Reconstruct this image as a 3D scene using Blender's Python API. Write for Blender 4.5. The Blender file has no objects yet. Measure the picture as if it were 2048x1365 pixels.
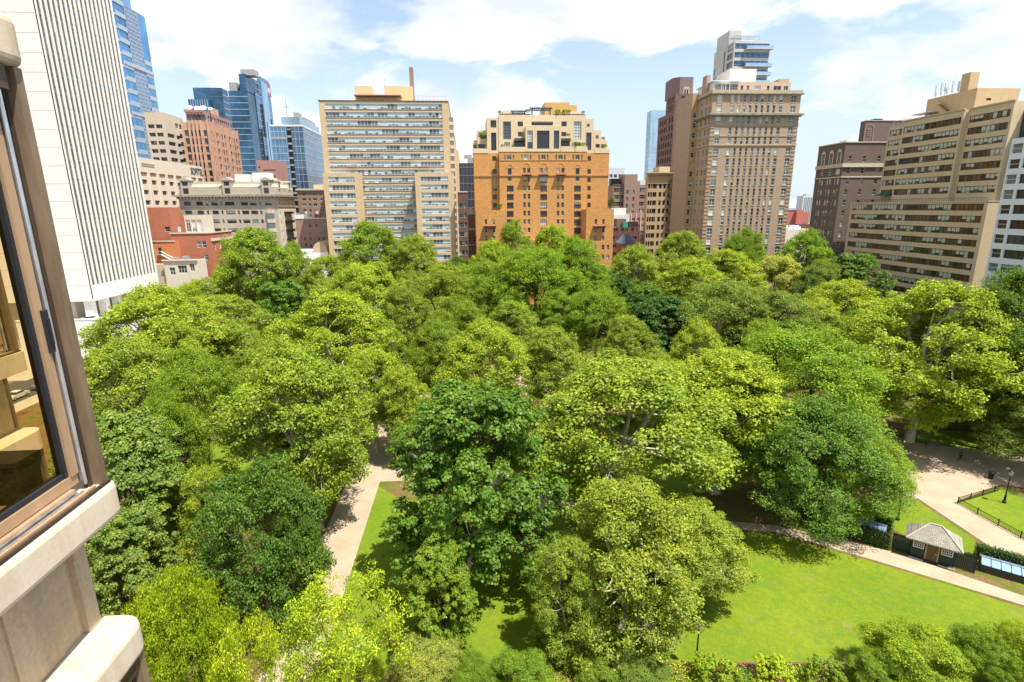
import bpy, math, random
import numpy as np
from mathutils import Matrix, Vector
random.seed(7)
rnd = random.Random(11)
C = bpy.context.scene.collection
H = 36.0            # camera height above the park
FPX = 1070.0        # focal length in pixels of a 2048 wide frame
YAW, PITCH, ROLL = 4.5, 14.0, 0.5
ROT = (Matrix.Rotation(math.radians(-YAW), 3, 'Z') @ Matrix.Rotation(math.radians(90-PITCH), 3, 'X') @ Matrix.Rotation(math.radians(-ROLL), 3, 'Z'))
# ---------------------------------------------------------------- surveying helpers (street grid: +Y east, +X south)
def ray(px, py):
    return ROT @ Vector((px-1024, 682.5-py, -FPX))
def at(px, py, Y):
    r = ray(px, py); t = Y/r.y
    return (r.x*t, H+r.z*t)
def yat(px, py, X):
    r = ray(px, py); t = X/r.x
    return (r.y*t, H+r.z*t)
def on(px, py, z=0.0):
    r = ray(px, py); t = (z-H)/r.z
    return (r.x*t, r.y*t)
# ---------------------------------------------------------------- objects
def tag(o, label=None, cat=None, group=None, kind=None):
    if label: o['label'] = label
    if cat: o['category'] = cat
    if group: o['group'] = group
    if kind: o['kind'] = kind
    return o
def thing(name, label, cat, loc=(0,0,0), rz=0, group=None):
    o = bpy.data.objects.new(name, None); C.objects.link(o)
    o.location = loc; o.rotation_euler = (0,0,rz); o.empty_display_size = .5
    return tag(o, label, cat, group)
class MB:
    def __init__(s): s.v=[]; s.f=[]; s.m=[]
    def quad(s, a, b, c, d, mi=0):
        n=len(s.v); s.v += [tuple(a),tuple(b),tuple(c),tuple(d)]; s.f.append((n,n+1,n+2,n+3)); s.m.append(mi)
    def poly(s, pts, mi=0):
        n=len(s.v); s.v += [tuple(p) for p in pts]; s.f.append(tuple(range(n,n+len(pts)))); s.m.append(mi)
    def box(s, x0,x1,y0,y1,z0,z1, mi=0, skip=''):
        n=len(s.v)
        s.v += [(x0,y0,z0),(x1,y0,z0),(x1,y1,z0),(x0,y1,z0),(x0,y0,z1),(x1,y0,z1),(x1,y1,z1),(x0,y1,z1)]
        F={'W':(0,1,5,4),'S':(1,2,6,5),'E':(2,3,7,6),'N':(3,0,4,7),'T':(4,5,6,7),'B':(3,2,1,0)}
        for k,q in F.items():
            if k in skip: continue
            s.f.append(tuple(n+i for i in q)); s.m.append(mi)
    def prism(s, pts, z0, z1, mi=0):        # extruded counter-clockwise footprint
        n=len(s.v); k=len(pts)
        s.v += [(p[0],p[1],z0) for p in pts]+[(p[0],p[1],z1) for p in pts]
        for i in range(k):
            j=(i+1)%k; s.f.append((n+i,n+j,n+k+j,n+k+i)); s.m.append(mi)
        s.f.append(tuple(n+k+i for i in range(k))); s.m.append(mi)
        s.f.append(tuple(n+i for i in reversed(range(k)))); s.m.append(mi)
    def tube(s, pts, rad, sides=6, mi=0, cap=True):
        pts=[Vector(p) for p in pts]; rings=[]
        for i,p in enumerate(pts):
            d=(pts[min(i+1,len(pts)-1)]-pts[max(i-1,0)])
            if d.length<1e-6: d=Vector((0,0,1))
            d.normalize()
            a=d.cross(Vector((0,0,1)) if abs(d.z)<.9 else Vector((1,0,0))).normalized(); b=d.cross(a)
            n=len(s.v)
            for k in range(sides):
                t=2*math.pi*k/sides
                s.v.append(tuple(p+(a*math.cos(t)+b*math.sin(t))*rad[i]))
            rings.append(n)
        for i in range(len(rings)-1):
            for k in range(sides):
                k2=(k+1)%sides
                s.f.append((rings[i]+k,rings[i]+k2,rings[i+1]+k2,rings[i+1]+k)); s.m.append(mi)
        if cap:
            s.f.append(tuple(rings[0]+k for k in range(sides))); s.m.append(mi)
            s.f.append(tuple(rings[-1]+k for k in reversed(range(sides)))); s.m.append(mi)
    def mesh(s, name, mats):
        me=bpy.data.meshes.new(name); me.from_pydata(s.v,[],s.f)
        for m in mats: me.materials.append(m)
        if len(mats)>1: me.polygons.foreach_set('material_index', s.m)
        me.validate(); me.update(); return me
    def build(s, name, mats, parent=None, smooth=False):
        if not isinstance(mats,(list,tuple)): mats=[mats]
        me=s.mesh(name,mats)
        if smooth: me.polygons.foreach_set('use_smooth',[True]*len(me.polygons))
        o=bpy.data.objects.new(name,me); C.objects.link(o)
        if parent: o.parent=parent
        return o
# ---------------------------------------------------------------- materials
class N:
    def __init__(s, name):
        s.m=bpy.data.materials.new(name); s.m.use_nodes=True; s.t=s.m.node_tree; s.t.nodes.clear()
        s.out=s.t.nodes.new('ShaderNodeOutputMaterial')
    def n(s, typ, **kw):
        o=s.t.nodes.new('ShaderNode'+typ)
        for k,v in kw.items():
            if k in ('op',): o.operation=v
            elif k=='blend': o.blend_type=v
            elif k=='attr': o.attribute_name=v
            elif k.startswith('i_'):
                key=k[2:]; o.inputs[int(key) if key.isdigit() else key.replace('_',' ')].default_value=v
            else: setattr(o,k,v)
        return o
    def l(s,a,b): s.t.links.new(a,b)
    def math(s, op, a, b=None, c=None):
        o=s.t.nodes.new('ShaderNodeMath'); o.operation=op
        for i,x in enumerate((a,b,c)):
            if x is None: continue
            if isinstance(x,(int,float)): o.inputs[i].default_value=x
            else: s.l(x,o.inputs[i])
        return o.outputs[0]
    def mix(s, f, a, b, blend='MIX'):
        o=s.t.nodes.new('ShaderNodeMix'); o.data_type='RGBA'; o.blend_type=blend
        for sock,x in ((o.inputs[0],f),(o.inputs[6],a),(o.inputs[7],b)):
            if isinstance(x,(int,float)): sock.default_value=x
            elif isinstance(x,tuple): sock.default_value=(x[0],x[1],x[2],1)
            else: s.l(x,sock)
        return o.outputs[2]
    def ramp(s, f, stops):
        o=s.t.nodes.new('ShaderNodeValToRGB'); e=o.color_ramp.elements
        while len(e)>1: e.remove(e[-1])
        for i,(p,c) in enumerate(stops):
            if not isinstance(c,tuple): c=(c,c,c)
            el=e[0] if i==0 else e.new(p)
            el.position=p; el.color=(c[0],c[1],c[2],1)
        s.l(f,o.inputs[0]); return o.outputs[0]
    def noise(s, vec, scale, detail=3, rough=.55):
        o=s.t.nodes.new('ShaderNodeTexNoise'); o.inputs['Scale'].default_value=scale
        o.inputs['Detail'].default_value=detail; o.inputs['Roughness'].default_value=rough
        if vec is not None: s.l(vec,o.inputs['Vector'])
        return o.outputs[0]
    def coords(s, which='Object', scale=None):
        o=s.t.nodes.new('ShaderNodeTexCoord').outputs[which]
        if scale:
            m=s.t.nodes.new('ShaderNodeMapping'); m.inputs['Scale'].default_value=scale; s.l(o,m.inputs['Vector']); return m.outputs[0]
        return o
    def bsdf(s, col, rough=.8, metal=0, spec=.3, bump=None, bs=.3, bd=.05, trans=0):
        p=s.t.nodes.new('ShaderNodeBsdfPrincipled')
        for key,x in (('Base Color',col),('Roughness',rough),('Metallic',metal),('Specular IOR Level',spec),('Transmission Weight',trans)):
            if isinstance(x,(int,float)): p.inputs[key].default_value=x
            elif isinstance(x,tuple): p.inputs[key].default_value=(x[0],x[1],x[2],1)
            else: s.l(x,p.inputs[key])
        if bump is not None:
            b=s.t.nodes.new('ShaderNodeBump'); b.inputs['Strength'].default_value=bs; b.inputs['Distance'].default_value=bd
            s.l(bump,b.inputs['Height']); s.l(b.outputs[0],p.inputs['Normal'])
        return p
    def done(s, sh): s.l(sh.outputs[0] if hasattr(sh,'outputs') else sh, s.out.inputs['Surface']); return s.m
def k(c,f): return tuple(x*f for x in c)
def wall_mat(name, col, var=.16, stretch=(1,1,3), scale=.35, fine=3.0, rough=.85, tint=None, course=0, joint=.12, stain=.12):
    """masonry: broad weathering + fine mottling + optional horizontal courses"""
    g=N(name); co=g.coords('Object',stretch)
    a=g.noise(co,scale,5,.6); b=g.noise(co,fine,2,.6)
    c1=g.mix(g.ramp(a,[(.3,0),(.7,1)]), k(col,1-var), k(col,1+var*.8))
    c2=g.mix(g.ramp(b,[(.3,0),(.7,1)]), k(tint or col,.8), k(col,1.18))
    c=g.mix(.5,c1,c2)
    # rain streaks: vertical weather stains belonging to the wall
    st=g.noise(g.coords('Object',(1,1,.06)),.9,3,.6)
    c=g.mix(g.math('MULTIPLY',g.ramp(st,[(.5,0),(.75,1)]),stain*2.0), c, k(col,.62))
    if course:
        sep=g.n('SeparateXYZ'); g.l(g.coords('Object'),sep.inputs[0])
        fr=g.math('FRACT',g.math('DIVIDE',sep.outputs[2],course))
        c=g.mix(g.math('MULTIPLY',g.math('LESS_THAN',fr,.1),joint*3), c, k(col,.55))
    return g.done(g.bsdf(c,rough,0,.25,bump=b,bs=.25,bd=.04))
def plain_mat(name, col, rough=.7, metal=0, var=.1, scale=2., spec=.3, bs=.1):
    g=N(name); co=g.coords('Object'); b=g.noise(co,scale,4,.6)
    c=g.mix(g.ramp(b,[(.3,0),(.7,1)]), k(col,1-var), k(col,1+var))
    return g.done(g.bsdf(c,rough,metal,spec,bump=b,bs=bs,bd=.02))
def glass_mat(name, dark, mid, pale, rough=.12, palep=.35, spec=.6):
    """a window: dark pane, some of them with a blind let part of the way down"""
    g=N(name); oi=g.n('ObjectInfo'); r=oi.outputs['Random']
    wn=g.n('TexWhiteNoise',noise_dimensions='1D'); g.l(g.math('MULTIPLY',r,91.7),wn.inputs['W']); r2=wn.outputs[0]
    sep=g.n('SeparateXYZ'); g.l(g.coords('Generated'),sep.inputs[0])
    base=g.mix(r2,dark,mid)
    has=g.math('LESS_THAN',r,palep)
    thr=g.math('SUBTRACT',1.0,g.math('MULTIPLY',r2,1.3))
    down=g.math('GREATER_THAN',sep.outputs[2],thr)
    f=g.math('MULTIPLY',has,down)
    c=g.mix(f,base,pale)
    return g.done(g.bsdf(c,g.mix(f,(rough,)*3,(.35,)*3),0,spec))
def ribbon_mat(name, pw, dark, mid, pale, palep=.5, rough=.12):
    """a strip window: every light its own blind"""
    g=N(name); sep=g.n('SeparateXYZ'); g.l(g.coords('Object'),sep.inputs[0])
    oi=g.n('ObjectInfo'); seed=g.math('MULTIPLY',oi.outputs['Random'],57.)
    def cell(w,off):
        cv=g.n('CombineXYZ'); g.l(g.math('FLOOR',g.math('DIVIDE',sep.outputs[0],w)),cv.inputs[0]); g.l(seed,cv.inputs[1]); cv.inputs[2].default_value=off
        w_=g.n('TexWhiteNoise',noise_dimensions='3D'); g.l(cv.outputs[0],w_.inputs['Vector']); return w_.outputs[0]
    a=cell(pw*3,0.); b=cell(pw,3.); c_=cell(pw,9.)
    zz=g.n('SeparateXYZ'); g.l(g.coords('Generated'),zz.inputs[0])
    has=g.math('LESS_THAN',g.math('ADD',g.math('MULTIPLY',a,.7),g.math('MULTIPLY',b,.3)),palep)
    down=g.math('GREATER_THAN',zz.outputs[2],g.math('MULTIPLY',c_,.55))
    f=g.math('MULTIPLY',has,down)
    col=g.mix(f,g.mix(b,dark,mid),pale)
    return g.done(g.bsdf(col,g.mix(f,(rough,)*3,(.3,)*3),0,.6))
def sky_glass(name, col, rough=.06, metal=.75, pw=1.5, ph=3.5, var=.35):
    """curtain wall glass; pane to pane tint differences"""
    g=N(name); sep=g.n('SeparateXYZ'); g.l(g.coords('Object'),sep.inputs[0])
    cv=g.n('CombineXYZ')
    g.l(g.math('FLOOR',g.math('DIVIDE',g.math('ADD',sep.outputs[0],sep.outputs[1]),pw)),cv.inputs[0])
    g.l(g.math('FLOOR',g.math('DIVIDE',sep.outputs[2],ph)),cv.inputs[1])
    w_=g.n('TexWhiteNoise',noise_dimensions='3D'); g.l(cv.outputs[0],w_.inputs['Vector'])
    big=g.noise(g.coords('Object',(1,1,.35)),.045,4,.6)
    f=g.math('ADD',g.math('MULTIPLY',w_.outputs[0],.45),g.math('MULTIPLY',g.ramp(big,[(.38,0),(.62,1)]),.55))
    c=g.mix(f,k(col,1-var),k(col,1+var))
    return g.done(g.bsdf(c,rough,metal,.7,bump=g.noise(g.coords('Object'),.12,2),bs=.04,bd=.4))
M={}
M['win']=glass_mat('window_glass',(.02,.026,.03),(.09,.12,.14),(.52,.54,.5))
M['win_pale']=glass_mat('pale_window_glass',(.06,.08,.09),(.22,.28,.3),(.6,.62,.56),palep=.72)
M['win_dark']=glass_mat('dark_window_glass',(.012,.016,.02),(.05,.06,.07),(.35,.35,.3),palep=.2)
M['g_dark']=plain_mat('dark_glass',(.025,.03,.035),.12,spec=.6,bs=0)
M['g_mid']=plain_mat('mid_glass',(.12,.16,.18),.15,spec=.6,bs=0)
M['g_pale']=plain_mat('blind_behind_glass',(.52,.54,.5),.35,spec=.5,bs=0)
M['frame_w']=plain_mat('white_frame_paint',(.66,.64,.58),.5)
M['frame_b']=plain_mat('brown_frame_metal',(.10,.08,.06),.45,.3)
M['frame_k']=plain_mat('dark_frame_metal',(.04,.045,.05),.4,.4)
M['frame_g']=plain_mat('grey_frame_metal',(.42,.44,.44),.4,.3)
M['stone']=wall_mat('pale_stone',(.52,.46,.36))
M['roof']=plain_mat('flat_roof_gravel',(.3,.28,.26),.95,var=.2)
M['roof_w']=plain_mat('white_roof_membrane',(.66,.66,.64),.8,var=.12,scale=.3)
M['planter']=None
# ---------------------------------------------------------------- buildings
SIDES={'W':((1,0),(0,1),0.),'S':((0,1),(-1,0),math.pi/2),'N':((0,-1),(1,0),-math.pi/2)}
_wcache={}
def window_mesh(w,h,style,glass,frame):
    key=(round(w,2),round(h,2),style,glass,frame)
    if key in _wcache: return _wcache[key]
    b=MB(); t=min(.09,w*.08); d=.07
    b.quad((0,0,0),(w,0,0),(w,0,h),(0,0,h),0)
    if style!='bare':
        for a in ((0,t,0,h),(w-t,w,0,h),(t,w-t,0,t),(t,w-t,h-t,h)): b.box(a[0],a[1],-d,.0,a[2],a[3],1)
    if style in('sash','cross'): b.box(t,w-t,-d*.8,0,h*.5-t/2,h*.5+t/2,1)
    if style in('cross','pair'): 
        for z0,z1 in (((t,h*.5-t/2),(h*.5+t/2,h-t)) if style=='cross' else ((t,h-t),)): b.box(w/2-t/2,w/2+t/2,-d*.8,0,z0,z1,1)
    if style=='triple':
        for q in (1,2): b.box(w*q/3-t/2,w*q/3+t/2,-d*.8,0,t,h-t,1)
    if style=='grid':
        nc=max(2,round(w/.9)); nr=max(2,round(h/1.1))
        for q in range(1,nc): b.box(w*q/nc-t/2,w*q/nc+t/2,-d*.8,0,t,h-t,1)
        for q in range(1,nr): b.box(t,w-t,-d*.6,0,h*q/nr-t/3,h*q/nr+t/3,1)
    if style.startswith('ribbon'):
        pw=float(style[6:] or 1.2); n=max(1,int(w/pw))
        for q in range(1,n+1):
            x=q*pw
            if x<w-t-.1: b.box(x-.045,x+.045,-d*.8,0,t,h-t,1)
        b.box(t,w-t,-d*.6,0,h*.33-.03,h*.33+.03,1)
    me=b.mesh('window',[M[glass],M[frame]]); _wcache[key]=me; return me
class Bld:
    def __init__(s,name,label,mat,loc,cat='building'):
        s.root=thing(name,label,cat,(loc[0],loc[1],0)); s.o=loc; s.mat=mat; s.mb=MB(); s.wins=[]; s.extra={}
        s.mats=[mat]
    def mi(s,mat):
        if mat is None: return 0
        if mat not in s.mats: s.mats.append(mat)
        return s.mats.index(mat)
    def P(s,x,y,z): return (x-s.o[0],y-s.o[1],z)
    def facade(s,side,const,a0,a1,z0,z1,ops=(),depth=.3,mi=0,wname='window'):
        """ops: (u0,u1,z0,z1,style,glass,frame); u from the left as seen from outside; z absolute"""
        U,I,rot=SIDES[side]
        if side=='W': o=(a0,const)
        elif side=='S': o=(const,a0)
        else: o=(const,a1)
        W=a1-a0
        def pt(u,z,d=0): return s.P(o[0]+U[0]*u+I[0]*d,o[1]+U[1]*u+I[1]*d,z)
        ops=[q for q in ops if q[0]>.02 and q[1]<W-.02 and q[2]>z0 and q[3]<z1-.02]
        R=lambda x: round(x,3)
        us=sorted({R(0),R(W)}|{R(q[0]) for q in ops}|{R(q[1]) for q in ops})
        zs=sorted({R(z0),R(z1)}|{R(q[2]) for q in ops}|{R(q[3]) for q in ops})
        for j in range(len(zs)-1):
            zc=(zs[j]+zs[j+1])/2
            row=[q for q in ops if q[2]<zc<q[3]]
            if not row: s.mb.quad(pt(0,zs[j]),pt(W,zs[j]),pt(W,zs[j+1]),pt(0,zs[j+1]),mi); continue
            i=0; start=None
            for i in range(len(us)-1):
                uc=(us[i]+us[i+1])/2
                hole=any(q[0]<uc<q[1] for q in row)
                if hole and start is not None:
                    s.mb.quad(pt(start,zs[j]),pt(us[i],zs[j]),pt(us[i],zs[j+1]),pt(start,zs[j+1]),mi); start=None
                if not hole and start is None: start=us[i]
            if start is not None: s.mb.quad(pt(start,zs[j]),pt(W,zs[j]),pt(W,zs[j+1]),pt(start,zs[j+1]),mi)
        for q in ops:
            u0,u1,a,b=q[:4]; d=depth
            s.mb.quad(pt(u0,a),pt(u1,a),pt(u1,a,d),pt(u0,a,d),mi)
            s.mb.quad(pt(u0,b,d),pt(u1,b,d),pt(u1,b),pt(u0,b),mi)
            s.mb.quad(pt(u0,a),pt(u0,a,d),pt(u0,b,d),pt(u0,b),mi)
            s.mb.quad(pt(u1,a,d),pt(u1,a),pt(u1,b),pt(u1,b,d),mi)
            st=q[4] if len(q)>4 else 'sash'; gl=q[5] if len(q)>5 else 'win'; fr=q[6] if len(q)>6 else 'frame_w'
            s.wins.append((pt(u0,a,d),rot,u1-u0,b-a,st,gl,fr,wname))
    def block(s,x0,x1,y0,y1,z0,z1,W=(),S=(),Nn=(),depth=.3,mat=None,base=None,top=True,roof='roof',parapet=.5):
        mi=s.mi(mat)
        s.facade('W',y0,x0,x1,z0,z1,W,depth,mi); s.facade('S',x1,y0,y1,z0,z1,S,depth,mi); s.facade('N',x0,y0,y1,z0,z1,Nn,depth,mi)
        p=s.P
        s.mb.quad(p(x1,y1,z0),p(x0,y1,z0),p(x0,y1,z1),p(x1,y1,z1),mi)
        if top:
            t=.35; r=s.mi(M[roof]); zr=z1-parapet
            if x1-x0<2 or y1-y0<2: s.mb.quad(p(x0,y0,z1),p(x1,y0,z1),p(x1,y1,z1),p(x0,y1,z1),mi); return
            o=[(x0,y0),(x1,y0),(x1,y1),(x0,y1)]; n=[(x0+t,y0+t),(x1-t,y0+t),(x1-t,y1-t),(x0+t,y1-t)]
            for i in range(4):
                j=(i+1)%4
                s.mb.quad(p(*o[i],z1),p(*o[j],z1),p(*n[j],z1),p(*n[i],z1),mi)
                s.mb.quad(p(*n[i],z1),p(*n[j],z1),p(*n[j],zr),p(*n[i],zr),mi)
            s.mb.quad(p(*n[0],zr),p(*n[1],zr),p(*n[2],zr),p(*n[3],zr),r)
    def part(s,name,mat,fn,label=None):
        b=MB(); fn(b)
        b.v=[(v[0]-s.o[0],v[1]-s.o[1],v[2]) for v in b.v]
        o=b.build(name,mat,s.root)
        if label: o['label']=label
        return o
    def onwall(s,mat,fn):
        """relief that belongs to the wall itself (floor lines, quoins, sills)"""
        b=MB(); fn(b); n=len(s.mb.v); mi=s.mi(mat)
        s.mb.v+=[(v[0]-s.o[0],v[1]-s.o[1],v[2]) for v in b.v]; s.mb.f+=[tuple(n+i for i in f) for f in b.f]; s.mb.m+=[mi]*len(b.f)
    def band(s,name,mat,x0,x1,y0,y1,z0,z1,e=.35,sides='WSN'):
        """cornice or string course running round the block, standing e proud"""
        s.part(name,mat,lambda b: b.box(x0-(e if 'N' in sides else -.01),x1+(e if 'S' in sides else -.01),y0-e,y1,z0,z1))
    def finish(s,limit=100):
        w=s.mb.build('wall',s.mats,s.root)
        rr=s.wins
        big=sorted(range(len(rr)),key=lambda i:-(rr[i][2]*rr[i][3]))
        sel=set(big[:limit]); rest=MB(); R=random.Random(5)
        for i,(p,rot,ww,hh,st,gl,fr,nm) in enumerate(rr):
            if i in sel:
                o=bpy.data.objects.new(nm,window_mesh(ww,hh,st,gl,fr)); C.objects.link(o)
                o.parent=s.root; o.location=p; o.rotation_euler=(0,0,rot)
            else:
                c,sn=math.cos(rot),math.sin(rot)
                def q(x,y,z): return (p[0]+c*x-sn*y,p[1]+sn*x+c*y,p[2]+z)
                m=R.choice((0,0,1,1,2)); n0=len(rest.v)
                zz=hh*R.choice((0,.35,.5,.5)) if m==2 else 0
                if zz: rest.quad(q(0,0,0),q(ww,0,0),q(ww,0,zz),q(0,0,zz),0)
                rest.quad(q(0,0,zz),q(ww,0,zz),q(ww,0,hh),q(0,0,hh),m)
                t=.08
                for a in ((0,t,0,hh),(ww-t,ww,0,hh),(t,ww-t,hh/2-t/2,hh/2+t/2)):
                    rest.quad(q(a[0],-.05,a[2]),q(a[1],-.05,a[2]),q(a[1],-.05,a[3]),q(a[0],-.05,a[3]),3)
        if rest.f:
            o=rest.build('window',[M['g_dark'],M['g_mid'],M['g_pale'],M['frame_w']],s.root); o['kind']='stuff'
        return s.root
def rows_cols(us,w,zs,h,*st):
    """openings with centres us and sills zs"""
    return [(u-w/2,u+w/2,z,z+h)+st for z in zs for u in us]
def spread(W,n,m0,m1=None):
    m1=m0 if m1 is None else m1
    return [m0+(W-m0-m1)*i/(n-1) for i in range(n)] if n>1 else [W/2]
def frange(a,b,d):
    o=[]; 
    while a<b: o.append(a); a+=d
    return o
SUN=4.1; EXPO=1.2; CLOUD=4.9; SKYM=.98; CLOUD_SEED=3.5
# ================================================================= THE CITY ROUND THE SQUARE
def zc(x0,y0,s): return lambda x,y: (x0+x/s, y0+y/s)
def pxop(Y,x0,l,r,t,b,*st):
    m=(t+b)/2; c=(l+r)/2
    return (at(l,m,Y)[0]-x0, at(r,m,Y)[0]-x0, at(c,b,Y)[1], at(c,t,Y)[1])+st
# ---- wall materials
M['white_conc']=wall_mat('white_concrete',(.70,.675,.62),.06,(1,1,1),.2,2.,.8,stain=.05)
M['cream_brick']=wall_mat('cream_brick',(.56,.415,.25),.12,(1,1,3),.3,3.5)
M['orange_brick']=wall_mat('orange_brick',(.55,.285,.095),.3,(1,1,3.2),.8,1.4,tint=(.42,.19,.06),stain=.1)
M['tan_stucco']=wall_mat('cream_stucco',(.62,.49,.32),.06,(1,1,1),.2,2.5,stain=.06)
M['tan_brick']=wall_mat('tan_brick',(.40,.305,.215),.2,(1,1,3),.5,2.2,tint=(.26,.17,.11))
M['yellow_brick']=wall_mat('yellow_brick',(.46,.30,.14),.2,(1,1,3),.5,2.2)
M['red_brick']=wall_mat('red_brick',(.40,.15,.09),.16,(1,1,3),.4,3.)
M['dark_brick']=wall_mat('dark_red_brick',(.14,.075,.06),.2,(1,1,3),.4,3.)
M['brown_brick']=wall_mat('brown_brick',(.15,.112,.092),.2,(1,1,3),.4,3.)
M['purple_brick']=wall_mat('purple_brown_brick',(.29,.195,.15),.2,(1,1,3),.4,3.)
M['deco_brick']=wall_mat('terracotta_brick',(.50,.325,.215),.2,(1,1,.4),.25,1.2,tint=(.40,.18,.14))
M['deco_red']=wall_mat('deep_red_brick',(.19,.105,.09),.2,(1,1,3),.3,2.)
M['beige']=wall_mat('beige_limestone',(.52,.44,.33),.1,(1,1,1),.2,2.)
M['grey_lime']=wall_mat('grey_limestone',(.42,.37,.30),.12,(1,1,1),.2,2.)
M['pink']=wall_mat('pink_granite',(.36,.20,.17),.1,(1,1,1),.2,2.)
M['pale_grey']=wall_mat('pale_grey_panels',(.5,.52,.54),.06,(1,1,1),.2,2.,stain=.03)
M['grey_panel']=plain_mat('grey_metal_panels',(.34,.34,.33),.5,.2,var=.06,scale=.3)
M['rib_right']=wall_mat('sand_brick_spandrel',(.53,.42,.27),.1,(1,1,3),.3,3.)
M['white_panel']=plain_mat('white_painted_panels',(.62,.66,.70),.5,var=.04)
M['sky1']=sky_glass('blue_curtain_glass',(.16,.36,.60),.08,.75,3.,4.)
M['sky2']=sky_glass('deep_blue_curtain_glass',(.05,.13,.22),.06,.6,1.6,3.4,.5)
M['sky3']=sky_glass('pale_curtain_glass',(.36,.52,.66),.08,.7,1.6,3.6,.2)
M['sky4']=sky_glass('slate_blue_curtain_glass',(.14,.27,.42),.06,.7,1.6,3.6,.4)
M['band']=plain_mat('pale_spandrel_metal',(.45,.5,.55),.45,.4,var=.05)
M['band_d']=plain_mat('dark_spandrel_metal',(.10,.14,.18),.45,.4,var=.05)
M['terracotta']=plain_mat('terracotta_trim',(.34,.17,.11),.8)
M['green_awning']=plain_mat('green_canvas',(.01,.10,.085),.8)
M['rust']=plain_mat('rust_red_awning',(.30,.09,.05),.8)
M['steel']=plain_mat('galvanised_steel',(.5,.5,.48),.45,.6)
M['iron']=plain_mat('black_iron',(.02,.02,.022),.5,.3)
M['rib_cl']=ribbon_mat('strip_window_glass',1.15,(.025,.035,.045),(.14,.2,.25),(.46,.58,.62),.66)
M['rib_rt']=ribbon_mat('bronze_strip_window_glass',1.2,(.025,.026,.018),(.16,.09,.04),(.44,.46,.38),.5,.07)
M['rib_dk']=ribbon_mat('dark_strip_window_glass',1.4,(.02,.03,.04),(.08,.11,.14),(.3,.34,.34),.2,.1)
M['tower_glass']=ribbon_mat('tower_window_glass',1.9,(.07,.066,.055),(.13,.125,.11),(.30,.28,.23),.3,.2)

# ---- 1. white ribbed tower at the left
def white_tower():
    X,Ya=-98.7,147.7; Yb=yat(317,562,X)[0]; zb=at(190,603,Ya)[1]; zt=150.
    b=Bld('office_tower','tall white ribbed office tower with narrow vertical window strips, left side of the square','office tower',M['white_conc'],(X,Ya)) if False else Bld('office_tower','tall white ribbed office tower with narrow vertical window strips, left side of the square',M['white_conc'],(X,Ya),'office tower')
    n=17; W=Yb-Ya; bay=(W-.6)/n; base=zb+4.2
    # core walls; the ribbed face is one recessed plane of glass behind the fins
    x0=X-30; yb=Yb; p=b.P
    b.mb.quad(p(x0,Ya,zb),p(X,Ya,zb),p(X,Ya,zt),p(x0,Ya,zt))
    b.mb.quad(p(X,Ya,zb),p(X,yb,zb),p(X,yb,base),p(X,Ya,base))
    b.mb.quad(p(X,yb,zb),p(x0,yb,zb),p(x0,yb,zt),p(X,yb,zt)); b.mb.quad(p(x0,yb,zb),p(x0,Ya,zb),p(x0,Ya,zt),p(x0,yb,zt))
    b.mb.quad(p(x0,Ya,zt),p(X,Ya,zt),p(X,yb,zt),p(x0,yb,zt)); b.mb.quad(p(x0,yb,zb),p(X,yb,zb),p(X,Ya,zb),p(x0,Ya,zb))
    fl=4.25; nf=int((zt-base)/fl)
    # glass recess, one strip of windows per bay, spandrel per floor
    for i in range(n):
        def g(bb,i=i):
            y=Ya+.3+i*bay
            bb.quad((X-.25,y,base),(X-.25,y+bay,base),(X-.25,y+bay,zt),(X-.25,y,zt))
        o=b.part('window',M['tower_glass2'],g)
    def sp(bb):
        for f in range(nf+1):
            z=base+f*fl; bb.box(X-.3,X-.2,Ya+.3,yb-.3,z-.02,z+1.25)
    b.part('spandrel',M['tower_spandrel'],sp)
    def st(bb):
        for f in range(nf+1):
            z=base+f*fl+1.25; bb.box(X-.2,X-.15,Ya+.3,yb-.3,z,z+.1)
    b.part('transom',M['tower_spandrel'],st)
    for i in range(n+1):
        def g(bb,i=i):
            y=Ya+.3+i*bay; w=.16*bay if 0<i<n else .3
            bb.prism([(X-.3,y-w),(X-.02,y-w),(X+.16,y-.14),(X+.16,y+.14),(X-.02,y+w),(X-.3,y+w)],base-3.6,zt,0)
        b.part('fin',M['white_conc'],g)
    b.onwall(M['grey_lime'],lambda bb:[bb.box(x0,X-.02,Ya-.012,Ya+.01,base+f*fl,base+f*fl+.09) for f in range(-1,nf)])
    for i in range(6):
        y=Ya+1.5+i*5.6
        b.part('column',M['white_conc'],lambda bb,y=y: bb.prism([(X-3.2,y-.8),(X-1.2,y-.8),(X-1.2,y+.8),(X-3.2,y+.8)],0,zb))
    b.part('lobby_wall',M['grey_lime'],lambda bb: bb.box(X-29,X-7,Ya+3,yb,0,zb-.02))
    b.finish()
    return b
M['tower_spandrel']=plain_mat('grey_spandrel_panel',(.15,.15,.14),.5,var=.15,scale=.4)
g=N('tower_glass_strips'); sp_=g.n('SeparateXYZ'); g.l(g.coords('Object'),sp_.inputs[0])
cv=g.n('CombineXYZ'); g.l(g.math('FLOOR',g.math('DIVIDE',sp_.outputs[1],1.79)),cv.inputs[0]); g.l(g.math('FLOOR',g.math('DIVIDE',sp_.outputs[2],4.25)),cv.inputs[1])
wn=g.n('TexWhiteNoise',noise_dimensions='3D'); g.l(cv.outputs[0],wn.inputs['Vector'])
M['tower_glass2']=g.done(g.bsdf(g.ramp(wn.outputs[0],[(0,(.06,.058,.05)),(.6,(.09,.085,.07)),(1,(.17,.155,.12))]),.15,0,.5))
white_tower()

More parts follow.
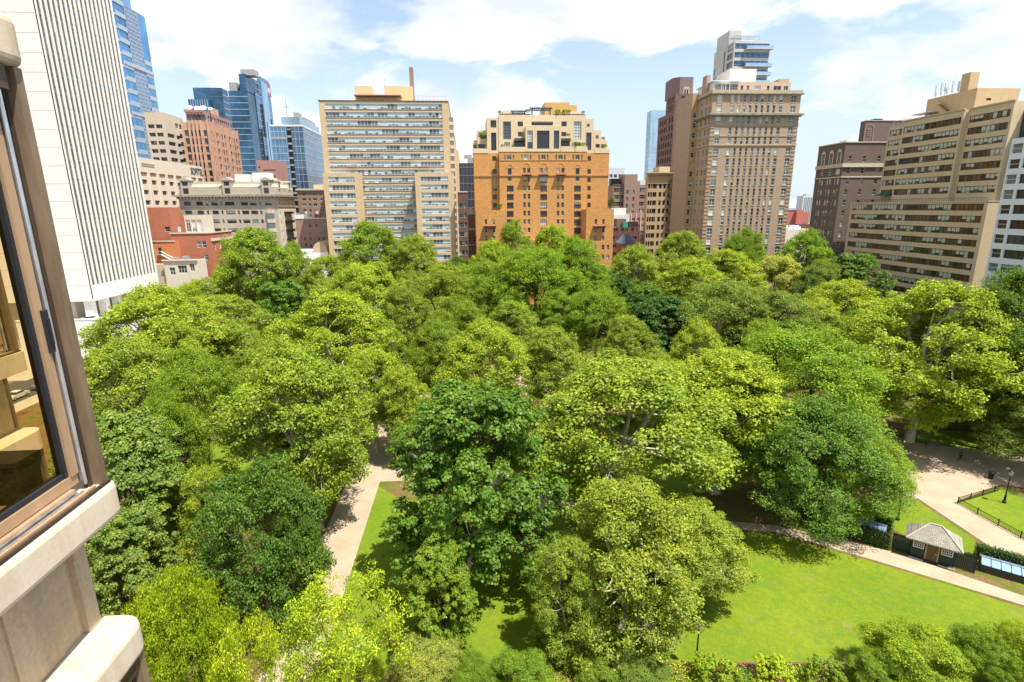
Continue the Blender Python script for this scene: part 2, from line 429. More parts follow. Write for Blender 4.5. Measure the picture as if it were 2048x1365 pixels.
# ---- curtain wall towers: glass faces, floor bands and vertical fins as real strips
def curtain(b,side,const,a0,a1,z0,z1,dz,band,bt=.5,vstep=None,vt=.15,e=.12,skip=None):
    def fn(bb):
        z=z0+dz
        while z<z1-.3:
            if side=='W': bb.box(a0+.05,a1-.05,const-e,const+.02,z,z+bt)
            elif side=='S': bb.box(const-.02,const+e,a0+.05,a1-.05,z,z+bt)
            else: bb.box(const-e,const+.02,a0+.05,a1-.05,z,z+bt)
            z+=dz
    if dz: b.onwall(band,fn)
    if vstep:
        def fv(bb):
            a=a0+vstep
            while a<a1-.2:
                if side=='W': bb.box(a-vt/2,a+vt/2,const-e*1.6,const+.02,z0,z1-.2)
                elif side=='S': bb.box(const-.02,const+e*1.6,a-vt/2,a+vt/2,z0,z1-.2)
                else: bb.box(const-e*1.6,const+.02,a-vt/2,a+vt/2,z0,z1-.2)
                a+=vstep
        b.onwall(band,fv)
# 2. blue skyscraper behind the white tower (setbacks towards the top right)
def blue_sky():
    Y=430.; X=at(243,100,Y)[0]; x0=X-26
    b=Bld('glass_skyscraper','very tall blue glass skyscraper with pale horizontal stripes, rising behind the white ribbed tower',M['sky1'],(X,Y),'skyscraper')
    y1=yat(330,300,X)[0]; z1=at(243,8,Y)[1]
    ya=yat(303,118,X)[0]; zA=yat(303,118,X)[1]; yb=yat(285,30,X)[0]; zB=yat(283,30,X)[1]
    b.block(x0,X,Y,y1,0,zA,roof='roof'); b.block(x0,X-.3,Y+.01,ya,zA-.5,zB); b.block(x0+2,X-4,Y+4,yb-6,zB-.5,zB+26)
    d=4.1
    W=y1-Y
    # wide striped shoulders, fine grid centre bay
    def fn(bb,a0,a1,dz,bt,e,zz=zA,z0=60):
        z=z0
        while z<zz: bb.box(X-.02,X+e,a0,a1,z,z+bt); z+=dz
    b.onwall(M['band'],lambda bb:(fn(bb,Y+.2,Y+W*.30,8.2,3.0,.3,zB),fn(bb,Y+W*.72,y1-.1,8.2,3.0,.3,zA)))
    b.onwall(M['band'],lambda bb:(fn(bb,Y+W*.3,Y+W*.72,2.7,.45,.2,zB),[bb.box(X-.02,X+.25,Y+W*.3+i*W*.42/9,Y+W*.3+i*W*.42/9+.4,60,zB-1) for i in range(10)]))
    b.part('belt_course',M['band'],lambda bb:[bb.box(X-.02,X+.7,Y+.1,y1-.05,z,z+2.2) for z in frange(70,zA-8,33)])
    b.onwall(M['band'],lambda bb:[bb.box(x0,X,Y-.3,Y+.02,z,z+1.6) for z in frange(60,zB,8.2)])
    b.finish()
blue_sky()
# 3. beige office slab with deep dark window slots
def beige_slab():
    Y=330.; x0=at(300,300,Y)[0]; X=at(337,300,Y)[0]
    b=Bld('office_block','beige concrete office block with dark slot windows, right of the blue striped skyscraper',M['beige'],(X,Y),'office block')
    y1=yat(368,260,X)[0]; zt=at(335,225,Y)[1]
    ops=[]
    for z in frange(zt-7,zt+0,99): pass
    opsW=[(a,a+(X-x0)*.34,z,z+2.,'ribbon2.2','rib_dk','frame_b') for z in frange(20,zt-8,4.3) for a in ((X-x0)*.1,(X-x0)*.52)]
    L=y1-Y
    opsS=[(L*u,L*(u+.36),z,z+2.1,'ribbon2.2','rib_dk','frame_b') for z in frange(20,zt-11,4.3) for u in (.08,.54)]+[(L*.55,L*.72,zt-6.5,zt-3.8,'bare','win_dark','frame_b'),(L*.76,L*.92,zt-6.5,zt-3.8,'bare','win_dark','frame_b')]
    b.block(x0,X,Y,y1,0,zt,opsW,opsS,depth=.9); b.finish()
    Y2=345.; xa=at(352,300,Y2)[0]; xb=at(378,300,Y2)[0]
    c=Bld('office_building','small grey stone office building seen in the gap left of the terracotta tower',M['grey_lime'],(xb,Y2),'building')
    z2=at(365,262,Y2)[1]; Wd=xb-xa
    c.block(xa,xb,Y2,Y2+20,0,z2,[(u-1.1,u+1.1,z,z+2.3,'pair','win_dark','frame_b') for z in frange(24,z2-4,4.4) for u in (Wd*.25,Wd*.55,Wd*.82)],[(u-1,u+1,z,z+2.3,'pair','win_dark','frame_b') for z in frange(24,z2-4,4.4) for u in (4,9,14)])
    c.finish()
beige_slab()
# 4. terracotta deco tower
def deco():
    Y=290.; x0=at(375,330,Y)[0]; X=at(428,330,Y)[0]
    b=Bld('brick_tower','stepped terracotta and orange brick tower with white satellite dishes on its roof',M['deco_brick'],(X,Y),'brick tower')
    y1=yat(483,330,X)[0]; z1=at(425,245,Y)[1]; z2=at(425,222,Y)[1]; L=y1-Y; W=X-x0
    fl=3.75
    def opsW(w,zt): 
        o=[]
        for z in frange(15,zt-4,fl):
            for u in (.15,.355,.5,.645,.85): o.append((w*u-.95,w*u+.95,z,z+2.8,'sash','win','frame_k'))
        return o
    def opsS(l,zt): return [(u-.9,u+.9,z,z+2.5,'sash','win','frame_k') for z in frange(15,zt-4,fl) for u in spread(l,11,2.4)]
    b.block(x0,X,Y,y1,0,z1,opsW(W,z1),opsS(L,z1),depth=.5)
    b.block(x0+1.6,X-1.3,Y+2,y1-5,z1-.5,z2,opsW(W-3,z2)[-10:],opsS(L-7,z2)[-22:],depth=.4,mat=M['pink'])
    b.block(x0+9,X-3,Y+12,y1-14,z2-.5,z2+3.6)
    # piers standing proud of the wall
    b.part('pier',M['deco_brick'],lambda bb:[bb.box(x0+W*u-.45,x0+W*u+.45,Y-.6,Y+.02,0,z1+.9) for u in (.03,.28,.43,.57,.72,.97)])
    b.part('pier',M['deco_brick'],lambda bb:[bb.box(X-.02,X+.5,Y+u-.4,Y+u+.4,0,z1+.7) for u in [1]+[x for x in spread(L,6,5)]+[L-1]])
    b.part('crown',M['pink'],lambda bb:[bb.box(x0+1.2+i*1.5,x0+2.2+i*1.5,Y+1.7,Y+2.6,z2-.3,z2+.9) for i in range(int((W-3)/1.5))])
    b.finish()
    for i,(dx,dy,r) in enumerate([(3,4,1.5),(6.2,4.5,1.2),(9,5,1.6),(5,8,1.4),(12,6,1.)]):
        t=thing('satellite_dish','white satellite dish on the terracotta tower'+[', leftmost of the row',', second from the left of the row',', largest on the right of the row',', behind the front row',', small one at the right end'][i],'satellite dish',(x0+dx,Y+dy,z2-.4),0,'dishes on the terracotta tower')
        m=MB(); rings=[]
        ax=Vector((.2,-.7,.68)).normalized(); a=ax.cross(Vector((1,0,0))).normalized(); c2=ax.cross(a)
        cen=Vector((0,0,2.2))
        for q in range(5):
            rr=r*q/4; n=len(m.v)
            for j in range(12):
                th=j*math.pi/6; m.v.append(tuple(cen+ax*(rr*rr/r*.35)+(a*math.cos(th)+c2*math.sin(th))*max(rr,.02)))
            rings.append(n)
        for q in range(4):
            for j in range(12): m.f.append((rings[q]+j,rings[q]+(j+1)%12,rings[q+1]+(j+1)%12,rings[q+1]+j)); m.m.append(0)
        m.build('dish',M['roof_w'],t); s=MB(); s.tube([(0,0,0),(0,0,2.1)],[.14,.1]); s.build('mast',M['steel'],t)
deco()
# 5. glass towers right of the terracotta one
def glass_towers():
    Y=420.; x0=at(386,230,Y)[0]; X=at(447,230,Y)[0]
    b=Bld('glass_tower','dark blue glass tower with a terrace notch, peeping over the terracotta brick tower',M['sky2'],(X,Y),'glass tower')
    y1=yat(461,230,X)[0]; zt=at(420,174,Y)[1]; zn=at(420,199,Y)[1]; xm=at(418,200,Y)[0]
    b.block(x0+1,X,Y+3,y1,0,zt); b.block(x0-2,xm,Y,Y+2.9,0,zn)
    curtain(b,'W',Y+3,x0+1,X,zn-40,zt,4.2,M['band_d'],.6); curtain(b,'S',X,Y+3,y1,60,zt,4.2,M['band'],.5); curtain(b,'W',Y,x0-2,xm,40,zn,0,M['band'],.5,1.6,.3)
    b.finish()
    Y=440.; xa=at(447,260,Y)[0]; xb=at(463,260,Y)[0]
    c=Bld('glass_tower','narrow dark blue glass tower slice between the terracotta tower and the tall blue hotel',M['sky2'],(xb,Y),'glass tower')
    zt=at(455,193,Y)[1]; c.block(xa,xb,Y,Y+30,0,zt); curtain(c,'S',xb,Y,Y+30,40,zt,5,M['band'],.4); c.finish()
    # the tall blue hotel: dark west face, paler south face in two heights, step at left
    Y=370.; x0=at(466,260,Y)[0]; X=at(503,260,Y)[0]; x00=x0
    b=Bld('glass_hotel_tower','tallest blue glass tower of the cluster, with notched top and small pink sign',M['sky2'],(X,Y),'glass tower')
    y1=yat(552,300,X)[0]; zt=at(500,148,Y)[1]; zn=at(480,182,Y)[1]; xs=at(473,200,Y)[0]+3
    L=y1-Y
    b.block(x0,X,Y,Y+L*.3,0,zn); 
    b.block(xs,X,Y+.02,Y+L*.45,zn-.5,zt)
    M_pale=M['sky3']
    b.block(x0+2,X+.4,Y+L*.3,y1,0,zn+2,mat=M['sky4']); b.block(xs+4,X+.4,Y+L*.46,y1-1.2,zn+1.5,zt+4,mat=M['sky4']); b.block(x0+3,X+1.2,Y+L*.55,Y+L*.8,40,zt+1,mat=M_pale)
    curtain(b,'W',Y,x0,X,30,zn,3.7,M['band'],.3); curtain(b,'W',Y+.02,xs,X,zn,zt,3.7,M['band_d'],.3)
    curtain(b,'S',X+.4,Y+L*.3,y1,30,zt,3.7,M['band'],.3,e=.15)
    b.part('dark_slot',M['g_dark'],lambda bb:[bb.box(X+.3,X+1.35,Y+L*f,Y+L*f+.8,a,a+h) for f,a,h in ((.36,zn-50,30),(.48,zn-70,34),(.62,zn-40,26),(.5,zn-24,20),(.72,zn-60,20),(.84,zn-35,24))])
    ys=Y+L*.82
    b.part('sign_panel',M['pink_sign'],lambda bb: bb.box(X+.38,X+.75,ys-1,ys+7.5,zt-6,zt+2.6))
    text_part(b.root,'sign_letter','W',(X+.8-b.o[0],ys+3.2-b.o[1],zt-4.6),(math.pi/2,0,math.pi/2),6.2,M['frame_w'])
    b.part('rooftop_box',M['grey_panel'],lambda bb:(bb.box(x0+.5,x0+5,Y+1,Y+8,zn-.4,zn+5),bb.box(xs+.5,xs+9,Y+2,Y+9,zt-.4,zt+3)))
    b.finish()
    # pink windowless block with dot windows
    Y=262.; x0=at(516,350,Y)[0]; X=at(556,350,Y)[0]
    b=Bld('masonry_block','pink brown masonry block with tiny square openings, before the tallest blue glass tower',M['pink'],(X,Y),'building')
    zt=at(535,321,Y)[1]; W=X-x0
    b.block(x0,X,Y,Y+14,0,zt,[(u-.28,u+.28,z,z+.6,'bare','g_dark','frame_k') for z in (zt-4.6,zt-7.2,zt-9.8,zt-12.4) for u in spread(W,8,3,1.2)]+[(.6,1.2,zt-3.5,zt-2.6,'bare','g_dark','frame_k')]); b.finish()
    # slender cupola tower
    Y=560.; xc=at(547,300,Y)[0]; zt=at(547,290,Y)[1]
    b=Bld('stone_turret','slender beige stone turret far away between the two blue glass buildings',M['beige'],(xc,Y),'tower')
    b.block(xc-5,xc+5,Y,Y+10,0,zt-20,[(u-.6,u+.6,zt-30,zt-26,'bare','g_dark','frame_k') for u in (2.5,5,7.5)]); b.block(xc-3.6,xc+3.6,Y+1.4,Y+8.6,zt-20.5,zt-9,[(u-.5,u+.5,zt-17,zt-12,'bare','g_dark','frame_k') for u in (1.8,3.6,5.4)]); b.block(xc-2.4,xc+2.4,Y+2.6,Y+7.4,zt-9.5,zt)
    b.finish()
    # broad blue glass block with roof garden
    Y=300.; x0=at(548,330,Y)[0]; X=at(612,330,Y)[0]
    b=Bld('glass_office_block','wide blue glass block with a recessed balcony slot, left of the cream apartment block',M['sky4'],(X,Y),'glass building')
    y1=yat(655,330,X)[0]; zt=at(580,252,Y)[1]; zu=at(590,231,Y)[1]; W=X-x0; L=y1-Y
    xg=x0+W*.5
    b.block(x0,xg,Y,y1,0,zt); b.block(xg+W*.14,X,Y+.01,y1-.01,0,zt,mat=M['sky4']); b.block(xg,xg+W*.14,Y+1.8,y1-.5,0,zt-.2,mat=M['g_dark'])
    b.block(x0+W*.28,X-2.5,Y+5,y1-2,zt-.4,zu,mat=M['sky3'])
    curtain(b,'W',Y,x0,xg,15,zt,3.5,M['band'],.28,1.9,.16); curtain(b,'W',Y+.01,xg+W*.14,X,15,zt,3.5,M['band'],.22,1.9,.12); curtain(b,'S',X,Y,y1,15,zt,3.5,M['band'],.3,2.4,.25)
    curtain(b,'W',Y,x0,xg,15,zt,14,M['grey_panel'],1.1,e=.3); curtain(b,'S',X-2.5,Y+5,y1-2,zt,zu,0,M['band'],.3,2.4,.2); curtain(b,'W',Y+5,x0+W*.28,X-2.5,zt,zu,0,M['band'],.3,2.4,.12)
    b.part('balcony',M['grey_panel'],lambda bb:[bb.box(xg+.02,xg+W*.14-.02,Y+.3,Y+1.8,z,z+.9) for z in frange(16,zt-2,3.5)])
    b.part('roof_parapet',M['frame_w'],lambda bb:(bb.box(x0-.1,X+.15,Y-.12,Y+.1,zt-.3,zt+.5),bb.box(X-.05,X+.18,Y+.1,y1,zt-.3,zt+.5)))
    b.part('rooftop_box',M['grey_panel'],lambda bb:(bb.box(x0+W*.6,X-4,Y+9,Y+15,zu-.3,zu+2.8),bb.box(X-4.5,X-3,Y+17,y1-8,zu-.3,zu+1.6)))
    b.finish()
    t=thing('radio_mast','thin red and white lattice radio mast rising behind the blue glass block','mast',(at(574,230,520.)[0],520,0))
    zt=at(570,195,520.)[1]; m=MB(); m.tube([(0,0,0),(0,0,zt*.6),(0,0,zt)],[1.2,.8,.25],4); m.build('mast_pole',M['steel'],t)
    m=MB(); [m.box(-2,2,-.3,.3,zt-h,zt-h+.5) for h in (8,20,34)]; m.build('crossbar',M['steel'],t)
M['pink_sign']=plain_mat('dark_pink_panel',(.30,.12,.16),.5)
def text_part(root,name,s,loc,rot,size,mat,extrude=.05,align='CENTER'):
    cu=bpy.data.curves.new(name,'FONT'); cu.body=s; cu.size=size; cu.extrude=extrude; cu.align_x=align; cu.resolution_u=3
    o=bpy.data.objects.new(name+'_tmp',cu); C.objects.link(o)
    bpy.context.view_layer.update()
    me=bpy.data.meshes.new_from_object(o.evaluated_get(bpy.context.evaluated_depsgraph_get()))
    bpy.data.objects.remove(o); me.materials.clear(); me.materials.append(mat)
    p=bpy.data.objects.new(name,me); C.objects.link(p); p.parent=root; p.location=loc; p.rotation_euler=rot
    return p
glass_towers()
# 6. cream hotel with the sign
def hotel():
    X=at(300,340,232.)[0]; Ya=yat(262,380,X)[0]; Yb=yat(410,380,X)[0]
    b=Bld('hotel','cream concrete hotel with a grid of small windows and dark lettering near its roof',M['stucco_h'],(X,Ya),'hotel')
    zt=yat(409,335,X)[1]; L=Yb-Ya; n=9; bay=L/n; fl=(yat(409,335,X)[1]-yat(409,362,X)[1])
    zr=yat(405,357,X)[1]
    ops=[(i*bay+bay*.26,i*bay+bay*.80,zr-4.6-j*3.9,zr-4.6-j*3.9+1.7,'ribbon2','win_dark','frame_g') for i in range(n) for j in range(9)]
    ops+=[(i*bay+bay*.08,i*bay+bay*.92,zr-1.6,zr-.1,'bare','hotel_recess','frame_g') for i in range(n)]
    b.block(X-22,X,Ya,Yb,0,zt,S=ops,depth=.7)
    b.part('pier',M['stucco_h'],lambda bb:[bb.box(X-.02,X+.45,Ya+i*bay-.35,Ya+i*bay+.35,0,zr) for i in range(1,n)])
    ya_,yb_=yat(381,342,X)[0],yat(405,345,X)[0]; za_,zb_=yat(393,337,X)[1],yat(393,350,X)[1]
    o=text_part(b.root,'sign_lettering','SOFITEL',(.12,(ya_+yb_)/2-b.o[1],zb_),(math.pi/2,0,math.pi/2),(za_-zb_)/.7,M['sign_dark'],.08)
    o.scale=((yb_-ya_)/max(.1,o.dimensions.x),1,1)
    b.part('louvre',M['grey_lime'],lambda bb:[bb.box(X-.02,X+.15,yat(283,330,X)[0],yat(308,330,X)[0],yat(295,p,X)[1],yat(295,p,X)[1]+.35) for p in (329,333)])
    b.finish()
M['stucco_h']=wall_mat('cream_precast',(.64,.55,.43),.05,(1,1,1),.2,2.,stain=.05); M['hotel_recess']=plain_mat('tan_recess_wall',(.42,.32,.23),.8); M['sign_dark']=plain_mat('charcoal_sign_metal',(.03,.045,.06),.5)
hotel()
# 7. beaux arts apartment block with mansard-like top
def beaux():
    Y=206.; Z=zc(340,340,6.0235)
    a=Z(100,330); x0=at(a[0],a[1],Y)[0]; X=at(*Z(1285,330),Y)[0]; y1=yat(*Z(1500,330),X)[0]
    b=Bld('apartment_building','grey limestone apartment building with a heavy bracketed cornice and pedimented attic dormers',M['grey_lime'],(X,Y),'apartment building')
    zc_=at(*Z(700,325),Y)[1]; zt=at(*Z(700,150),Y)[1]
    ops=[]
    colsx=[(165,250),(315,395),(430,458),(497,575),(605,630),(662,775),(803,828),(855,940),(965,1045),(1072,1100),(1145,1225)]
    def row(t,bm,sh,cols=colsx):
        for l,r in cols:
            q=pxop(Y,x0,*Z(l+sh,0)[:1],*Z(r+sh,0)[:1],Z(0,t)[1],Z(0,bm)[1],'triple' if r-l>50 else 'sash','win','frame_k'); ops.append(q)
    for i in range(7): row(385+i*107,430+i*107,i*14)
    b.facade('W',Y,x0,X,0,zc_,ops,.4); L=y1-Y
    sops=[(u-.55,u+.55,z,z+1.9,'sash','win_dark','frame_w') for z in frange(7,zc_-2.5,3.3) for u in (L*.12,L*.37,L*.62,L*.88)]
    b.facade('S',X,Y,y1,0,zc_,sops,.4,b.mi(M['stone_w']))  # south face in paler stone: its sunlight is put into the colour
    p=b.P; b.mb.quad(p(X,y1,0),p(x0,y1,0),p(x0,y1,zc_),p(X,y1,zc_)); b.mb.quad(p(x0,y1,0),p(x0,Y,0),p(x0,Y,zc_),p(x0,y1,zc_))
    # attic storey and mansard
    aops=[pxop(Y+.6,x0,Z(l,0)[0],Z(r,0)[0],Z(0,265)[1],Z(0,310)[1],'triple' if r-l>50 else 'sash','win','frame_k') for l,r in ((155,230),(297,375),(412,438),(478,555),(585,610),(662,735),(785,808),(842,920),(948,1030),(1060,1082),(1135,1210))]
    zm=zc_+3.4
    b.block(x0+.3,X-.3,Y+.6,y1-.3,zc_+.7,zm,aops,[(u-.5,u+.5,zc_+1.3,zc_+2.8,'sash','win_dark','frame_w') for u in (L*.2,L*.5,L*.8)],depth=.3,top=False)
    b.mb.quad(p(x0+.3,Y+.6,zm),p(X-.3,Y+.6,zm),p(X-2.2,Y+2.6,zt-.4),p(x0+2,Y+2.6,zt-.4),b.mi(M['mansard'])); b.mb.quad(p(X-.3,Y+.6,zm),p(X-.3,y1-.3,zm),p(X-2.2,y1-2,zt-.4),p(X-2.2,Y+2.6,zt-.4),b.mi(M['mansard_sunlit']))  # south slope uses a lighter copy of the cement, sunlight painted in
    b.mb.quad(p(x0+2,Y+2.6,zt-.4),p(X-2.2,Y+2.6,zt-.4),p(X-2.2,y1-2,zt-.4),p(x0+2,y1-2,zt-.4),b.mi(M['roof']))
    b.part('roof_parapet',M['stone'],lambda bb:(bb.box(x0+1.6,X-1.9,Y+2.3,Y+2.9,zt-.8,zt+.3),bb.box(X-2.5,X-1.8,Y+2.9,y1-1.7,zt-.8,zt+.3)))
    b.part('cornice',M['cornice_g'],lambda bb:(bb.box(x0-1.3,X+1.3,Y-1.3,Y+.55,zc_,zc_+.35),bb.box(x0-.9,X+.9,Y-.9,Y+.5,zc_+.36,zc_+.7),bb.box(X+.02,X+1.3,Y+.56,y1,zc_,zc_+.35)))
    b.onwall(M['grey_lime'],lambda bb:([bb.box(q,q+.45,Y-1.05,Y-.01,zc_-.75,zc_-.01) for q in frange(x0-.2,X,1.15)],[bb.box(X+.01,X+1.05,q,q+.45,zc_-.75,zc_-.01) for q in frange(Y+.2,y1-.5,1.15)]))
    zb=at(*Z(700,435),Y)[1]
    b.part('string_course',M['grey_lime'],lambda bb:(bb.box(x0-.3,X+.3,Y-.3,Y-.01,zb-.3,zb),bb.box(X+.01,X+.3,Y,y1,zb-.3,zb)))
    for l,r in ((110,255),(612,757),(1085,1225)):
        xl=at(*Z(l,200),Y)[0]; xr=at(*Z(r,200),Y)[0]; w=xr-xl
        def dm(bb):
            bb.box(xl+.4,xr-.4,Y+.05,Y+3.4,zm-3.2,zm-.0+2.2); 
            bb.prism([(xl-.2,Y-.2),(xr+.2,Y-.2),(xr+.2,Y+.5),(xl-.2,Y+.5)],zm+2.2,zm+2.5)
            n=len(bb.v); zz=zm+2.5; bb.v+=[(xl,Y-.1,zz),(xr,Y-.1,zz),((xl+xr)/2,Y-.1,zz+w*.22),(xl,Y+3,zz),(xr,Y+3,zz),((xl+xr)/2,Y+3,zz+w*.22)]
            for f in ((0,1,2),(5,4,3),(1,4,5,2),(0,2,5,3)): bb.f.append(tuple(n+i for i in f)); bb.m.append(0)
        d=b.part('dormer',M['grey_lime'],dm)
        b.part('dormer_window',M['g_dark'],lambda bb:(bb.box(xl+w*.28,xr-w*.28,Y+.01,Y+.06,zm+.5,zm+1.8),bb.box(xl+w*.28,xr-w*.28,Y+.01,Y+.06,zm-2.3,zm-.4)))
    for f in (.22,.78):
        yy=Y+L*f
        b.part('dormer',M['stone_w'],lambda bb:(bb.box(X-3,X-.15,yy-1.3,yy+1.3,zm-.6,zm+2),bb.prism([(X-3,yy-1.5),(X+.1,yy-1.5),(X+.1,yy+1.5),(X-3,yy+1.5)],zm+2,zm+2.6)))  # south dormers painted paler too, as if sunlit
        b.part('dormer_window',M['g_dark'],lambda bb: bb.box(X-.16,X-.1,yy-.5,yy+.5,zm-.1,zm+1.4))
    b.part('rooftop_box',M['roof_w'],lambda bb:(bb.box(x0+17,x0+22,Y+8,Y+14,zt-.3,zt+3.2),bb.box(x0+23,x0+29,Y+9,Y+14,zt-.3,zt+3.8),bb.box(X-7,X-3,Y+6,Y+12,zt-.3,zt+1.8)))
    # bay and balcony stacks
    xa=at(*Z(1158,500),Y)[0]; xb=at(*Z(1255,500),Y)[0]
    b.part('bay_window',M['beige'],lambda bb:[bb.prism([(xa,Y-.01),(xa+.4,Y-.9),(xb-.4,Y-.9),(xb,Y-.01)],z,z+1.3) for z in frange(5,zb-2,3.3)])
    b.part('bay_glass',M['g_mid'],lambda bb:[bb.prism([(xa+.1,Y-.01),(xa+.5,Y-.8),(xb-.5,Y-.8),(xb-.1,Y-.01)],z+1.3,z+3.3) for z in frange(5,zb-5,3.3)])
    b.part('balcony',M['iron'],lambda bb:[bb.box(X+.01,X+.9,Y+L*.3,Y+L*.7,z,z+.9) for z in frange(8,zb-3,3.3)][:6])
    b.finish()
M['stone_w']=wall_mat('cream_limestone',(.58,.52,.42),.08,(1,1,1),.2,2.); M['mansard']=plain_mat('mansard_cement',(.36,.30,.23),.9,var=.15,scale=.5); M['mansard_sunlit']=plain_mat('mansard_cement_sunlit',(.52,.46,.37),.9); M['cornice_g']=plain_mat('weathered_cornice',(.26,.25,.19),.9,var=.3,scale=1.)
beaux()
# 8. red brick house cluster in front
def red_house():
    Z=zc(260,300,5.25); Y=193.
    x0=at(*Z(180,640),Y)[0]; xm=at(*Z(440,800),Y)[0]
    b=Bld('brick_house','red brick house with white conservatory windows and a rooftop garden, below the cream hotel',M['red_brick'],(xm,Y),'brick house')
    zt=at(*Z(300,605),Y)[1]; y2=yat(*Z(528,600),xm)[0]
    xc=at(*Z(393,840),Y)[0]-x0; zc0=at(*Z(393,860),Y)[1]
    b.block(x0-6,xm,Y,y2,0,zt,[(xc+6-.9,xc+6+.9,zc0,zc0+1.7,'sash','win_dark','frame_w')],[( (y2-Y)*.45,(y2-Y)*.8,at(*Z(480,865),Y+3)[1],at(*Z(480,865),Y+3)[1]+2.5,'cross','win_pale','frame_w')],depth=.3)
    # lower wing to the right, facing us, windows in white frames
    Yw=189.; xa=at(*Z(440,1000),Yw)[0]; xb=at(*Z(850,1000),Yw)[0]; zw=at(*Z(650,880),Yw)[1]
    ops=[pxop(Yw,xa,Z(l,0)[0],Z(r,0)[0],Z(0,t)[1],Z(0,bb)[1],'sash','win_pale','frame_w') for l,r,t,bb in ((705,745,960,1030),(757,800,960,1030),(780,822,1090,1160))]
    y3=yat(*Z(1150,850),xb)[0]
    b.block(xa,xb,Yw,y3,0,zw,ops,[(u-.6,u+.6,zw-5.5,zw-3.5,'sash','win_pale','frame_w') for u in frange(3,y3-Yw-1,4.)],depth=.25)
    b.part('coping',M['stone_w'],lambda bb:(bb.box(xa-.1,xb+.25,Yw-.25,Yw+.2,zw,zw+.35),bb.box(xb-.2,xb+.25,Yw+.2,y3,zw,zw+.35),bb.box(xb,xb+.3,Yw+.5,y3,zw-2.6,zw-1.8)))
    # conservatory: cream wall with three tall white-framed bays
    Yc=199.; xa2=at(*Z(528,780),Yc)[0]; xb2=at(*Z(795,780),Yc)[0]; z2=at(*Z(650,688),Yc)[1]; xw=at(*Z(575,780),Yc)[0]
    ops=[pxop(Yc,xw,Z(l,0)[0],Z(r,0)[0],Z(0,735)[1],Z(0,862)[1],'grid','win_pale','frame_w') for l,r in ((588,636),(648,697),(708,755))]
    b.block(xw,xb2,Yc,Yc+6,0,z2,ops,mat=M['stone_w']); b.block(xa2,xw-.05,Yc+.2,Yc+6,0,z2-.3,mat=M['red_brick'])
    b.part('railing',M['green_awning'],lambda bb:(bb.box(xa2,xb2-1,Yc+1,Yc+1.08,z2+1.1,z2+1.2),[bb.box(q,q+.07,Yc+1,Yc+1.08,z2,z2+1.2) for q in frange(xa2,xb2-1,.45)]))
    # small orange annex with door and stair
    Ya=186.; xA=at(*Z(240,1050),Ya)[0]; xB=at(*Z(475,1050),Ya)[0]; zA=at(*Z(350,965),Ya)[1]
    b.block(xA-4,xB,Ya,yat(*Z(552,1050),xB)[0],0,zA,mat=M['orange_brick2']); b.part('coping',M['stone_w'],lambda bb: bb.box(xA-4,xB+.25,Ya-.2,Ya+.1,zA,zA+.3))
    xd=at(*Z(318,1070),Ya)[0]; zd=at(*Z(318,1095),Ya)[1]
    b.part('door',M['g_dark'],lambda bb: bb.box(xd-.5,xd+.5,Ya-.06,Ya-.01,zd,zd+2.1))
    def stair(bb):
        for i in range(9): bb.box(xd+.8+i*.42,xd+1.22+i*.42,Ya-1.2,Ya-.1,zd-.25*(i+1),zd-.25*(i+1)+.06)
        bb.box(xd-.9,xd+.8,Ya-1.2,Ya-.1,zd-.12,zd)
        bb.tube([(xd-.9,Ya-1.2,zd+1),(xd+.8,Ya-1.2,zd+1),(xd+4.6,Ya-1.2,zd-1.3)],[.05]*3,4); bb.tube([(xd+.8,Ya-1.2,zd-.1),(xd+4.6,Ya-1.2,zd-2.4)],[.09]*2,4)
        for q in frange(-.9,4.6,.9): h=zd-max(0,q-.8)*.6; bb.tube([(xd+q,Ya-1.2,h-.1),(xd+q,Ya-1.2,h+1)],[.04]*2,4)
    b.part('stair',M['steel'],stair)
    b.finish()
    # white low building with tall windows
    Yl=179.5; xa=at(*Z(362,1250),Yl)[0]; xb=at(*Z(715,1250),Yl)[0]; zt=at(*Z(540,1165),Yl)[1]
    c=Bld('low_building','low white building with tall windows between the white tower and the red brick house',M['stone_w'],(xb,Yl),'building')
    ops=[pxop(Yl,xa,Z(l,0)[0],Z(r,0)[0],Z(0,t)[1],Z(0,t+80)[1],'grid','win_dark','frame_w') for l,r,t in ((418,475,1236),(505,598,1215),(628,677,1195))]
    c.block(xa,xb,Yl,Yl+6,0,zt,ops); c.block(xa-12,xa-.05,Yl+1,Yl+6,0,zt-1.2,mat=M['beige'])
    c.part('cornice',M['stone_w'],lambda bb: bb.box(xa-.3,xb+.3,Yl-.4,Yl+.05,zt,zt+.35))
    c.part('air_handler',M['steel'],lambda bb:(bb.box(xb-6,xb-4.4,Yl+3,Yl+5,zt-.4,zt+1.1),bb.box(xb-9,xb-7.5,Yl+3,Yl+5,zt-.4,zt+.8)))
    c.finish()
M['orange_brick2']=wall_mat('bright_red_brick',(.52,.19,.08),.12,(1,1,3),.4,3.)
red_house()
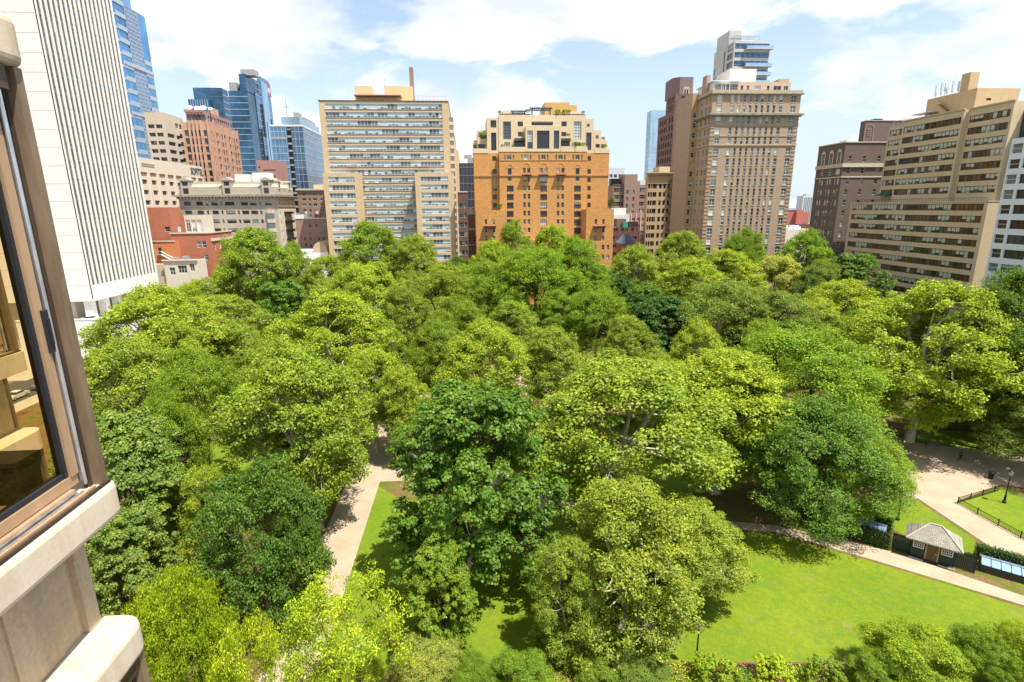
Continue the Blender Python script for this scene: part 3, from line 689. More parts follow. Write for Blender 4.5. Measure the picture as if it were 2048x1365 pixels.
# 9. brick buildings left of the cream apartment block
def mid_left():
    Z=zc(340,340,6.0235); Y=232.
    x0=at(*Z(1545,400),Y)[0]; X=at(*Z(1870,400),Y)[0]
    b=Bld('brick_apartment_house','brick house with cream window bays between the grey limestone building and the cream block',M['purple_brick'],(X,Y),'apartment building')
    zt=at(*Z(1700,245),Y)[1]; ops=[]
    for i,t in enumerate((275,340,405,475,540)):
        for l,r in ((1590,1630),(1665,1690),(1718,1765),(1803,1840)):
            ops.append(pxop(Y,x0,Z(l+i*5,0)[0],Z(r+i*5,0)[0],Z(0,t)[1],Z(0,t+35)[1],'pair','win_dark','frame_w'))
    b.block(x0,X,Y,Y+20,0,zt,ops); b.band('cornice',M['stone'],x0,X,Y,Y+20,zt-.1,zt+.5,.5)
    for l,r in ((1612,1645),(1745,1780)):
        xa=at(*Z(l,440),Y)[0]; xb=at(*Z(r,440),Y)[0]
        b.part('bay_window',M['stone_w'],lambda bb: [bb.prism([(xa,Y-.01),(xa+.3,Y-.7),(xb-.3,Y-.7),(xb,Y-.01)],z,z+1.2) for z in frange(zt-26,zt-7,3.3)])
    x1=at(*Z(1680,200),Y)[0]; x2=at(*Z(1795,200),Y)[0]; b.block(x1,x2,Y+6,Y+12,zt-.3,at(*Z(1700,170),Y)[1],mat=M['beige'])
    b.finish()
    Y=212.; x0=at(*Z(1520,700),Y)[0]; X=at(*Z(1890,700),Y)[0]; zt=at(*Z(1700,590),Y)[1]
    c=Bld('warehouse','plain purple brown brick wall building with few small windows, left of the cream apartment block',M['purple_brick'],(X,Y),'building')
    ops=[pxop(Y,x0,Z(l,0)[0],Z(r,0)[0],Z(0,t)[1],Z(0,t+32)[1],'sash','win_dark','frame_k') for l,t in ((1675,660),(1755,655),(1680,740),(1615,815),(1685,815),(1755,815),(1785,815),(1840,815),(1690,900),(1630,890)) for r in (l+22,)]
    c.block(x0,X,Y,Y+16,0,zt,ops); c.part('coping',M['white_panel'],lambda bb:(bb.box(x0,x0+5,Y-.15,Y+.2,zt,zt+1.6),bb.box(x0+5,X,Y-.15,Y+.2,zt,zt+.3))); c.finish()
    # curved glazed roof in front
    t=thing('vaulted_hall','low hall with a rounded cream vaulted roof, among trees left of the cream block','building',(at(1800/6.0235+340,480,196.)[0],196,0))
    xa=at(625,500,196.)[0]-t.location.x; xb=at(655,500,196.)[0]-t.location.x; zb=at(640,505,196.)[1]
    m=MB(); 
    pr=[(xa+(xb-xa)*(.5-.5*math.cos(math.pi*i/10)), zb+3.6*math.sin(math.pi*i/10)) for i in range(11)]
    for i in range(10): m.quad((pr[i][0],0,pr[i][1]),(pr[i+1][0],0,pr[i+1][1]),(pr[i+1][0],10,pr[i+1][1]),(pr[i][0],10,pr[i][1]))
    m.poly([(q[0],0,q[1]) for q in pr]); m.build('vaulted_roof',M['roof_c'],t)
    m=MB(); m.box(xa,xb,.02,10,0,zb); m.box(xa-7,xa-.1,-1,9,0,zb+.6); m.box(xa-3,xb+3,-4,-.1,0,zb-4); m.build('wall',M['roof_w'],t)
M['roof_c']=plain_mat('cream_vault_cladding',(.52,.40,.26),.7)
mid_left()
# 10. cream apartment block with strip windows
def claridge():
    Y=198.; x0=at(640,240,Y)[0]; X=at(897,240,Y)[0]
    b=Bld('apartment_block','wide cream brick apartment block with strips of pale blue windows and a roof chimney',M['cream_brick'],(X,Y),'apartment block')
    zt=at(765,203,Y)[1]; z0=at(765,219,Y)[1]; zl=at(765,444,Y)[1]; dz=(z0-zl)/14; hh=1.72
    zs=[z0-i*dz for i in range(24)]; R=lambda a,c,z:(a,c,z,z+hh,'ribbon1.15','rib_cl','frame_w')
    W=X-x0
    u0=at(650,219,Y)[0]-x0; u1=at(884,219,Y)[0]-x0
    y1=yat(912,300,X)[0]; y2=yat(925,300,X)[0]
    Yw=192.5; xa=at(646,360,Yw)[0]; xb=at(719,360,Yw)[0]; xc=at(830,360,Yw)[0]; xd=at(907,360,Yw)[0]; zw=at(680,346,Yw)[1]
    b.block(x0,X,Y,y1,0,zt,[R(u0,u1,z) for z in zs if z>3],[(u-1.2,u+1.2,z,z+hh,'pair','rib_cl','frame_w') for z in zs[1:] if z>3 for u in (3.5,)],depth=.22)
    b.block(X-12,X+1.2,y1+.05,y2,0,zt-2.5,(),[(1.2,4,z,z+hh,'pair','rib_cl','frame_w') for z in zs[1:] if z>3],depth=.22)
    for a,c in ((xa,xb),(xc,xd)):
        w=c-a; b.block(a,c,Yw,Y-.02,0,zw,[R(w*.14,w*.86,z) for z in zs[9:] if z>3],depth=.22)
    # projecting bays on the south side
    for z in zs[1:]:
        if z<6: continue
        def bay(bb,z=z):
            bb.prism([(X+.01,Y+8),(X+1.5,Y+9),(X+1.5,Y+11.6),(X+.01,Y+12.6)],z-1.1,z-.02)
        b.part('bay_window',M['cream_brick'],bay)
        b.part('bay_glass',M['g_mid'],lambda bb,z=z: bb.prism([(X+.01,Y+8.1),(X+1.42,Y+9.05),(X+1.42,Y+11.55),(X+.01,Y+12.5)],z-.02,z+1.55))
    b.part('coping',M['frame_b'],lambda bb:(bb.box(x0-.15,X+.15,Y-.15,Y+.3,zt,zt+.25),bb.box(X-.3,X+.15,Y+.3,y1,zt,zt+.25)))
    b.onwall(M['frame_k'],lambda bb:[bb.box(x0+u0-.1,x0+u1+.1,Y-.1,Y+.02,z-.14,z-.01) for z in zs if z>3])
    # roof houses
    Z=zc(620,120,6.4); Yr=203.
    def rb(name,l,r,t,bo,mat,dep=7,Yq=Yr): 
        xl=at(*Z(l,(t+bo)/2),Yq)[0]; xr=at(*Z(r,(t+bo)/2),Yq)[0]; za=at(*Z((l+r)/2,t),Yq)[1]
        b.part(name,mat,lambda bb: bb.box(xl,xr,Yq,Yq+dep,zt-.4,za))
    rb('penthouse',575,785,335,520,M['pent'],7); rb('penthouse',955,1190,335,520,M['pent'],8); rb('penthouse',1192,1315,342,520,M['pent'],7,Yr+.3)
    rb('low_roof_room',590,1160,480,520,M['pent'],3,Yr-2)
    rb('chimney',1272,1320,92,340,M['purple_brick'],2.2,Yr+2)
    za=at(*Z(800,458),Yr-3)[1]; xl=at(*Z(575,460),Yr-3)[0]; xr=at(*Z(1165,460),Yr-3)[0]
    b.part('awning',M['rust'],lambda bb: bb.box(xl,xr,Yr-4.5,Yr-.2,za-.35,za))
    b.part('awning_post',M['frame_b'],lambda bb:[bb.box(q,q+.12,Yr-4.4,Yr-4.3,zt,za-.35) for q in frange(xl+.3,xr,2.2)])
    xl=at(*Z(1340,480),Y+1)[0]; xr=at(*Z(1750,480),Y+1)[0]
    b.part('roof_fence',M['frame_g'],lambda bb:([bb.box(q,q+.07,Y+1,Y+1.07,zt,zt+1.9) for q in frange(xl,xr,1.3)],bb.box(xl,xr,Y+1,Y+1.07,zt+1.85,zt+1.93),bb.box(xl,xr,Y+1,Y+1.07,zt+.9,zt+.95)))
    b.part('roof_antenna',M['steel'],lambda bb:(bb.tube([(at(*Z(955,300),Yr)[0],Yr,zt+3),(at(*Z(955,300),Yr)[0],Yr,zt+8.5)],[.06,.04],4),bb.box(at(*Z(930,300),Yr)[0],at(*Z(985,300),Yr)[0],Yr-.03,Yr+.03,zt+7.6,zt+7.7)))
    for a,c in ((435,565),(1290,1440)):
        xl=at(620+a/6.02*1,338,Yw+2)[0]; xr=at(620+c/6.02,338,Yw+2)[0]
        b.part('awning',M['canvas'],lambda bb: bb.box(xl,xr,Yw+1.4,Y-.3,zw+2.0,zw+2.12))
    b.finish()
    return zw,Yw
M['canvas']=plain_mat('faded_pink_canvas',(.52,.36,.27),.8); M['pent']=plain_mat('pale_yellow_render',(.62,.50,.27),.85,var=.06)
claridge()
# 11. things between the cream block and the orange one
def gap1():
    Z=zc(620,310,6.0235); Y=260.
    x0=at(*Z(1800,300),Y)[0]; X=at(*Z(1995,300),Y)[0]; zt=at(*Z(1880,100),Y)[1]
    b=Bld('dark_glass_office','dark charcoal office building with thin floor lines, just left of the orange brick tower',M['g_dark2'],(X,Y),'office building')
    b.block(x0,X,Y,Y+25,0,zt); curtain(b,'W',Y,x0,X,0,zt,3.6,M['band_d2'],.5,1.8,.2)
    b.part('roof_house',M['grey_panel'],lambda bb:(bb.box(x0+4,X-.5,Y+3,Y+10,zt-.4,zt+2.6),bb.box(X-5,X-1.5,Y+4,Y+8,zt+2.6,zt+4))); b.finish()
    Y=190.; x0=at(*Z(1785,700),Y)[0]; X=at(*Z(1900,700),Y)[0]; zt=at(*Z(1840,452),Y)[1]; W=X-x0
    b=Bld('narrow_brick_building','narrow dark red brick building squeezed against the right side of the cream apartment block',M['dark_brick'],(X,Y),'building')
    b.block(x0,X,Y,Y+12,0,zt,[(u-.45,u+.45,z,z+1.6,'sash','win','frame_w') for z in frange(4,zt-3,3.2) for u in (W*.18,W*.42,W*.78)]); b.part('coping',M['stone_w'],lambda bb: bb.box(x0-.1,X+.1,Y-.15,Y+.1,zt,zt+.3)); b.finish()
    Y=215.; x0=at(*Z(1898,900),Y)[0]; X=at(*Z(2010,900),Y)[0]; zt=at(*Z(1940,720),Y)[1]; W=X-x0
    b=Bld('town_house','small brick town house with a white pediment, immediately left of the orange brick tower',M['purple_brick'],(X,Y),'town house')
    b.block(x0,X,Y,Y+12,0,zt,[(u-.5,u+.5,z,z+2,'sash','win_dark','frame_w') for z in frange(3,zt-7,4.) for u in (W*.25,W*.7)])
    def ped(bb):
        n=len(bb.v); xa,xb=x0,x0+W*.75; bb.box(xa,xb,Y-.4,Y+2,zt,zt+1.2); n=len(bb.v)
        bb.v+=[(xa-.2,Y-.5,zt+1.2),(xb+.2,Y-.5,zt+1.2),((xa+xb)/2,Y-.5,zt+3),(xa-.2,Y+3,zt+1.2),(xb+.2,Y+3,zt+1.2),((xa+xb)/2,Y+3,zt+3)]
        for f in ((0,1,2),(5,4,3),(1,4,5,2),(0,2,5,3)): bb.f.append(tuple(n+i for i in f)); bb.m.append(0)
    b.part('pediment',M['frame_w'],ped); b.part('cornice',M['frame_w'],lambda bb:(bb.box(x0,X,Y-.3,Y-.01,zt-6,zt-5.2),bb.box(x0,X,Y-.2,Y-.01,zt-12,zt-11.5))); b.finish()
M['g_dark2']=plain_mat('charcoal_glass',(.03,.04,.055),.15,spec=.6,bs=0); M['band_d2']=plain_mat('slate_floor_band',(.12,.14,.17),.5)
gap1()
# 12. the orange brick tower
def barclay():
    Z3=zc(920,190,6.4); Z4=zc(920,340,6.4); Y=203.; Ys=205.5
    X_=lambda zx,zy,Z,Yq: at(*Z(zx,zy),Yq)[0]
    ZZ=lambda zx,zy,Z,Yq: at(*Z(zx,zy),Yq)[1]
    x0=X_(503,900,Z3,Y); x1=X_(1622,900,Z3,Y)
    b=Bld('brick_apartment_tower','orange brick apartment tower with stepped cream penthouses, terraces and a pergola on top',M['orange_brick'],(x0,Y),'apartment tower')
    zb=ZZ(1000,730,Z3,Y)
    st='frame_b'; G='win_dark'
    def o3(l,r,t,bo,*s): return pxop(Y,x0,Z3(l,0)[0],Z3(r,0)[0],Z3(0,t)[1],Z3(0,bo)[1],*(s or ('sash','win','frame_k')))
    def o4(l,r,t,bo,*s): return pxop(Y,x0,Z4(l,0)[0],Z4(r,0)[0],Z4(0,t)[1],Z4(0,bo)[1],*(s or ('sash','win','frame_k')))
    ops=[]
    for c in (630,849,1068,1287,1505):
        ops+=[o3(c-65,c-45,768,830),o3(c-28,c+28,768,832,'pair','win','frame_w'),o3(c+45,c+65,768,830)]
    for c in (636,1505): ops+=[o3(c-24,c+24,940,1022,'sash','win_dark','frame_k')]
    for c in (849,1068,1287): ops+=[o3(c-42,c-6,935,995),o3(c+12,c+50,935,995)]
    for c in (636,1505): ops+=[o4(c-24,c+24,90,140)]
    for c in (852,1284): ops+=[o4(c-42,c-8,90,150),o4(c+12,c+46,90,150)]
    ops+=[o4(1025,1118,92,176,'triple','win','frame_g')]
    for i in range(9):
        t=203+108*i
        for c in (643,1071,1503): ops.append(o4(c-43,c+43,t,t+78,'grid','win','frame_k'))
        for c in (827,883,1256,1314): ops.append(o4(c-17,c+17,t-2,t+58,'sash','win','frame_w'))
    b.facade('W',Y,x0,x1,0,zb,ops,.35)
    p=b.P
    b.facade('N',x0,Y,Y+26,0,zb,()); b.facade('S',x1,Y,Y+26,0,zb,()); b.mb.quad(p(x0,Y,zb),p(x1,Y,zb),p(x1,Y+26,zb),p(x0,Y+26,zb),b.mi(M['roof']))
    # recessed shoulders
    xl=X_(178,900,Z3,Ys); xr=X_(1906,900,Z3,Ys)
    def so(xx,l,r,t,bo,Z=Z4): return pxop(Ys,xx,Z(l,0)[0],Z(r,0)[0],Z(0,t)[1],Z(0,bo)[1],'sash','win_dark','frame_k')
    lo=[so(xl,414,466,786,848,Z3),so(xl,417,468,953,1012,Z3)]+[so(xl,420,472,100+i*108,162+i*108) for i in range(9)]
    ro=[so(x1,1633,1675,786,848,Z3),so(x1,1630,1673,953,1012,Z3)]+[so(x1,1628,1672,100+i*107,158+i*107) for i in range(9)]
    zs=ZZ(300,748,Z3,Ys)
    b.block(xl,x0-.02,Ys,Ys+22,0,zs,lo,depth=.35); b.block(x1+.02,xr,Ys,Ys+22,0,zs,ro,depth=.35)
    # front wings
    Yw=195.; 
    wl=X_(207,800,Z4,Yw); wr=X_(600,800,Z4,Yw); zw=ZZ(400,518,Z4,Yw); vl=X_(1612,800,Z4,Yw); vr=X_(1962,800,Z4,Yw)
    def wo(xx,l,r,t,bo): return pxop(Yw,xx,Z4(l,0)[0],Z4(r,0)[0],Z4(0,t)[1],Z4(0,bo)[1],'sash','win','frame_k')
    L=[wo(wl,c-17,c+17,t,t+60) for c,t in ((332,635),(432,635),(335,738),(435,738),(338,848),(438,848),(270,970),(340,970),(440,970))]
    Rr=[wo(vl,c-17,c+17,t,t+60) for c,t in ((1740,632),(1838,632),(1735,738),(1836,738),(1733,845),(1832,845),(1660,960),(1731,960),(1831,960),(1895,960),(1829,1085),(1893,1085))]
    b.block(wl,wr,Yw,Y-.02,0,zw,L,depth=.3); b.block(vl,vr,Yw,Y-.02,0,zw,Rr,depth=.3)
    zl=ZZ(1500,892,Z4,Yw); b.block(wr+.02,vl-.02,Yw+.5,Y-.02,0,zl)
    # balconies and trim
    def bal(Z,l,r,t,bo,Yq):
        xa=X_(l,t,Z,Yq); xb=X_(r,t,Z,Yq); za=ZZ(l,t,Z,Yq); zb_=ZZ(l,bo,Z,Yq)
        b.part('balcony',M['terracotta'],lambda bb:(bb.box(xa,xb,Yq-1.5,Yq-.01,zb_,zb_+.18),bb.box(xa,xb,Yq-1.5,Yq-1.42,za-.1,za),[bb.box(q,q+.06,Yq-1.49,Yq-1.43,zb_+.18,za-.1) for q in frange(xa,xb,.28)],[bb.box(q,q+.25,Yq-1.1,Yq-.01,zb_-.6,zb_) for q in (xa+.4,(xa+xb)/2-.1,xb-.65)]))
    for c in (852,1068,1287): bal(Z3,c-62,c+64,1000,1025,Y)
    bal(Z4,300,465,698,722,Yw); bal(Z4,1705,1868,695,722,Yw)
    zc1=ZZ(1000,68,Z4,Y)
    b.part('string_course',M['orange_brick'],lambda bb:(bb.box(x0-.05,x1+.05,Y-.25,Y-.005,zc1-.25,zc1+.2),bb.box(xl-.05,x0-.3,Ys-.25,Ys-.005,zc1-.25,zc1+.2),bb.box(x1+.3,xr+.1,Ys-.25,Ys-.005,zc1-.25,zc1+.2)))
    zc2=ZZ(1000,836,Z3,Y); b.part('string_course',M['orange_brick'],lambda bb: bb.box(x0,x1,Y-.12,Y-.005,zc2-.15,zc2))
    for c,h in ((636,1),(849,1),(1068,1),(1287,1),(1505,1)):     # blind arches of paler brick over the tall windows
        cx=X_(c+2,900,Z3,Y); zz=ZZ(c,935,Z3,Y); r=1.35 if c in (849,1068,1287) else .95
        def arch(bb):
            n=14
            for i in range(n):
                a0=math.pi*i/n; a1=math.pi*(i+1)/n
                q=lambda a,rr,d: (cx-rr*math.cos(a),Y-d,zz+rr*math.sin(a)*1.15)
                bb.quad(q(a0,r,.1),q(a1,r,.1),q(a1,r+.35,.1),q(a0,r+.35,.1)); bb.quad(q(a0,r+.35,.1),q(a1,r+.35,.1),q(a1,r+.35,0),q(a0,r+.35,0)); bb.quad(q(a0,r,0),q(a1,r,0),q(a1,r,.1),q(a0,r,.1))
        b.part('blind_arch',M['arch_brick'],arch)
    # cream penthouse tiers
    T=M['tan_stucco']
    def tier(l,r,t,bo,Yq,dep,wins=(),mt=T,par=.4):
        xa=X_(l,(t+bo)/2,Z3,Yq); xb=X_(r,(t+bo)/2,Z3,Yq); za=ZZ((l+r)/2,bo,Z3,Yq); zz=ZZ((l+r)/2,t,Z3,Yq)
        ops=[pxop(Yq,xa,Z3(w[0],0)[0],Z3(w[2],0)[0],Z3(0,w[1])[1],Z3(0,w[3])[1],w[4] if len(w)>4 else 'grid',w[5] if len(w)>5 else 'win','frame_k') for w in wins]
        b.block(xa,xb,Yq,Yq+dep,za,zz,ops,mat=mt,depth=.4,parapet=par); return xa,xb,zz
    # parapet wall over the brick
    for q in ((x0-.12,X_(838,690,Z3,Y),Y-.12,Y+.3,zb,ZZ(700,668,Z3,Y)),(X_(1292,690,Z3,Y),x1+.12,Y-.12,Y+.3,zb,ZZ(1400,660,Z3,Y)),(xl-.12,X_(358,700,Z3,Ys),Ys-.12,Ys+.3,zs,ZZ(300,690,Z3,Ys)),(X_(1722,700,Z3,Ys),xr+.12,Ys-.12,Ys+.3,zs,ZZ(1800,688,Z3,Ys))):
        b.part('terrace_parapet',T,lambda bb,q=q: bb.box(*q))
    tier(840,1290,398,728,Y-.15,4,[(863,458,932,690),(985,458,1145,690),(1200,458,1270,690)])
    tier(495,1608,258,728,Y+3.8,18,[(553,342,652,570),(738,342,806,405),(915,342,1190,392),(1298,342,1366,405),(1455,342,1553,570),(565,608,640,662),(742,476,806,532),(1296,476,1362,532),(1465,608,1545,656)])
    tier(345,494,300,748,Ys+1.5,16,[(390,326,465,420),(398,484,466,712,'grid','win_dark')])
    tier(1609,1708,312,748,Ys+1.5,16,[(1614,483,1682,708),(1622,372,1660,412)])
    tier(222,344,455,748,Ys+4,12,[(258,512,340,562),(228,632,325,684,'triple','win_dark')])
    tier(1709,1802,455,748,Ys+4,12,[(1735,520,1775,562),(1735,630,1830-40,676)])
    tier(1803,1880,578,748,Ys+5,10,[(1808,630,1845,676)])
    tier(165,221,582,748,Ys+5,10,[(170,640,215,684)])
    # loggia boxes
    for l,r in ((700,836),(1295,1420)):
        xa=X_(l,580,Z3,Y+1.5); xb=X_(r,580,Z3,Y+1.5); za=ZZ(l,556,Z3,Y+1.5); zz=ZZ(l,592,Z3,Y+1.5)
        b.part('balcony',M['frame_b'],lambda bb:(bb.box(xa,xb,Y+1.4,Y+3.78,zz,za),))
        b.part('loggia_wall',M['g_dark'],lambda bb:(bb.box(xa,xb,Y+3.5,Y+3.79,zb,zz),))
    zt=ZZ(1000,258,Z3,Y+3.8)
    tier(1085,1398,98,262,Y+12,8,mt=M['yellow_brick2']); tier(1399,1494,134,262,Y+12.2,7,mt=M['yellow_brick2']); tier(550,660,200,262,Y+9,6); tier(1410,1560,214,262,Y+9,6)
    def perg(l,r,t,Yq,dep):
        xa=X_(l,200,Z3,Yq); xb=X_(r,200,Z3,Yq); za=ZZ(l,t,Z3,Yq)
        b.part('pergola',M['frame_k'],lambda bb:([bb.box(q,q+.22,a,a+.22,zt-.3,za-.3) for q in (xa+.3,(xa+xb)/2,xb-.5) for a in (Yq,Yq+dep-.3)],[bb.box(q,q+.14,Yq-.6,Yq+dep+.5,za-.28,za) for q in frange(xa-.2,xb,.62)],bb.box(xa-.3,xb+.3,Yq+.02,Yq+.2,za-.6,za-.29),bb.box(xa-.3,xb+.3,Yq+dep-.25,Yq+dep-.05,za-.6,za-.29)))
    perg(912,1172,158,Y+4.6,4); perg(665,842,196,Y+6,4)
    b.part('planter_box',M['frame_k'],lambda bb:(bb.box(X_(495,250,Z3,Y+3.8),X_(900,250,Z3,Y+3.8),Y+3.9,Y+4.4,zt-.1,zt+.35),bb.box(X_(1195,250,Z3,Y+3.8),X_(1600,250,Z3,Y+3.8),Y+3.9,Y+4.4,zt-.1,zt+.35)))
    b.part('terrace_railing',M['iron'],lambda bb:(bb.box(X_(845,380,Z3,Y),X_(1280,380,Z3,Y),Y,Y+.05,ZZ(1000,398,Z3,Y)+.9,ZZ(1000,398,Z3,Y)+.97),))
    b.finish()
    return X_,ZZ,Z3,Z4,Y,Ys,Yw
M['arch_brick']=wall_mat('pale_orange_brick',(.62,.30,.12),.1,(1,1,1),.4,3.); M['yellow_brick2']=wall_mat('ochre_brick',(.54,.34,.12),.1,(1,1,3),.4,3.)
BX,BZ,BZ3,BZ4,BY,BYs,BYw=barclay()
# 13. the gap between orange and tan
def gap2():
    Z=zc(1190,200,4.55)
    def simple(name,label,cat,mat,Y,l,r,t,dep,ops=(),**k_):
        x0=at(*Z(l,600),Y)[0]; X=at(*Z(r,600),Y)[0]; zt=at(*Z((l+r)/2,t),Y)[1]
        b=Bld(name,label,M[mat],(x0,Y),cat); o=[]
        for q in ops:
            us,w,dz,h,st,gl,fr,zmax=q
            for z in frange(3,zt-zmax,dz):
                for u in us: o.append(((X-x0)*u-w/2,(X-x0)*u+w/2,z,z+h,st,gl,fr))
        b.block(x0,X,Y,Y+dep,0,zt,o,**k_); return b,x0,X,zt
    b,x0,X,zt=simple('office_tower','pale grey white stepped office tower far behind, just right of the orange brick tower','office tower','pale_grey',430,120,270,620,30,[([.15,.23,.42,.5,.7,.78,.92],1.5,4.6,2.4,'bare','win_dark','frame_g',5)])
    b.block(x0+1,X-13,432,455,zt-.4,at(1190+180/4.55,200+542/4.55,432)[1],mat=M['pale_grey']); b.block(X+.1,X+18,433,455,0,zt-9,[(u-.8,u+.8,z,z+2.4,'bare','win_dark','frame_g') for z in frange(10,zt-14,4.6) for u in (4,6,11,13)]); b.finish()
    b,x0,X,zt=simple('brick_apartment_house','distant brown brick apartment house with a taller middle block, right of the orange tower','apartment building','purple_brick',340,175,480,775,22,[(spread(1,13,.05),1.5,4.2,2.3,'pair','win','frame_w',3)])
    xa=at(*Z(272,700),338)[0]; xb=at(*Z(388,700),338)[0]; z2=at(*Z(330,678),338)[1]; xc=at(*Z(415,700),338)[0]
    b.block(xa,xb,338,352,0,z2,[(u-.6,u+.6,z,z+2.2,'sash','win','frame_w') for z in frange(6,zt-2,4.2) for u in (2,6,10)]); b.block(xb+.02,xc,338.3,352,0,at(*Z(400,742),338)[1])
    b.part('roof_tank',M['iron'],lambda bb: bb.box(xa-7,xa-1,344,349,zt-.3,zt+4)); b.part('coping',M['deco_red'],lambda bb: bb.box(x0,xa-.05,339.7,340.02,zt,zt+.5)); b.finish()
    b,x0,X,zt=simple('parking_garage','pink striped parking garage with pale grid lines, in the distance below the brown brick house','garage','pinkstripe',300,208,480,1035,25,[([.5],(at(*Z(480,600),300)[0]-at(*Z(208,600),300)[0])*.97,3.6,1.6,'bare','g_grey','frame_g',1)])
    b.part('pier',M['stone_w'],lambda bb:[bb.box(q,q+.6,299.6,300.02,0,zt) for q in frange(x0,X,(X-x0)/6)]); b.finish()
    b,x0,X,zt=simple('roof_annex','white rendered low annex with a parapet, directly right of the orange brick tower','building','roof_w',262,165,300,985,20)
    b.block(x0-1,x0+7,255,261.9,0,zt-3,mat=M['roof_w']); b.finish()
    b,x0,X,zt=simple('brick_row_building','low dark maroon brick building with a green rooftop unit, right of the orange tower wing','building','dark_brick',222,165,425,1160,18,[([.1,.2,.42,.56,.78,.9],1.,3.3,1.3,'sash','win_dark','frame_k',1)])
    xa=at(*Z(258,1140),228)[0]; xb=at(*Z(300,1140),228)[0]
    b.part('rooftop_unit',M['green_unit'],lambda bb: bb.box(xa,xb,228,231,zt-.3,zt+1.9)); b.part('rooftop_box',M['deco_red'],lambda bb:(bb.box(xa-2,xb,231.1,236,zt-.3,zt+3.2),bb.box(xb+1,xb+5,230,233,zt-.3,zt+2))); b.finish()
    # hipped dark roof in front
    Y=205.; xa=at(*Z(245,1330),Y)[0]; xb=at(*Z(360,1330),Y)[0]; zz=at(*Z(300,1310),Y)[1]
    t=thing('town_house','small house with a dark slate gable roof among the treetops right of the orange tower','house',(xa,Y,0)); w=xb-xa
    m=MB(); m.box(0,w,0,8,0,zz); m.build('wall',M['purple_brick'],t)
    m=MB(); n=[(-.4,-.4,zz),(w+.4,-.4,zz),(w+.4,8.4,zz),(-.4,8.4,zz),(w*.3,4,zz+3.4),(w*.7,4,zz+3.4)]; m.v=n; m.f=[(0,1,5,4),(1,2,5),(2,3,4,5),(3,0,4)]; m.m=[0]*4; m.build('roof',M['g_dark2'],t)
    # beige building with fire escape
    Y=225.; x0=at(*Z(478,800),Y)[0]; X=at(*Z(720,800),Y)[0]; zt=at(*Z(580,668),Y)[1]; W=X-x0
    b=Bld('apartment_building','beige brick building with projecting cornice and black fire escape, left of the tan tower',M['beige_brick'],(x0,Y),'apartment building')
    ops=[(W*u-w/2,W*u+w/2,z,z+1.9,'sash','win_dark','frame_k') for z in frange(3,zt-3,3.35) for u,w in ((.06,.8),(.15,.8),(.24,.8),(.31,.8),(.48,1.1),(.64,1.1),(.8,1.))]
    b.block(x0,X,Y,Y+3,0,zt,ops); b.part('cornice',M['beige_brick'],lambda bb:(bb.box(x0-1.2,X,Y-1.2,Y-.01,zt-.1,zt+.3),bb.box(x0-.7,X,Y-.7,Y-.01,zt-.7,zt-.11),bb.box(x0-.3,X,Y-.25,Y-.01,zt-4.2,zt-4)))
    b.block(at(*Z(585,640),Y+6)[0],X,Y+6,Y+14,zt-.3,at(*Z(640,608),Y+6)[1],mat=M['tan_stucco'])
    def fe(bb):
        xa=x0+W*.78; 
        for z in frange(6,zt-2,3.35):
            bb.box(xa,xa+3.4,Y-1.5,Y-.05,z,z+.08); bb.box(xa,xa+3.4,Y-1.5,Y-1.44,z+.9,z+.97); [bb.box(xa+q*.35,xa+q*.35+.04,Y-1.5,Y-1.46,z,z+.9) for q in range(10)]
            for i in range(8): bb.box(xa+.3+i*.35,xa+.75+i*.35,Y-1.2,Y-.6,z+.4*i+.1,z+.4*i+.2)
    b.part('fire_escape',M['iron'],fe); b.finish()
    # pale glass tower
    Y=470.; x0=at(*Z(505,300),Y)[0]; X=at(*Z(640,300),Y)[0]; zt=at(*Z(560,95),Y)[1]
    b=Bld('glass_tower','pale sky blue glass tower standing alone behind the deep red stepped tower',M['sky3'],(x0,Y),'glass tower')
    y1=yat(*Z(455,500),x0)[0]; b.block(x0,X,Y,y1,0,zt); curtain(b,'W',Y,x0,X,20,zt-28,3.6,M['band'],.35,3,.3); curtain(b,'N',x0,Y,y1,20,zt,3.6,M['band'],.2,3,.3); b.finish()
    # deep red deco tower
    Z6=zc(1320,40,5.25); Y=262.
    x0=at(*Z6(155,900),Y)[0]; X=x0+40
    b=Bld('brick_tower','deep red brick stepped tower with an octagonal top, partly hidden by the tan tower',M['deco_red'],(x0,Y),'brick tower')
    y1=yat(*Z6(-20,1100),x0)[0]; za=at(*Z6(120,960),Y)[1]; zb=at(*Z6(200,775),Y)[1]; zc_=at(*Z6(280,572),Y)[1]
    L=y1-Y
    b.block(x0,X,Y,y1,0,za,[(3.2,4.6,z,z+2.1,'sash','win','frame_w') for z in frange(10,za-3,3.6)],[(L*u-.8,L*u+.8,z,z+2.2,'sash','win_dark','frame_k') for z in frange(10,za-3,3.6) for u in (.15,.3,.45,.6,.75,.9)],depth=.3) if False else b.block(x0,X,Y,y1,0,za,W=[(3.2,4.6,z,z+2.1,'sash','win','frame_w') for z in frange(10,za-3,3.6)],Nn=[(L*u-.8,L*u+.8,z,z+2.2,'sash','win_dark','frame_k') for z in frange(10,za-3,3.6) for u in (.15,.3,.45,.6,.75,.9)],depth=.3)
    ym=yat(*Z6(60,850),x0)[0]
    b.block(x0+.3,X,Y+.3,ym,za-.4,zb,W=[(3,4.4,z,z+2.,'sash','win_dark','frame_k') for z in frange(za+1,zb-3,3.6)],Nn=[(u-.7,u+.7,z,z+2.2,'sash','win_dark','frame_k') for z in frange(za+1,zb-3,3.6) for u in spread(ym-Y-.3,5,2.5)],depth=.3)
    xa=at(*Z6(150,700),Y+5)[0]; xb=at(*Z6(358,700),Y+5)[0]; w=xb-xa; c=w*.28
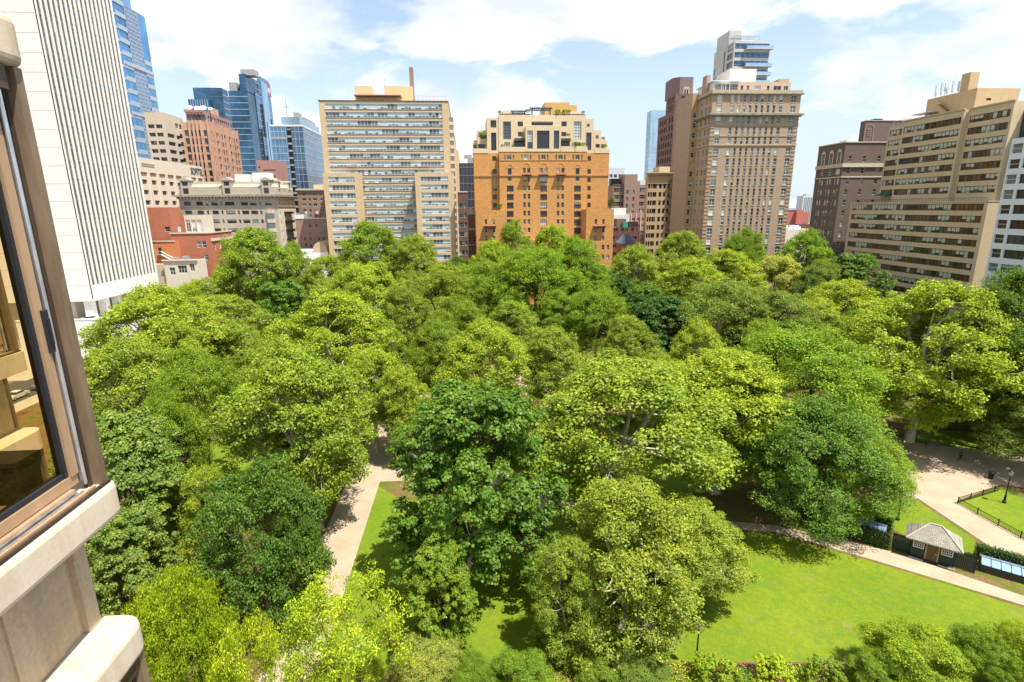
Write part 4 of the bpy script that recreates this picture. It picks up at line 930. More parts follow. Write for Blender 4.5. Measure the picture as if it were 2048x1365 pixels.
    b.part('crown',M['pink_red'],lambda bb: bb.prism([(xa,Y+5+c),(xa+c,Y+5),(xb-c*.4,Y+5),(xb,Y+5+c*.4),(xb,Y+17),(xa,Y+17)],zb-.4,zc_))
    xw=at(*Z6(278,700),Y+5)[0]
    b.part('lancet',M['g_dark'],lambda bb:(bb.box(xw-1.,xw-.2,Y+4.8,Y+4.98,zb+1,zc_-5.5),bb.box(xw+.2,xw+1.,Y+4.8,Y+4.98,zb+1,zc_-5.5)))
    b.part('lancet_frame',M['beige'],lambda bb:(bb.box(xw-1.5,xw-1.02,Y+4.75,Y+4.99,zb+1,zc_-5),bb.box(xw-.18,xw+.18,Y+4.75,Y+4.99,zb+1,zc_-5),bb.box(xw+1.02,xw+1.5,Y+4.75,Y+4.99,zb+1,zc_-5),bb.box(xw-1.2,xw+1.2,Y+4.75,Y+4.99,zc_-5.48,zc_-4.4)))
    b.finish()
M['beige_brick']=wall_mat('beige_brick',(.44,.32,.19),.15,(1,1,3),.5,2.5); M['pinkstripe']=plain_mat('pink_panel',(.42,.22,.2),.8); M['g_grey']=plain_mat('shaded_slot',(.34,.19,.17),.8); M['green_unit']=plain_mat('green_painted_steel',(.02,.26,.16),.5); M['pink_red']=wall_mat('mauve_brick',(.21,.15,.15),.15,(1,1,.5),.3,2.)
gap2()
# 14. tan tower
def tan():
    Z6=zc(1320,40,5.25); Z7=zc(1320,270,5.46); Y=178.
    x0=at(*Z6(541,990),Y)[0]; x1=at(*Z6(1482,800),Y)[0]
    b=Bld('apartment_tower','tall tan brick apartment tower with quoined corners and rows of small white framed windows',M['tan_brick'],(x0,Y),'apartment tower')
    zt=at(*Z6(1000,740),Y)[1]
    cys=[Z6(0,v)[1] for v in (830,937,1055,1167,1270)]+[Z7(0,v)[1] for v in (185,297,405,517,627,735,843,947,1053,1158,1260)]
    zz=[at(1500,c,Y)[1] for c in cys]; zz+= [zz[-1]-3.35*i for i in (1,2)]
    r3=Z7; cols=[(592,9.2,'cross'),(727,5.6,'sash'),(795,4.4,'sash'),(858,4.4,'sash'),(920,4.4,'sash'),(985,4.4,'sash'),(1047,4.4,'sash'),(1112,4.4,'sash'),(1173,4.4,'sash'),(1243,6.2,'sash'),(1375,9.,'cross')]
    us=[(at(Z7(c,405)[0],Z7(0,405)[1],Y)[0]-x0,w/6.05*1.12,st) for c,w,st in cols]
    ops=[(u-w/2,u+w/2,z-1.0,z+1.15,st,'win' if j%3==0 else 'win_pale','frame_w') for j,z in enumerate(zz) for u,w,st in us]
    yA=yat(*Z6(372,1300),x0)[0]; L=yA-Y
    nops=[(L*u-.45,L*u+.45,z-.9,z+.85,'sash','win','frame_w') for z in zz[:] for u in (.3,.62,.85)]
    b.block(x0,x1,Y,yA,0,zt,ops,(),nops,depth=.22)
    # receding wing, its end wall and its long side
    xW=at(*Z7(295,500),yA)[0]; yB=yat(*Z7(140,500),xW)[0]; zw=at(*Z6(290,772),yA)[1]
    b.block(xW,x0-.02,yA,yB,0,zw,[((x0-xW)*.6-.6,(x0-xW)*.6+.6,z-.9,z+.85,'sash','win_dark','frame_w') for z in zz[1:]],(),[((yB-yA)*u-.45,(yB-yA)*u+.45,z-.9,z+.85,'sash','win','frame_w') for z in zz[1:5] for u in (.2,.45,.7)],depth=.22,mat=M['yellow_brick'])
    b.block(xW-.05,xW+.8,yA+.05,yB+.02,0,zw+.02,mat=M['tan_brick'])
    # trim
    def cor(name,py,h,e,m=M['stone_t']):
        z=at(*Z6(1000,py),Y)[1]
        b.part(name,m,lambda bb:(bb.box(x0-e,x1+e,Y-e,Y-.005,z-h,z),bb.box(x0-e,x0-.005,Y,yA,z-h,z),bb.box(x1+.005,x1+e,Y,yA-2,z-h,z)))
    cor('cornice',738,1.25,.35); cor('cornice',770,.35,.7,M['cornice_g']); cor('cornice',985,.55,1.1,M['cornice_g']); cor('string_course',1003,.4,.6,M['cornice_g']); cor('string_course',1105,.25,.2); cor('string_course',1218,.22,.15)
    z=at(*Z7(1000,108),Y)[1]; b.part('string_course',M['stone_t'],lambda bb:(bb.box(x0-.25,x1+.25,Y-.25,Y-.005,z-.3,z),bb.box(x0-.25,x0-.005,Y,yA,z-.3,z)))
    def quoin(bb):
        for i,z in enumerate(frange(2,zt-7,.62)):
            if i%2: continue
            bb.box(x0-.1,x0+1.3,Y-.1,Y-.004,z,z+.5); bb.box(x0-.1,x0-.004,Y,Y+1.2,z,z+.5); bb.box(x1-1.3,x1+.1,Y-.1,Y-.004,z,z+.5)
    b.onwall(M['tan_quoin'],quoin)
    b.onwall(M['stone_t'],lambda bb:[bb.box(x0+u-w/2-.12,x0+u+w/2+.12,Y-.14,Y-.003,z-1.2,z-1.02) for z in zz for u,w,st in us])
    b.onwall(M['stone_t'],lambda bb:[bb.box(x0+u-w/2,x0+u+w/2,Y-.06,Y-.003,zz[1]+1.15,zz[1]+1.95) for u,w,st in us])
    # top floors
    za=at(*Z6(1000,652),Y+3)[1]; xb=at(*Z6(1372,690),Y+3)[0]
    xg=at(*Z6(808,690),Y+3)[0]
    wx=[(at(*Z6(c,700),Y+3)[0]-xg,w) for c,w in ((862,.9),(925,.9),(1025,2.2),(1138,.9),(1235,2.6),(1325,1.5))]
    b.block(xg,xb,Y+3,Y+16,zt-.4,za,[(u-w/2,u+w/2,za-2.6,za-1.1,'pair','win','frame_w') for u,w in wx],mat=M['tan_stucco2'])
    b.block(x0+.8,xg-.02,Y+2,Y+14,zt-.4,za-.3,[(.6,3.2,zt+.4,za-1,'grid','win_pale','frame_w'),(3.6,8.2,zt+.1,za-.9,'grid','win','frame_w')],mat=M['frame_w'])
    xc=at(*Z6(690,700),Y+.3)[0]; b.part('glazed_bay',M['frame_w'],lambda bb:(bb.box(xc-1.4,xc+1.4,Y+.2,Y+2,zt-.6,zt-.35),bb.box(xc-1.4,xc+1.4,Y+.2,Y+2,za-1.1,za-.9),[bb.box(xc+q-.07,xc+q+.07,Y+.2,Y+.34,zt-.35,za-1.1) for q in (-1.33,0,1.33)]))
    b.part('roof_slab',M['white_panel'],lambda bb: bb.box(x0+.3,xg+.4,Y+1.4,Y+14.5,za-.28,za-.02))
    b.part('rooftop_box',M['stone_t'],lambda bb:(bb.box(at(*Z6(1253,620),Y+6)[0],at(*Z6(1357,620),Y+6)[0],Y+6,Y+10,za-.3,za+1.6),))
    b.block(x0-.3,x0+1.1,Y+5,yA-3,zt-.3,at(*Z6(500,605),Y+8)[1],mat=M['tan_brick'])
    xp=at(*Z6(735,580),Y+9)[0]; xq=at(*Z6(1012,580),Y+9)[0]; zp=at(*Z6(870,515),Y+9)[1]
    b.part('stair_house',M['pink_white'],lambda bb: bb.box(xp,xq,Y+9,Y+19,za-.6,zp))
    b.finish()
    # modern glass topped tower behind
    Y=222.; x0=at(*Z6(775,350),Y)[0]; x1=at(*Z6(1155,300),Y)[0]; zt=at(*Z6(970,222),Y)[1]
    c=Bld('modern_tower','modern glass and grey panel tower with balconies, rising behind the tan tower',M['grey_panel'],(x0,Y),'apartment tower')
    y1=yat(*Z6(562,500),x0)[0]
    fl=(at(*Z6(970,248),Y)[1]-at(*Z6(970,340),Y)[1]); z1=at(*Z6(970,308),Y)[1]; hh=fl*.66
    W=x1-x0
    ops=[(.3,W-.3,z1-i*fl,z1-i*fl+hh,'ribbon2.2','sky2','frame_g') for i in range(7)]
    nops=[((y1-Y)-1.0-4.5,(y1-Y)-1.0,z1-i*fl,z1-i*fl+hh,'bare','win_dark','frame_k') for i in range(4)]+[((y1-Y)*.52,(y1-Y)*.58,z1-i*fl-2,z1-i*fl+hh-1.,'bare','win_dark','frame_k') for i in range(5)]+[((y1-Y)*.04,(y1-Y)*.18,z1-i*fl-6,z1-i*fl+hh-6.,'bare','sky3','frame_k') for i in range(5)]
    c.block(x0,x1,Y,y1,0,zt,ops,(),nops,depth=.3,mat=M['grey_panel2'])
    yq=yat(*Z6(600,260),x0)[0]; zq=yat(*Z6(640,190),x0)[1]; zq=at(*Z6(790,120),Y+6)[1]
    c.block(x0-.05,at(*Z6(858,150),Y+5)[0],Y+5,yq,zt-.4,zq,mat=M['grey_panel2'])
    [c.part('balcony_glass',M['sky3'],lambda bb,i=i,a=a: bb.box(x0+W*a,x1+.6,Y-1.6,Y-.02,z1-i*fl-.1,z1-i*fl+.95)) for i,a in ((0,.3),(2,.3),(3,.55),(4,.55))]
    [c.part('balcony_slab',M['grey_panel2'],lambda bb,i=i,a=a: bb.box(x0+W*a-.2,x1+.7,Y-1.75,Y-.02,z1-i*fl-.35,z1-i*fl-.1)) for i,a in ((0,.3),(2,.3),(3,.55),(4,.55))]
    c.part('roof_pergola',M['frame_g'],lambda bb:(bb.box(x0+.5,x0+W*.72,Y+1,Y+1.2,zt+1.9,zt+2.1),bb.box(x0+.5,x0+W*.72,Y+5,Y+5.2,zt+1.9,zt+2.1),[bb.box(q,q+.15,Y+1,Y+5,zt+2.1,zt+2.2) for q in frange(x0+.5,x0+W*.72,.8)],[bb.box(q,q+.15,Y+1,Y+1.15,zt,zt+1.9) for q in (x0+.6,x0+W*.4,x0+W*.71)]))
    c.finish()
M['grey_panel2']=plain_mat('pale_grey_panels_matt',(.46,.46,.43),.6,.05,var=.05,scale=.3)
M['stone_t']=plain_mat('tan_limestone',(.42,.33,.22),.85); M['tan_quoin']=plain_mat('tan_quoin_stone',(.33,.23,.15),.85); M['tan_stucco2']=plain_mat('pinkish_stucco',(.50,.38,.28),.85); M['pink_white']=plain_mat('pinkish_white_paint',(.72,.62,.56),.8,var=.04)
tan()
# 15. far right background
def far_right():
    Y=420.; Z=zc(1320,270,5.46)
    x0=at(*Z(1415,900),Y)[0]; x1=at(*Z(1640,900),Y)[0]; zt=at(*Z(1450,845),Y)[1]
    b=Bld('brick_hospital_block','low plain red brick block far off between tan tower and dark brown building',M['red_brick2'],(x0,Y),'building')
    b.block(x0,x0+14,Y+3,Y+20,0,zt); xa=at(*Z(1490,900),Y)[0]; xb=at(*Z(1560,900),Y)[0]; b.block(xa,xb,Y,Y+15,0,at(*Z(1520,820),Y)[1]); b.block(xb+.05,x1,Y+2,Y+18,0,at(*Z(1600,845),Y)[1])
    b.block(x1-14,x1+3,Y-6,Y-.05,0,at(*Z(1600,975),Y)[1],mat=M['dark_brick']); b.finish()
    Y=900.; x0=at(1605,410,Y)[0]; x1=at(1626,410,Y)[0]; zt=at(1615,392,Y)[1]
    b=Bld('apartment_tower','hazy pale grey tower far away on the skyline, left of the dark brown brick building',M['pale_grey'],(x0,Y),'tower')
    b.block(x0,x1,Y,Y+18,0,zt,[(u-.9,u+.9,6,zt-3,'bare','g_mid','frame_g') for u in (3,6,9,12,15)]); b.block(x0+6,x1-4,Y+3,Y+12,zt-.4,zt+3); b.finish()
    Y=300.; x0=at(1566,470,Y)[0]; x1=at(1628,470,Y)[0]; zt=at(1600,459,Y)[1]
    b=Bld('low_building','low pale building with cluttered white roof units, beside the foot of the tan tower',M['stone_w'],(x0,Y),'building')
    b.block(x0,x1,Y,Y+60,0,zt,roof='roof_w')
    R=random.Random(3)
    b.part('rooftop_unit',M['roof_w'],lambda bb:[bb.box(x,x+R.uniform(1,3),y,y+2,zt-.3,zt+R.uniform(.6,2)) for x,y in [(R.uniform(x0+1,x1-4),R.uniform(Y+2,Y+50)) for _ in range(26)]]); b.finish()
    # dark brown brick building with arched windows
    Z8=zc(1560,130,2.9037); Y=172.
    x0=at(*Z8(380,480),Y)[0]; x1=x0+24; zt=at(*Z8(440,452),Y)[1]; y1=yat(*Z8(205,650),x0)[0]; L=y1-Y
    b=Bld('brick_apartment_building','dark brown brick building with cream bands and arched windows, left of the sand coloured building',M['brown_brick'],(x0,Y),'apartment building')
    fl=(at(*Z8(400,680),Y)[1]-at(*Z8(400,925),Y)[1])/4; zf=at(*Z8(400,675),Y)[1]
    zrows=[zf-i*fl-1 for i in range(9) if zf-i*fl-1>2]
    nops=[]
    for u in (.17,.46,.76):
        for z in zrows: nops+=[(L*u-1.15,L*u-.2,z,z+1.9,'sash','win_pale','frame_w'),(L*u+.2,L*u+1.15,z,z+1.9,'sash','win_pale','frame_w')]
        nops+=[(L*u-.6,L*u+.6,zt-6.,zt-2.6,'sash','win','frame_w'),(L*u-1.1,L*u+1.1,zt-9.6,zt-7.9,'cross','win','frame_w')]
    nops=[(L-b_,L-a,c,d,*r) for a,b_,c,d,*r in nops]
    wops=[(u-.55,u+.55,z,z+1.8,'sash','win_dark','frame_w') for u in (2.2,7.,12.) for z in zrows+[zt-5.8,zt-9.4]]
    b.block(x0,x1,Y,y1,0,zt,wops,(),nops,depth=.25)
    za=zt-7.0
    b.part('cream_band',M['stone'],lambda bb:(bb.box(x0-.4,x1,Y-.4,Y-.01,za-.5,za+.7),bb.box(x0-.4,x0-.01,Y,y1,za-.5,za+.7),bb.box(x0-.2,x1,Y-.2,Y-.01,za-3.7,za-3.3),bb.box(x0-.2,x0-.01,Y,y1,za-3.7,za-3.3)))
    b.part('coping',M['stone'],lambda bb:(bb.box(x0-.25,x1,Y-.25,Y-.01,zt,zt+.3),bb.box(x0-.25,x0-.01,Y,y1,zt,zt+.3)))
    def arches(bb):
        for u in (.17,.46,.76):
            yc=Y+L*u; zz=zt-2.7
            for i in range(10):
                a0=math.pi*i/10; a1=math.pi*(i+1)/10; q=lambda a,r: (x0-.12,yc-r*math.cos(a),zz+r*math.sin(a))
                bb.quad(q(a0,.0),q(a1,.0),q(a1,1.05),q(a0,1.05))
            bb.box(x0-.12,x0-.01,yc-1.05,yc-.66,zt-6.3,zz); bb.box(x0-.12,x0-.01,yc+.66,yc+1.05,zt-6.3,zz)
    b.onwall(M['stone'],arches)
    b.part('roof_vent',M['frame_w'],lambda bb:[bb.tube([(x0+2,Y+L*.2+q*.9,zt),(x0+2,Y+L*.2+q*.9,zt+1.1)],[.25,.3],8) for q in range(4)])
    b.finish()
    Y=205.; x0=at(*Z8(490,380),Y)[0]; zt=at(*Z8(560,325),Y)[1]
    b=Bld('brick_roof_block','windowless dark brown brick block with a carved arch panel, behind the dark brown building',M['brown_brick'],(x0,Y),'building')
    y1=yat(*Z8(460,400),x0)[0]; b.block(x0,x0+30,Y,y1,0,zt)
    b.part('coping',M['stone'],lambda bb: bb.box(x0-.2,x0+30,Y-.2,Y-.01,zt,zt+.25))
    xa=at(*Z8(515,400),Y)[0]
    b.part('arch_panel',M['purple_brick'],lambda bb:(bb.box(xa-1.9,xa-1.6,Y-.15,Y-.01,zt-9,zt-3),bb.box(xa+1.6,xa+1.9,Y-.15,Y-.01,zt-9,zt-3),[bb.quad((xa-1.9*math.cos(math.pi*i/10),Y-.15,zt-3+1.9*math.sin(math.pi*i/10)),(xa-1.9*math.cos(math.pi*(i+1)/10),Y-.15,zt-3+1.9*math.sin(math.pi*(i+1)/10)),(xa-1.6*math.cos(math.pi*(i+1)/10),Y-.15,zt-3+1.6*math.sin(math.pi*(i+1)/10)),(xa-1.6*math.cos(math.pi*i/10),Y-.15,zt-3+1.6*math.sin(math.pi*i/10))) for i in range(10)],[bb.box(xa-.9,xa+.9,Y-.12,Y-.01,zt-3.2-i*.7,zt-2.9-i*.7) for i in range(4)]))
    b.part('rooftop_box',M['frame_k'],lambda bb: bb.box(x0+6,x0+9,Y+3,Y+6,zt-.3,zt+1.2)); b.finish()
    # sand coloured strip window building: x = const faces
    X=123.; ya=yat(*Z8(1190,900),X)[0]; yb=yat(*Z8(412,800),X)[0]; zt=yat(*Z8(800,797),X)[1]
    b=Bld('strip_window_building','large sand coloured building with long dark strip windows and a taller rear block',M['rib_right'],(X,ya),'apartment block')
    zt=yat(*Z8(1190,795),X)[1]; z1=yat(*Z8(1180,848),X)[1]; z2=yat(*Z8(1110,1265),X)[1]; dz=(z1-z2)/6; hh=dz*.58; L=yb-ya
    zz=[z1-i*dz for i in range(11) if z1-i*dz>2]
    R=lambda a,c,z:(a,c,z,z+hh,'ribbon1.2','rib_rt','frame_k')
    b.block(X,X+7,ya,yb,0,zt,(),(),[R(1,L-1,z) for z in zz],depth=.25)
    b.part('coping',M['stone'],lambda bb:(bb.box(X-.15,X+.2,ya-.1,yb,zt,zt+.2),bb.box(X+.2,X+7,ya-.1,ya+.2,zt,zt+.2)))
    # upper block, set back, stepping forward twice
    X2=X+3.; yc=yat(*Z8(1065,300),X2)[0]; yd=yat(*Z8(690,500),X2)[0]; ye=yat(*Z8(590,500),X2)[0]; y0=yat(*Z8(1345,300),X2+1.2)[0]
    zu=yat(*Z8(1065,262),X2)[1]; zr=yat(*Z8(1065,340),X2)[1]
    z0=zr; us=[z0-i*dz*1.0 for i in range(8) if z0-i*dz>zt+1]
    b.block(X2,X2+18,yc,yd,zt-.4,zu,(),(),[R(.5,yd-yc-.5,z) for z in us],depth=.25)
    b.block(X2+1.3,X2+18,y0,yc-.03,zt-.4,zu+.01,(),(),[R(.5,yc-y0-.6,z) for z in us],depth=.25)
    b.block(X2+1.3,X2+18,yd+.03,ye,zt-.4,zu-.6,(),(),[R(.5,ye-yd-.6,z) for z in us],depth=.25)
    b.block(X+7.05,X+24,ya+.1,y0-.05,0,zu-2,(),(),(),mat=M['g_dark2']); curtain(b,'N',X+7.05,ya+.1,y0-.05,zt,zu-2,dz,M['band_d'],.3,1.8,.12)
    b.part('cornice',M['rib_right'],lambda bb:(bb.box(X2-.3,X2+.3,yc-.2,yd+.2,zu,zu+.3),bb.box(X2+1.,X2+1.6,y0-.2,yc-.25,zu,zu+.3)))
    # balconies and awnings on the set back terrace
    b.part('awning',M['green_awning'],lambda bb:[bb.quad((X2+1.25,a,zt+3),(X2+1.25,c,zt+3),(X2-1.4,c,zt+2.1),(X2-1.4,a,zt+2.1)) for a,c in ((ya+9,yat(*Z8(1085,730),X2)[0]),(yd+1,ye-1))])
    Rr=random.Random(9)
    b.part('terrace_railing',M['iron'],lambda bb:(bb.box(X+.5,X+.55,ya+1,yb-1,zt+.95,zt+1.02),[bb.box(X+.5,X+.54,q,q+.05,zt,zt+1) for q in frange(ya+1,yb-1,.7)]))
    # penthouse
    X3=X2+6; yp=yat(*Z8(1135,200),X3)[0]; yq=yat(*Z8(852,230),X3)[0]; zp=yat(*Z8(1135,137),X3)[1]
    b.block(X3,X3+12,yp,yq,zu-.4,zp,[(3,4.4,zp-3,zp-2.4,'bare','g_dark','frame_k')],(),[((yq-yp)*.12,(yq-yp)*.3,zu+.3,zu+2,'pair','win_dark','frame_k')],mat=M['rib_pent'],roof='roof')
    xc=X3+1; yc2=yat(*Z8(1095,80),X3+1)[0]; zcap=yat(*Z8(1090,50),X3+1)[1]
    b.part('chimney',M['rib_pent'],lambda bb: bb.box(X3+.5,X3+3,yc2-1,yc2+1.6,zp-.2,zcap))
    def esc(bb):
        for i in range(8): bb.box(X3-1.2,X3-.05,yq-9+i*.5,yq-8.5+i*.5,zu+1.2+i*.35,zu+1.26+i*.35)
        bb.tube([(X3-1.2,yq-9,zu+2.2),(X3-1.2,yq-5,zu+5)],[.05,.05],4); bb.box(X3-1.3,X3-.05,yq-10.5,yq-9,zu+1.1,zu+1.2)
    b.part('fire_escape',M['iron'],esc)
    def ant(bb):
        for i in range(9):
            y=yc2+2+i*.9; h=1.6+Rr.random()*1.6; bb.box(X3+.4+i%2*.8,X3+.7+i%2*.8,y,y+.35,zp+.6,zp+.6+h); bb.tube([(X3+.7+i%2*.8,y,zp-.2),(X3+.7+i%2*.8,y,zp+1.2+h)],[.06,.06],4)
        for y in (yq-2,yq-5): bb.tube([(X3+.5,y,zp-.2),(X3+.5,y,zp+3.4)],[.08,.06],4); bb.box(X3+.3,X3+.7,y-.2,y+.2,zp+1.2,zp+3.2)
    b.part('antenna_array',M['white_panel'],ant)
    b.part('roof_railing',M['steel'],lambda bb:(bb.box(X2+2,X2+2.05,yd,ye,zu+.9,zu+1),[bb.box(X2+2,X2+2.05,q,q+.06,zu-.6,zu+1) for q in frange(yd,ye,1.5)],bb.box(X2+3,X2+6,yd-5,yd+1,zu+1.8,zu+2)))
    b.finish()
    # white grid building at the right edge
    Xg=115.5; yf=yat(1998,410,Xg)[0]; yn=58.; zt=yat(2026,278,Xg)[1]
    c=Bld('white_office_building','white panelled office building with wide dark windows at the right edge',M['white_panel'],(Xg,yn),'office building')
    dz=(yat(2010,345,Xg)[1]-yat(1985,463,Xg)[1])/4; L=yf-yn; bayw=5.6
    ops=[]
    for z in frange(zt-3.0-dz*11,zt-2.,dz):
        ops.append((.35,2.6,z,z+dz*.6,'pair','win_dark','frame_k')); u=3.2
        while u+4.6<L: ops.append((u,u+4.6,z,z+dz*.6,'triple','win_dark','frame_k')); u+=5.3
    c.block(Xg,Xg+48,yn,yf,0,zt,(),(),ops,depth=.35)  # depth beyond view widened so it shades the sand building's end wall
    c.part('drain_pipe',M['grey_panel'],lambda bb: bb.box(Xg-.35,Xg-.02,yf-9.2,yf-8.8,0,zt+3))
    c.finish()
M['red_brick2']=plain_mat('plain_red_brick',(.40,.13,.10),.85); M['rib_pent']=wall_mat('buff_brick',(.50,.36,.20),.12,(1,1,3),.4,3.)
far_right()
# ================================================================= TREES
def leaf_material(name, hue_var=.05, trans=.42):
    g=N(name); oi=g.n('ObjectInfo'); geo=g.n('NewGeometry'); r=geo.outputs['Random Per Island']
    col=oi.outputs['Color']
    v=g.ramp(r,[(0,.55),(.5,1.),(1,1.42)])
    c=g.mix(1.,col,v,'MULTIPLY')
    # sprays of younger, yellower leaves
    n=g.noise(g.coords('Object'),.55,3,.6)
    c=g.mix(g.math('MULTIPLY',g.ramp(n,[(.45,0),(.7,1)]),.35),c,g.mix(1.,col,(1.9,1.45,.9),'MULTIPLY'))
    n3=g.noise(g.coords('Object'),.33,4,.65)
    c=g.mix(g.math('MULTIPLY',g.ramp(n3,[(.5,0),(.68,1)]),.55),c,g.mix(1.,c,(.55,.82,1.1),'MULTIPLY'))
    brn=g.math('GREATER_THAN',r,.985); c=g.mix(g.math('MULTIPLY',brn,.7),c,(.30,.20,.06))
    n2=g.noise(g.coords('Object'),.18,2,.5)
    c=g.mix(1.,c,g.ramp(n2,[(.3,(.8,.84,.9)),(.7,(1.15,1.1,1.0))]),'MULTIPLY')
    d=g.n('BsdfDiffuse'); g.l(c,d.inputs[0])
    t=g.n('BsdfTranslucent'); g.l(g.mix(1.,c,(1.3,1.35,.5),'MULTIPLY'),t.inputs[0])
    gl=g.n('BsdfGlossy'); gl.inputs['Roughness'].default_value=.55; gl.inputs[0].default_value=(1,1,1,1)
    m1=g.n('MixShader'); m1.inputs[0].default_value=trans; g.l(d.outputs[0],m1.inputs[1]); g.l(t.outputs[0],m1.inputs[2])
    m2=g.n('MixShader'); m2.inputs[0].default_value=.018; g.l(m1.outputs[0],m2.inputs[1]); g.l(gl.outputs[0],m2.inputs[2])
    return g.done(m2)
M['leaf']=leaf_material('tree_leaves')
def bark_material(name,a,b,scale):
    g=N(name); n=g.noise(g.coords('Object',(1,1,.35)),scale,4,.65)
    c=g.ramp(n,[(.35,a),(.6,b)]); return g.done(g.bsdf(c,.9,0,.2,bump=n,bs=.5,bd=.04))
M['bark_plane']=bark_material('mottled_plane_bark',(.20,.16,.10),(.46,.42,.30),1.6)
M['bark_dark']=bark_material('dark_ridged_bark',(.04,.03,.02),(.10,.08,.06),5.)
M['bark_brown']=bark_material('brown_bark',(.10,.075,.05),(.20,.16,.11),4.)
def leaves_mesh(name, cen, nrm, size, aspect, rs):
    """one diamond shaped leaf per centre, slightly folded along its midrib"""
    n=len(cen); a=rs.normal(size=(n,3)); a-= (a*nrm).sum(1)[:,None]*nrm; a/=np.linalg.norm(a,axis=1)[:,None]+1e-9
    b=np.cross(nrm,a); s=size*(.55+.95*rs.random(n)**1.4)[:,None]
    v=np.empty((n,4,3)); w=s*aspect
    fold=nrm*(s*.16)
    v[:,0]=cen-a*s*.5; v[:,1]=cen+b*w*.5+fold; v[:,2]=cen+a*s*.5; v[:,3]=cen-b*w*.5+fold
    me=bpy.data.meshes.new(name); me.vertices.add(n*4); me.vertices.foreach_set('co',v.ravel().astype(np.float32))
    me.loops.add(n*4); me.loops.foreach_set('vertex_index',np.arange(n*4,dtype=np.int32))
    me.polygons.add(n); me.polygons.foreach_set('loop_start',np.arange(0,n*4,4,dtype=np.int32)); me.polygons.foreach_set('loop_total',np.full(n,4,dtype=np.int32))
    me.materials.append(M['leaf']); me.update(calc_edges=True); return me
def unit(v): return v/(np.linalg.norm(v,axis=-1,keepdims=True)+1e-9)
def tree_meshes(kind, seed):
    P=dict(
     plane =dict(R=9.,H=22.,lobes=34,cl=42,lv=56,leaf=.24,asp=.8,base=.24,lr=(.15,.36),open=.85,bark='bark_plane',flat=.75,tr=.55,nz=.55),
     plane_low=dict(R=9.,H=22.,lobes=34,cl=40,lv=58,leaf=.23,asp=.8,base=.04,lr=(.14,.33),open=.85,bark='bark_plane',flat=.75,tr=.55,nz=.55),
     sparse=dict(R=6.,H=12.,lobes=17,cl=17,lv=60,leaf=.22,asp=.42,base=.35,lr=(.22,.36),open=1.25,bark='bark_brown',flat=.45,tr=.22,nz=.7),
     maple =dict(R=8.,H=19.,lobes=30,cl=48,lv=66,leaf=.25,asp=.95,base=.12,lr=(.17,.38),open=.82,bark='bark_dark',flat=.5,tr=.4,nz=.35),
     elm   =dict(R=9.,H=22.,lobes=36,cl=52,lv=52,leaf=.22,asp=.6,base=.24,lr=(.15,.38),open=.85,bark='bark_dark',flat=.8,tr=.45,nz=.7),
     locust=dict(R=6.,H=12.,lobes=24,cl=40,lv=80,leaf=.19,asp=.42,base=.35,lr=(.26,.36),open=1.15,bark='bark_brown',flat=.45,tr=.22,nz=.6),
     spray =dict(R=6.,H=11.,lobes=17,cl=60,lv=62,leaf=.19,asp=.5,base=.08,lr=(.20,.36),open=1.0,bark='bark_brown',flat=.5,tr=.25,nz=.5),
     bush  =dict(R=2.2,H=3.2,lobes=9,cl=22,lv=46,leaf=.15,asp=.7,base=.0,lr=(.35,.5),open=.5,bark='bark_brown',flat=.8,tr=.06,nz=.5),
    )[kind]
    rs=np.random.RandomState(seed); R,Hh=P['R'],P['H']; zb=Hh*P['base']; ch=Hh-zb
    # lobes scattered over a lopsided dome
    lobes=[]; nl=P['lobes']; asym=rs.normal(size=3)*.22
    for i in range(nl):
        f=(i+.5)/nl; ang=i*2.39996+rs.rand()*.9
        zf=1-f*.95+rs.normal()*.03              # top to bottom
        prof=math.sqrt(max(0,1-((max(zf,0)-.38)/.64)**2)) if zf>.38 else (.78+.22*max(zf,0)/.38)
        rr=R*(.66+.12*rs.rand())*max(prof-.12,0)*(1+asym[0]*math.cos(ang)+asym[1]*math.sin(ang))*(.7+.45*rs.rand())
        lr=R*rs.uniform(*P['lr'])
        z=zb+lr*.55+(ch-lr*1.25)*max(0,min(1,zf))
        lobes.append((np.array([rr*math.cos(ang),rr*math.sin(ang),z]),lr))
    cen=[];nrm=[];twigs=[]
    for c,lr in lobes:
        out=unit(np.array([c[0],c[1],(c[2]-zb-ch*.35)*.9+.5]))
        n=P['cl']
        d=unit(rs.normal(size=(n,3))); d=unit(d+out*.55+np.array([0,0,.3]))
        rad=lr*(.45+.85*rs.rand(n)**.85)
        cc=c+d*rad[:,None]*np.array([1,1,.85])
        for q in range(n):
            m=int(P['lv']*(.6+.8*rs.rand())); r=R*.085*P['open']*(.7+.6*rs.rand())
            if kind=='bush': r*=1.7
            e=unit(rs.normal(size=(m,3)))*(rs.rand(m,1)**.42)*r*np.array([1.25,1.25,P['flat']])
            # droop the rim of each spray
            e[:,2]-=.25*(e[:,0]**2+e[:,1]**2)/r
            p=cc[q]+e
            nn=unit(unit(e)*.55+np.array([0,0,.75])+d[q]*.25+rs.normal(size=(m,3))*P['nz'])
            cen.append(p); nrm.append(nn)
            if rs.rand()<.45: twigs.append((c,cc[q],lr))
    cen=np.concatenate(cen); nrm=np.concatenate(nrm)
    crown=leaves_mesh(kind+'_crown',cen,nrm,P['leaf'],P['asp'],rs)
    # wood: trunk, limbs reaching every lobe, branches into the sprays
    b=MB(); tr=P['tr']; fork=zb+ch*.10 if kind!='bush' else .3
    lean=np.array([rs.normal()*.3,rs.normal()*.3,0])*(R/9)
    b.tube([(0,0,-.3),(0,0,.4),tuple(lean*.4+[0,0,fork*.5]),tuple(lean+[0,0,fork])],[tr*1.55,tr*1.1,tr*.85,tr*.75],9)
    tops=lean+np.array([0,0,fork])
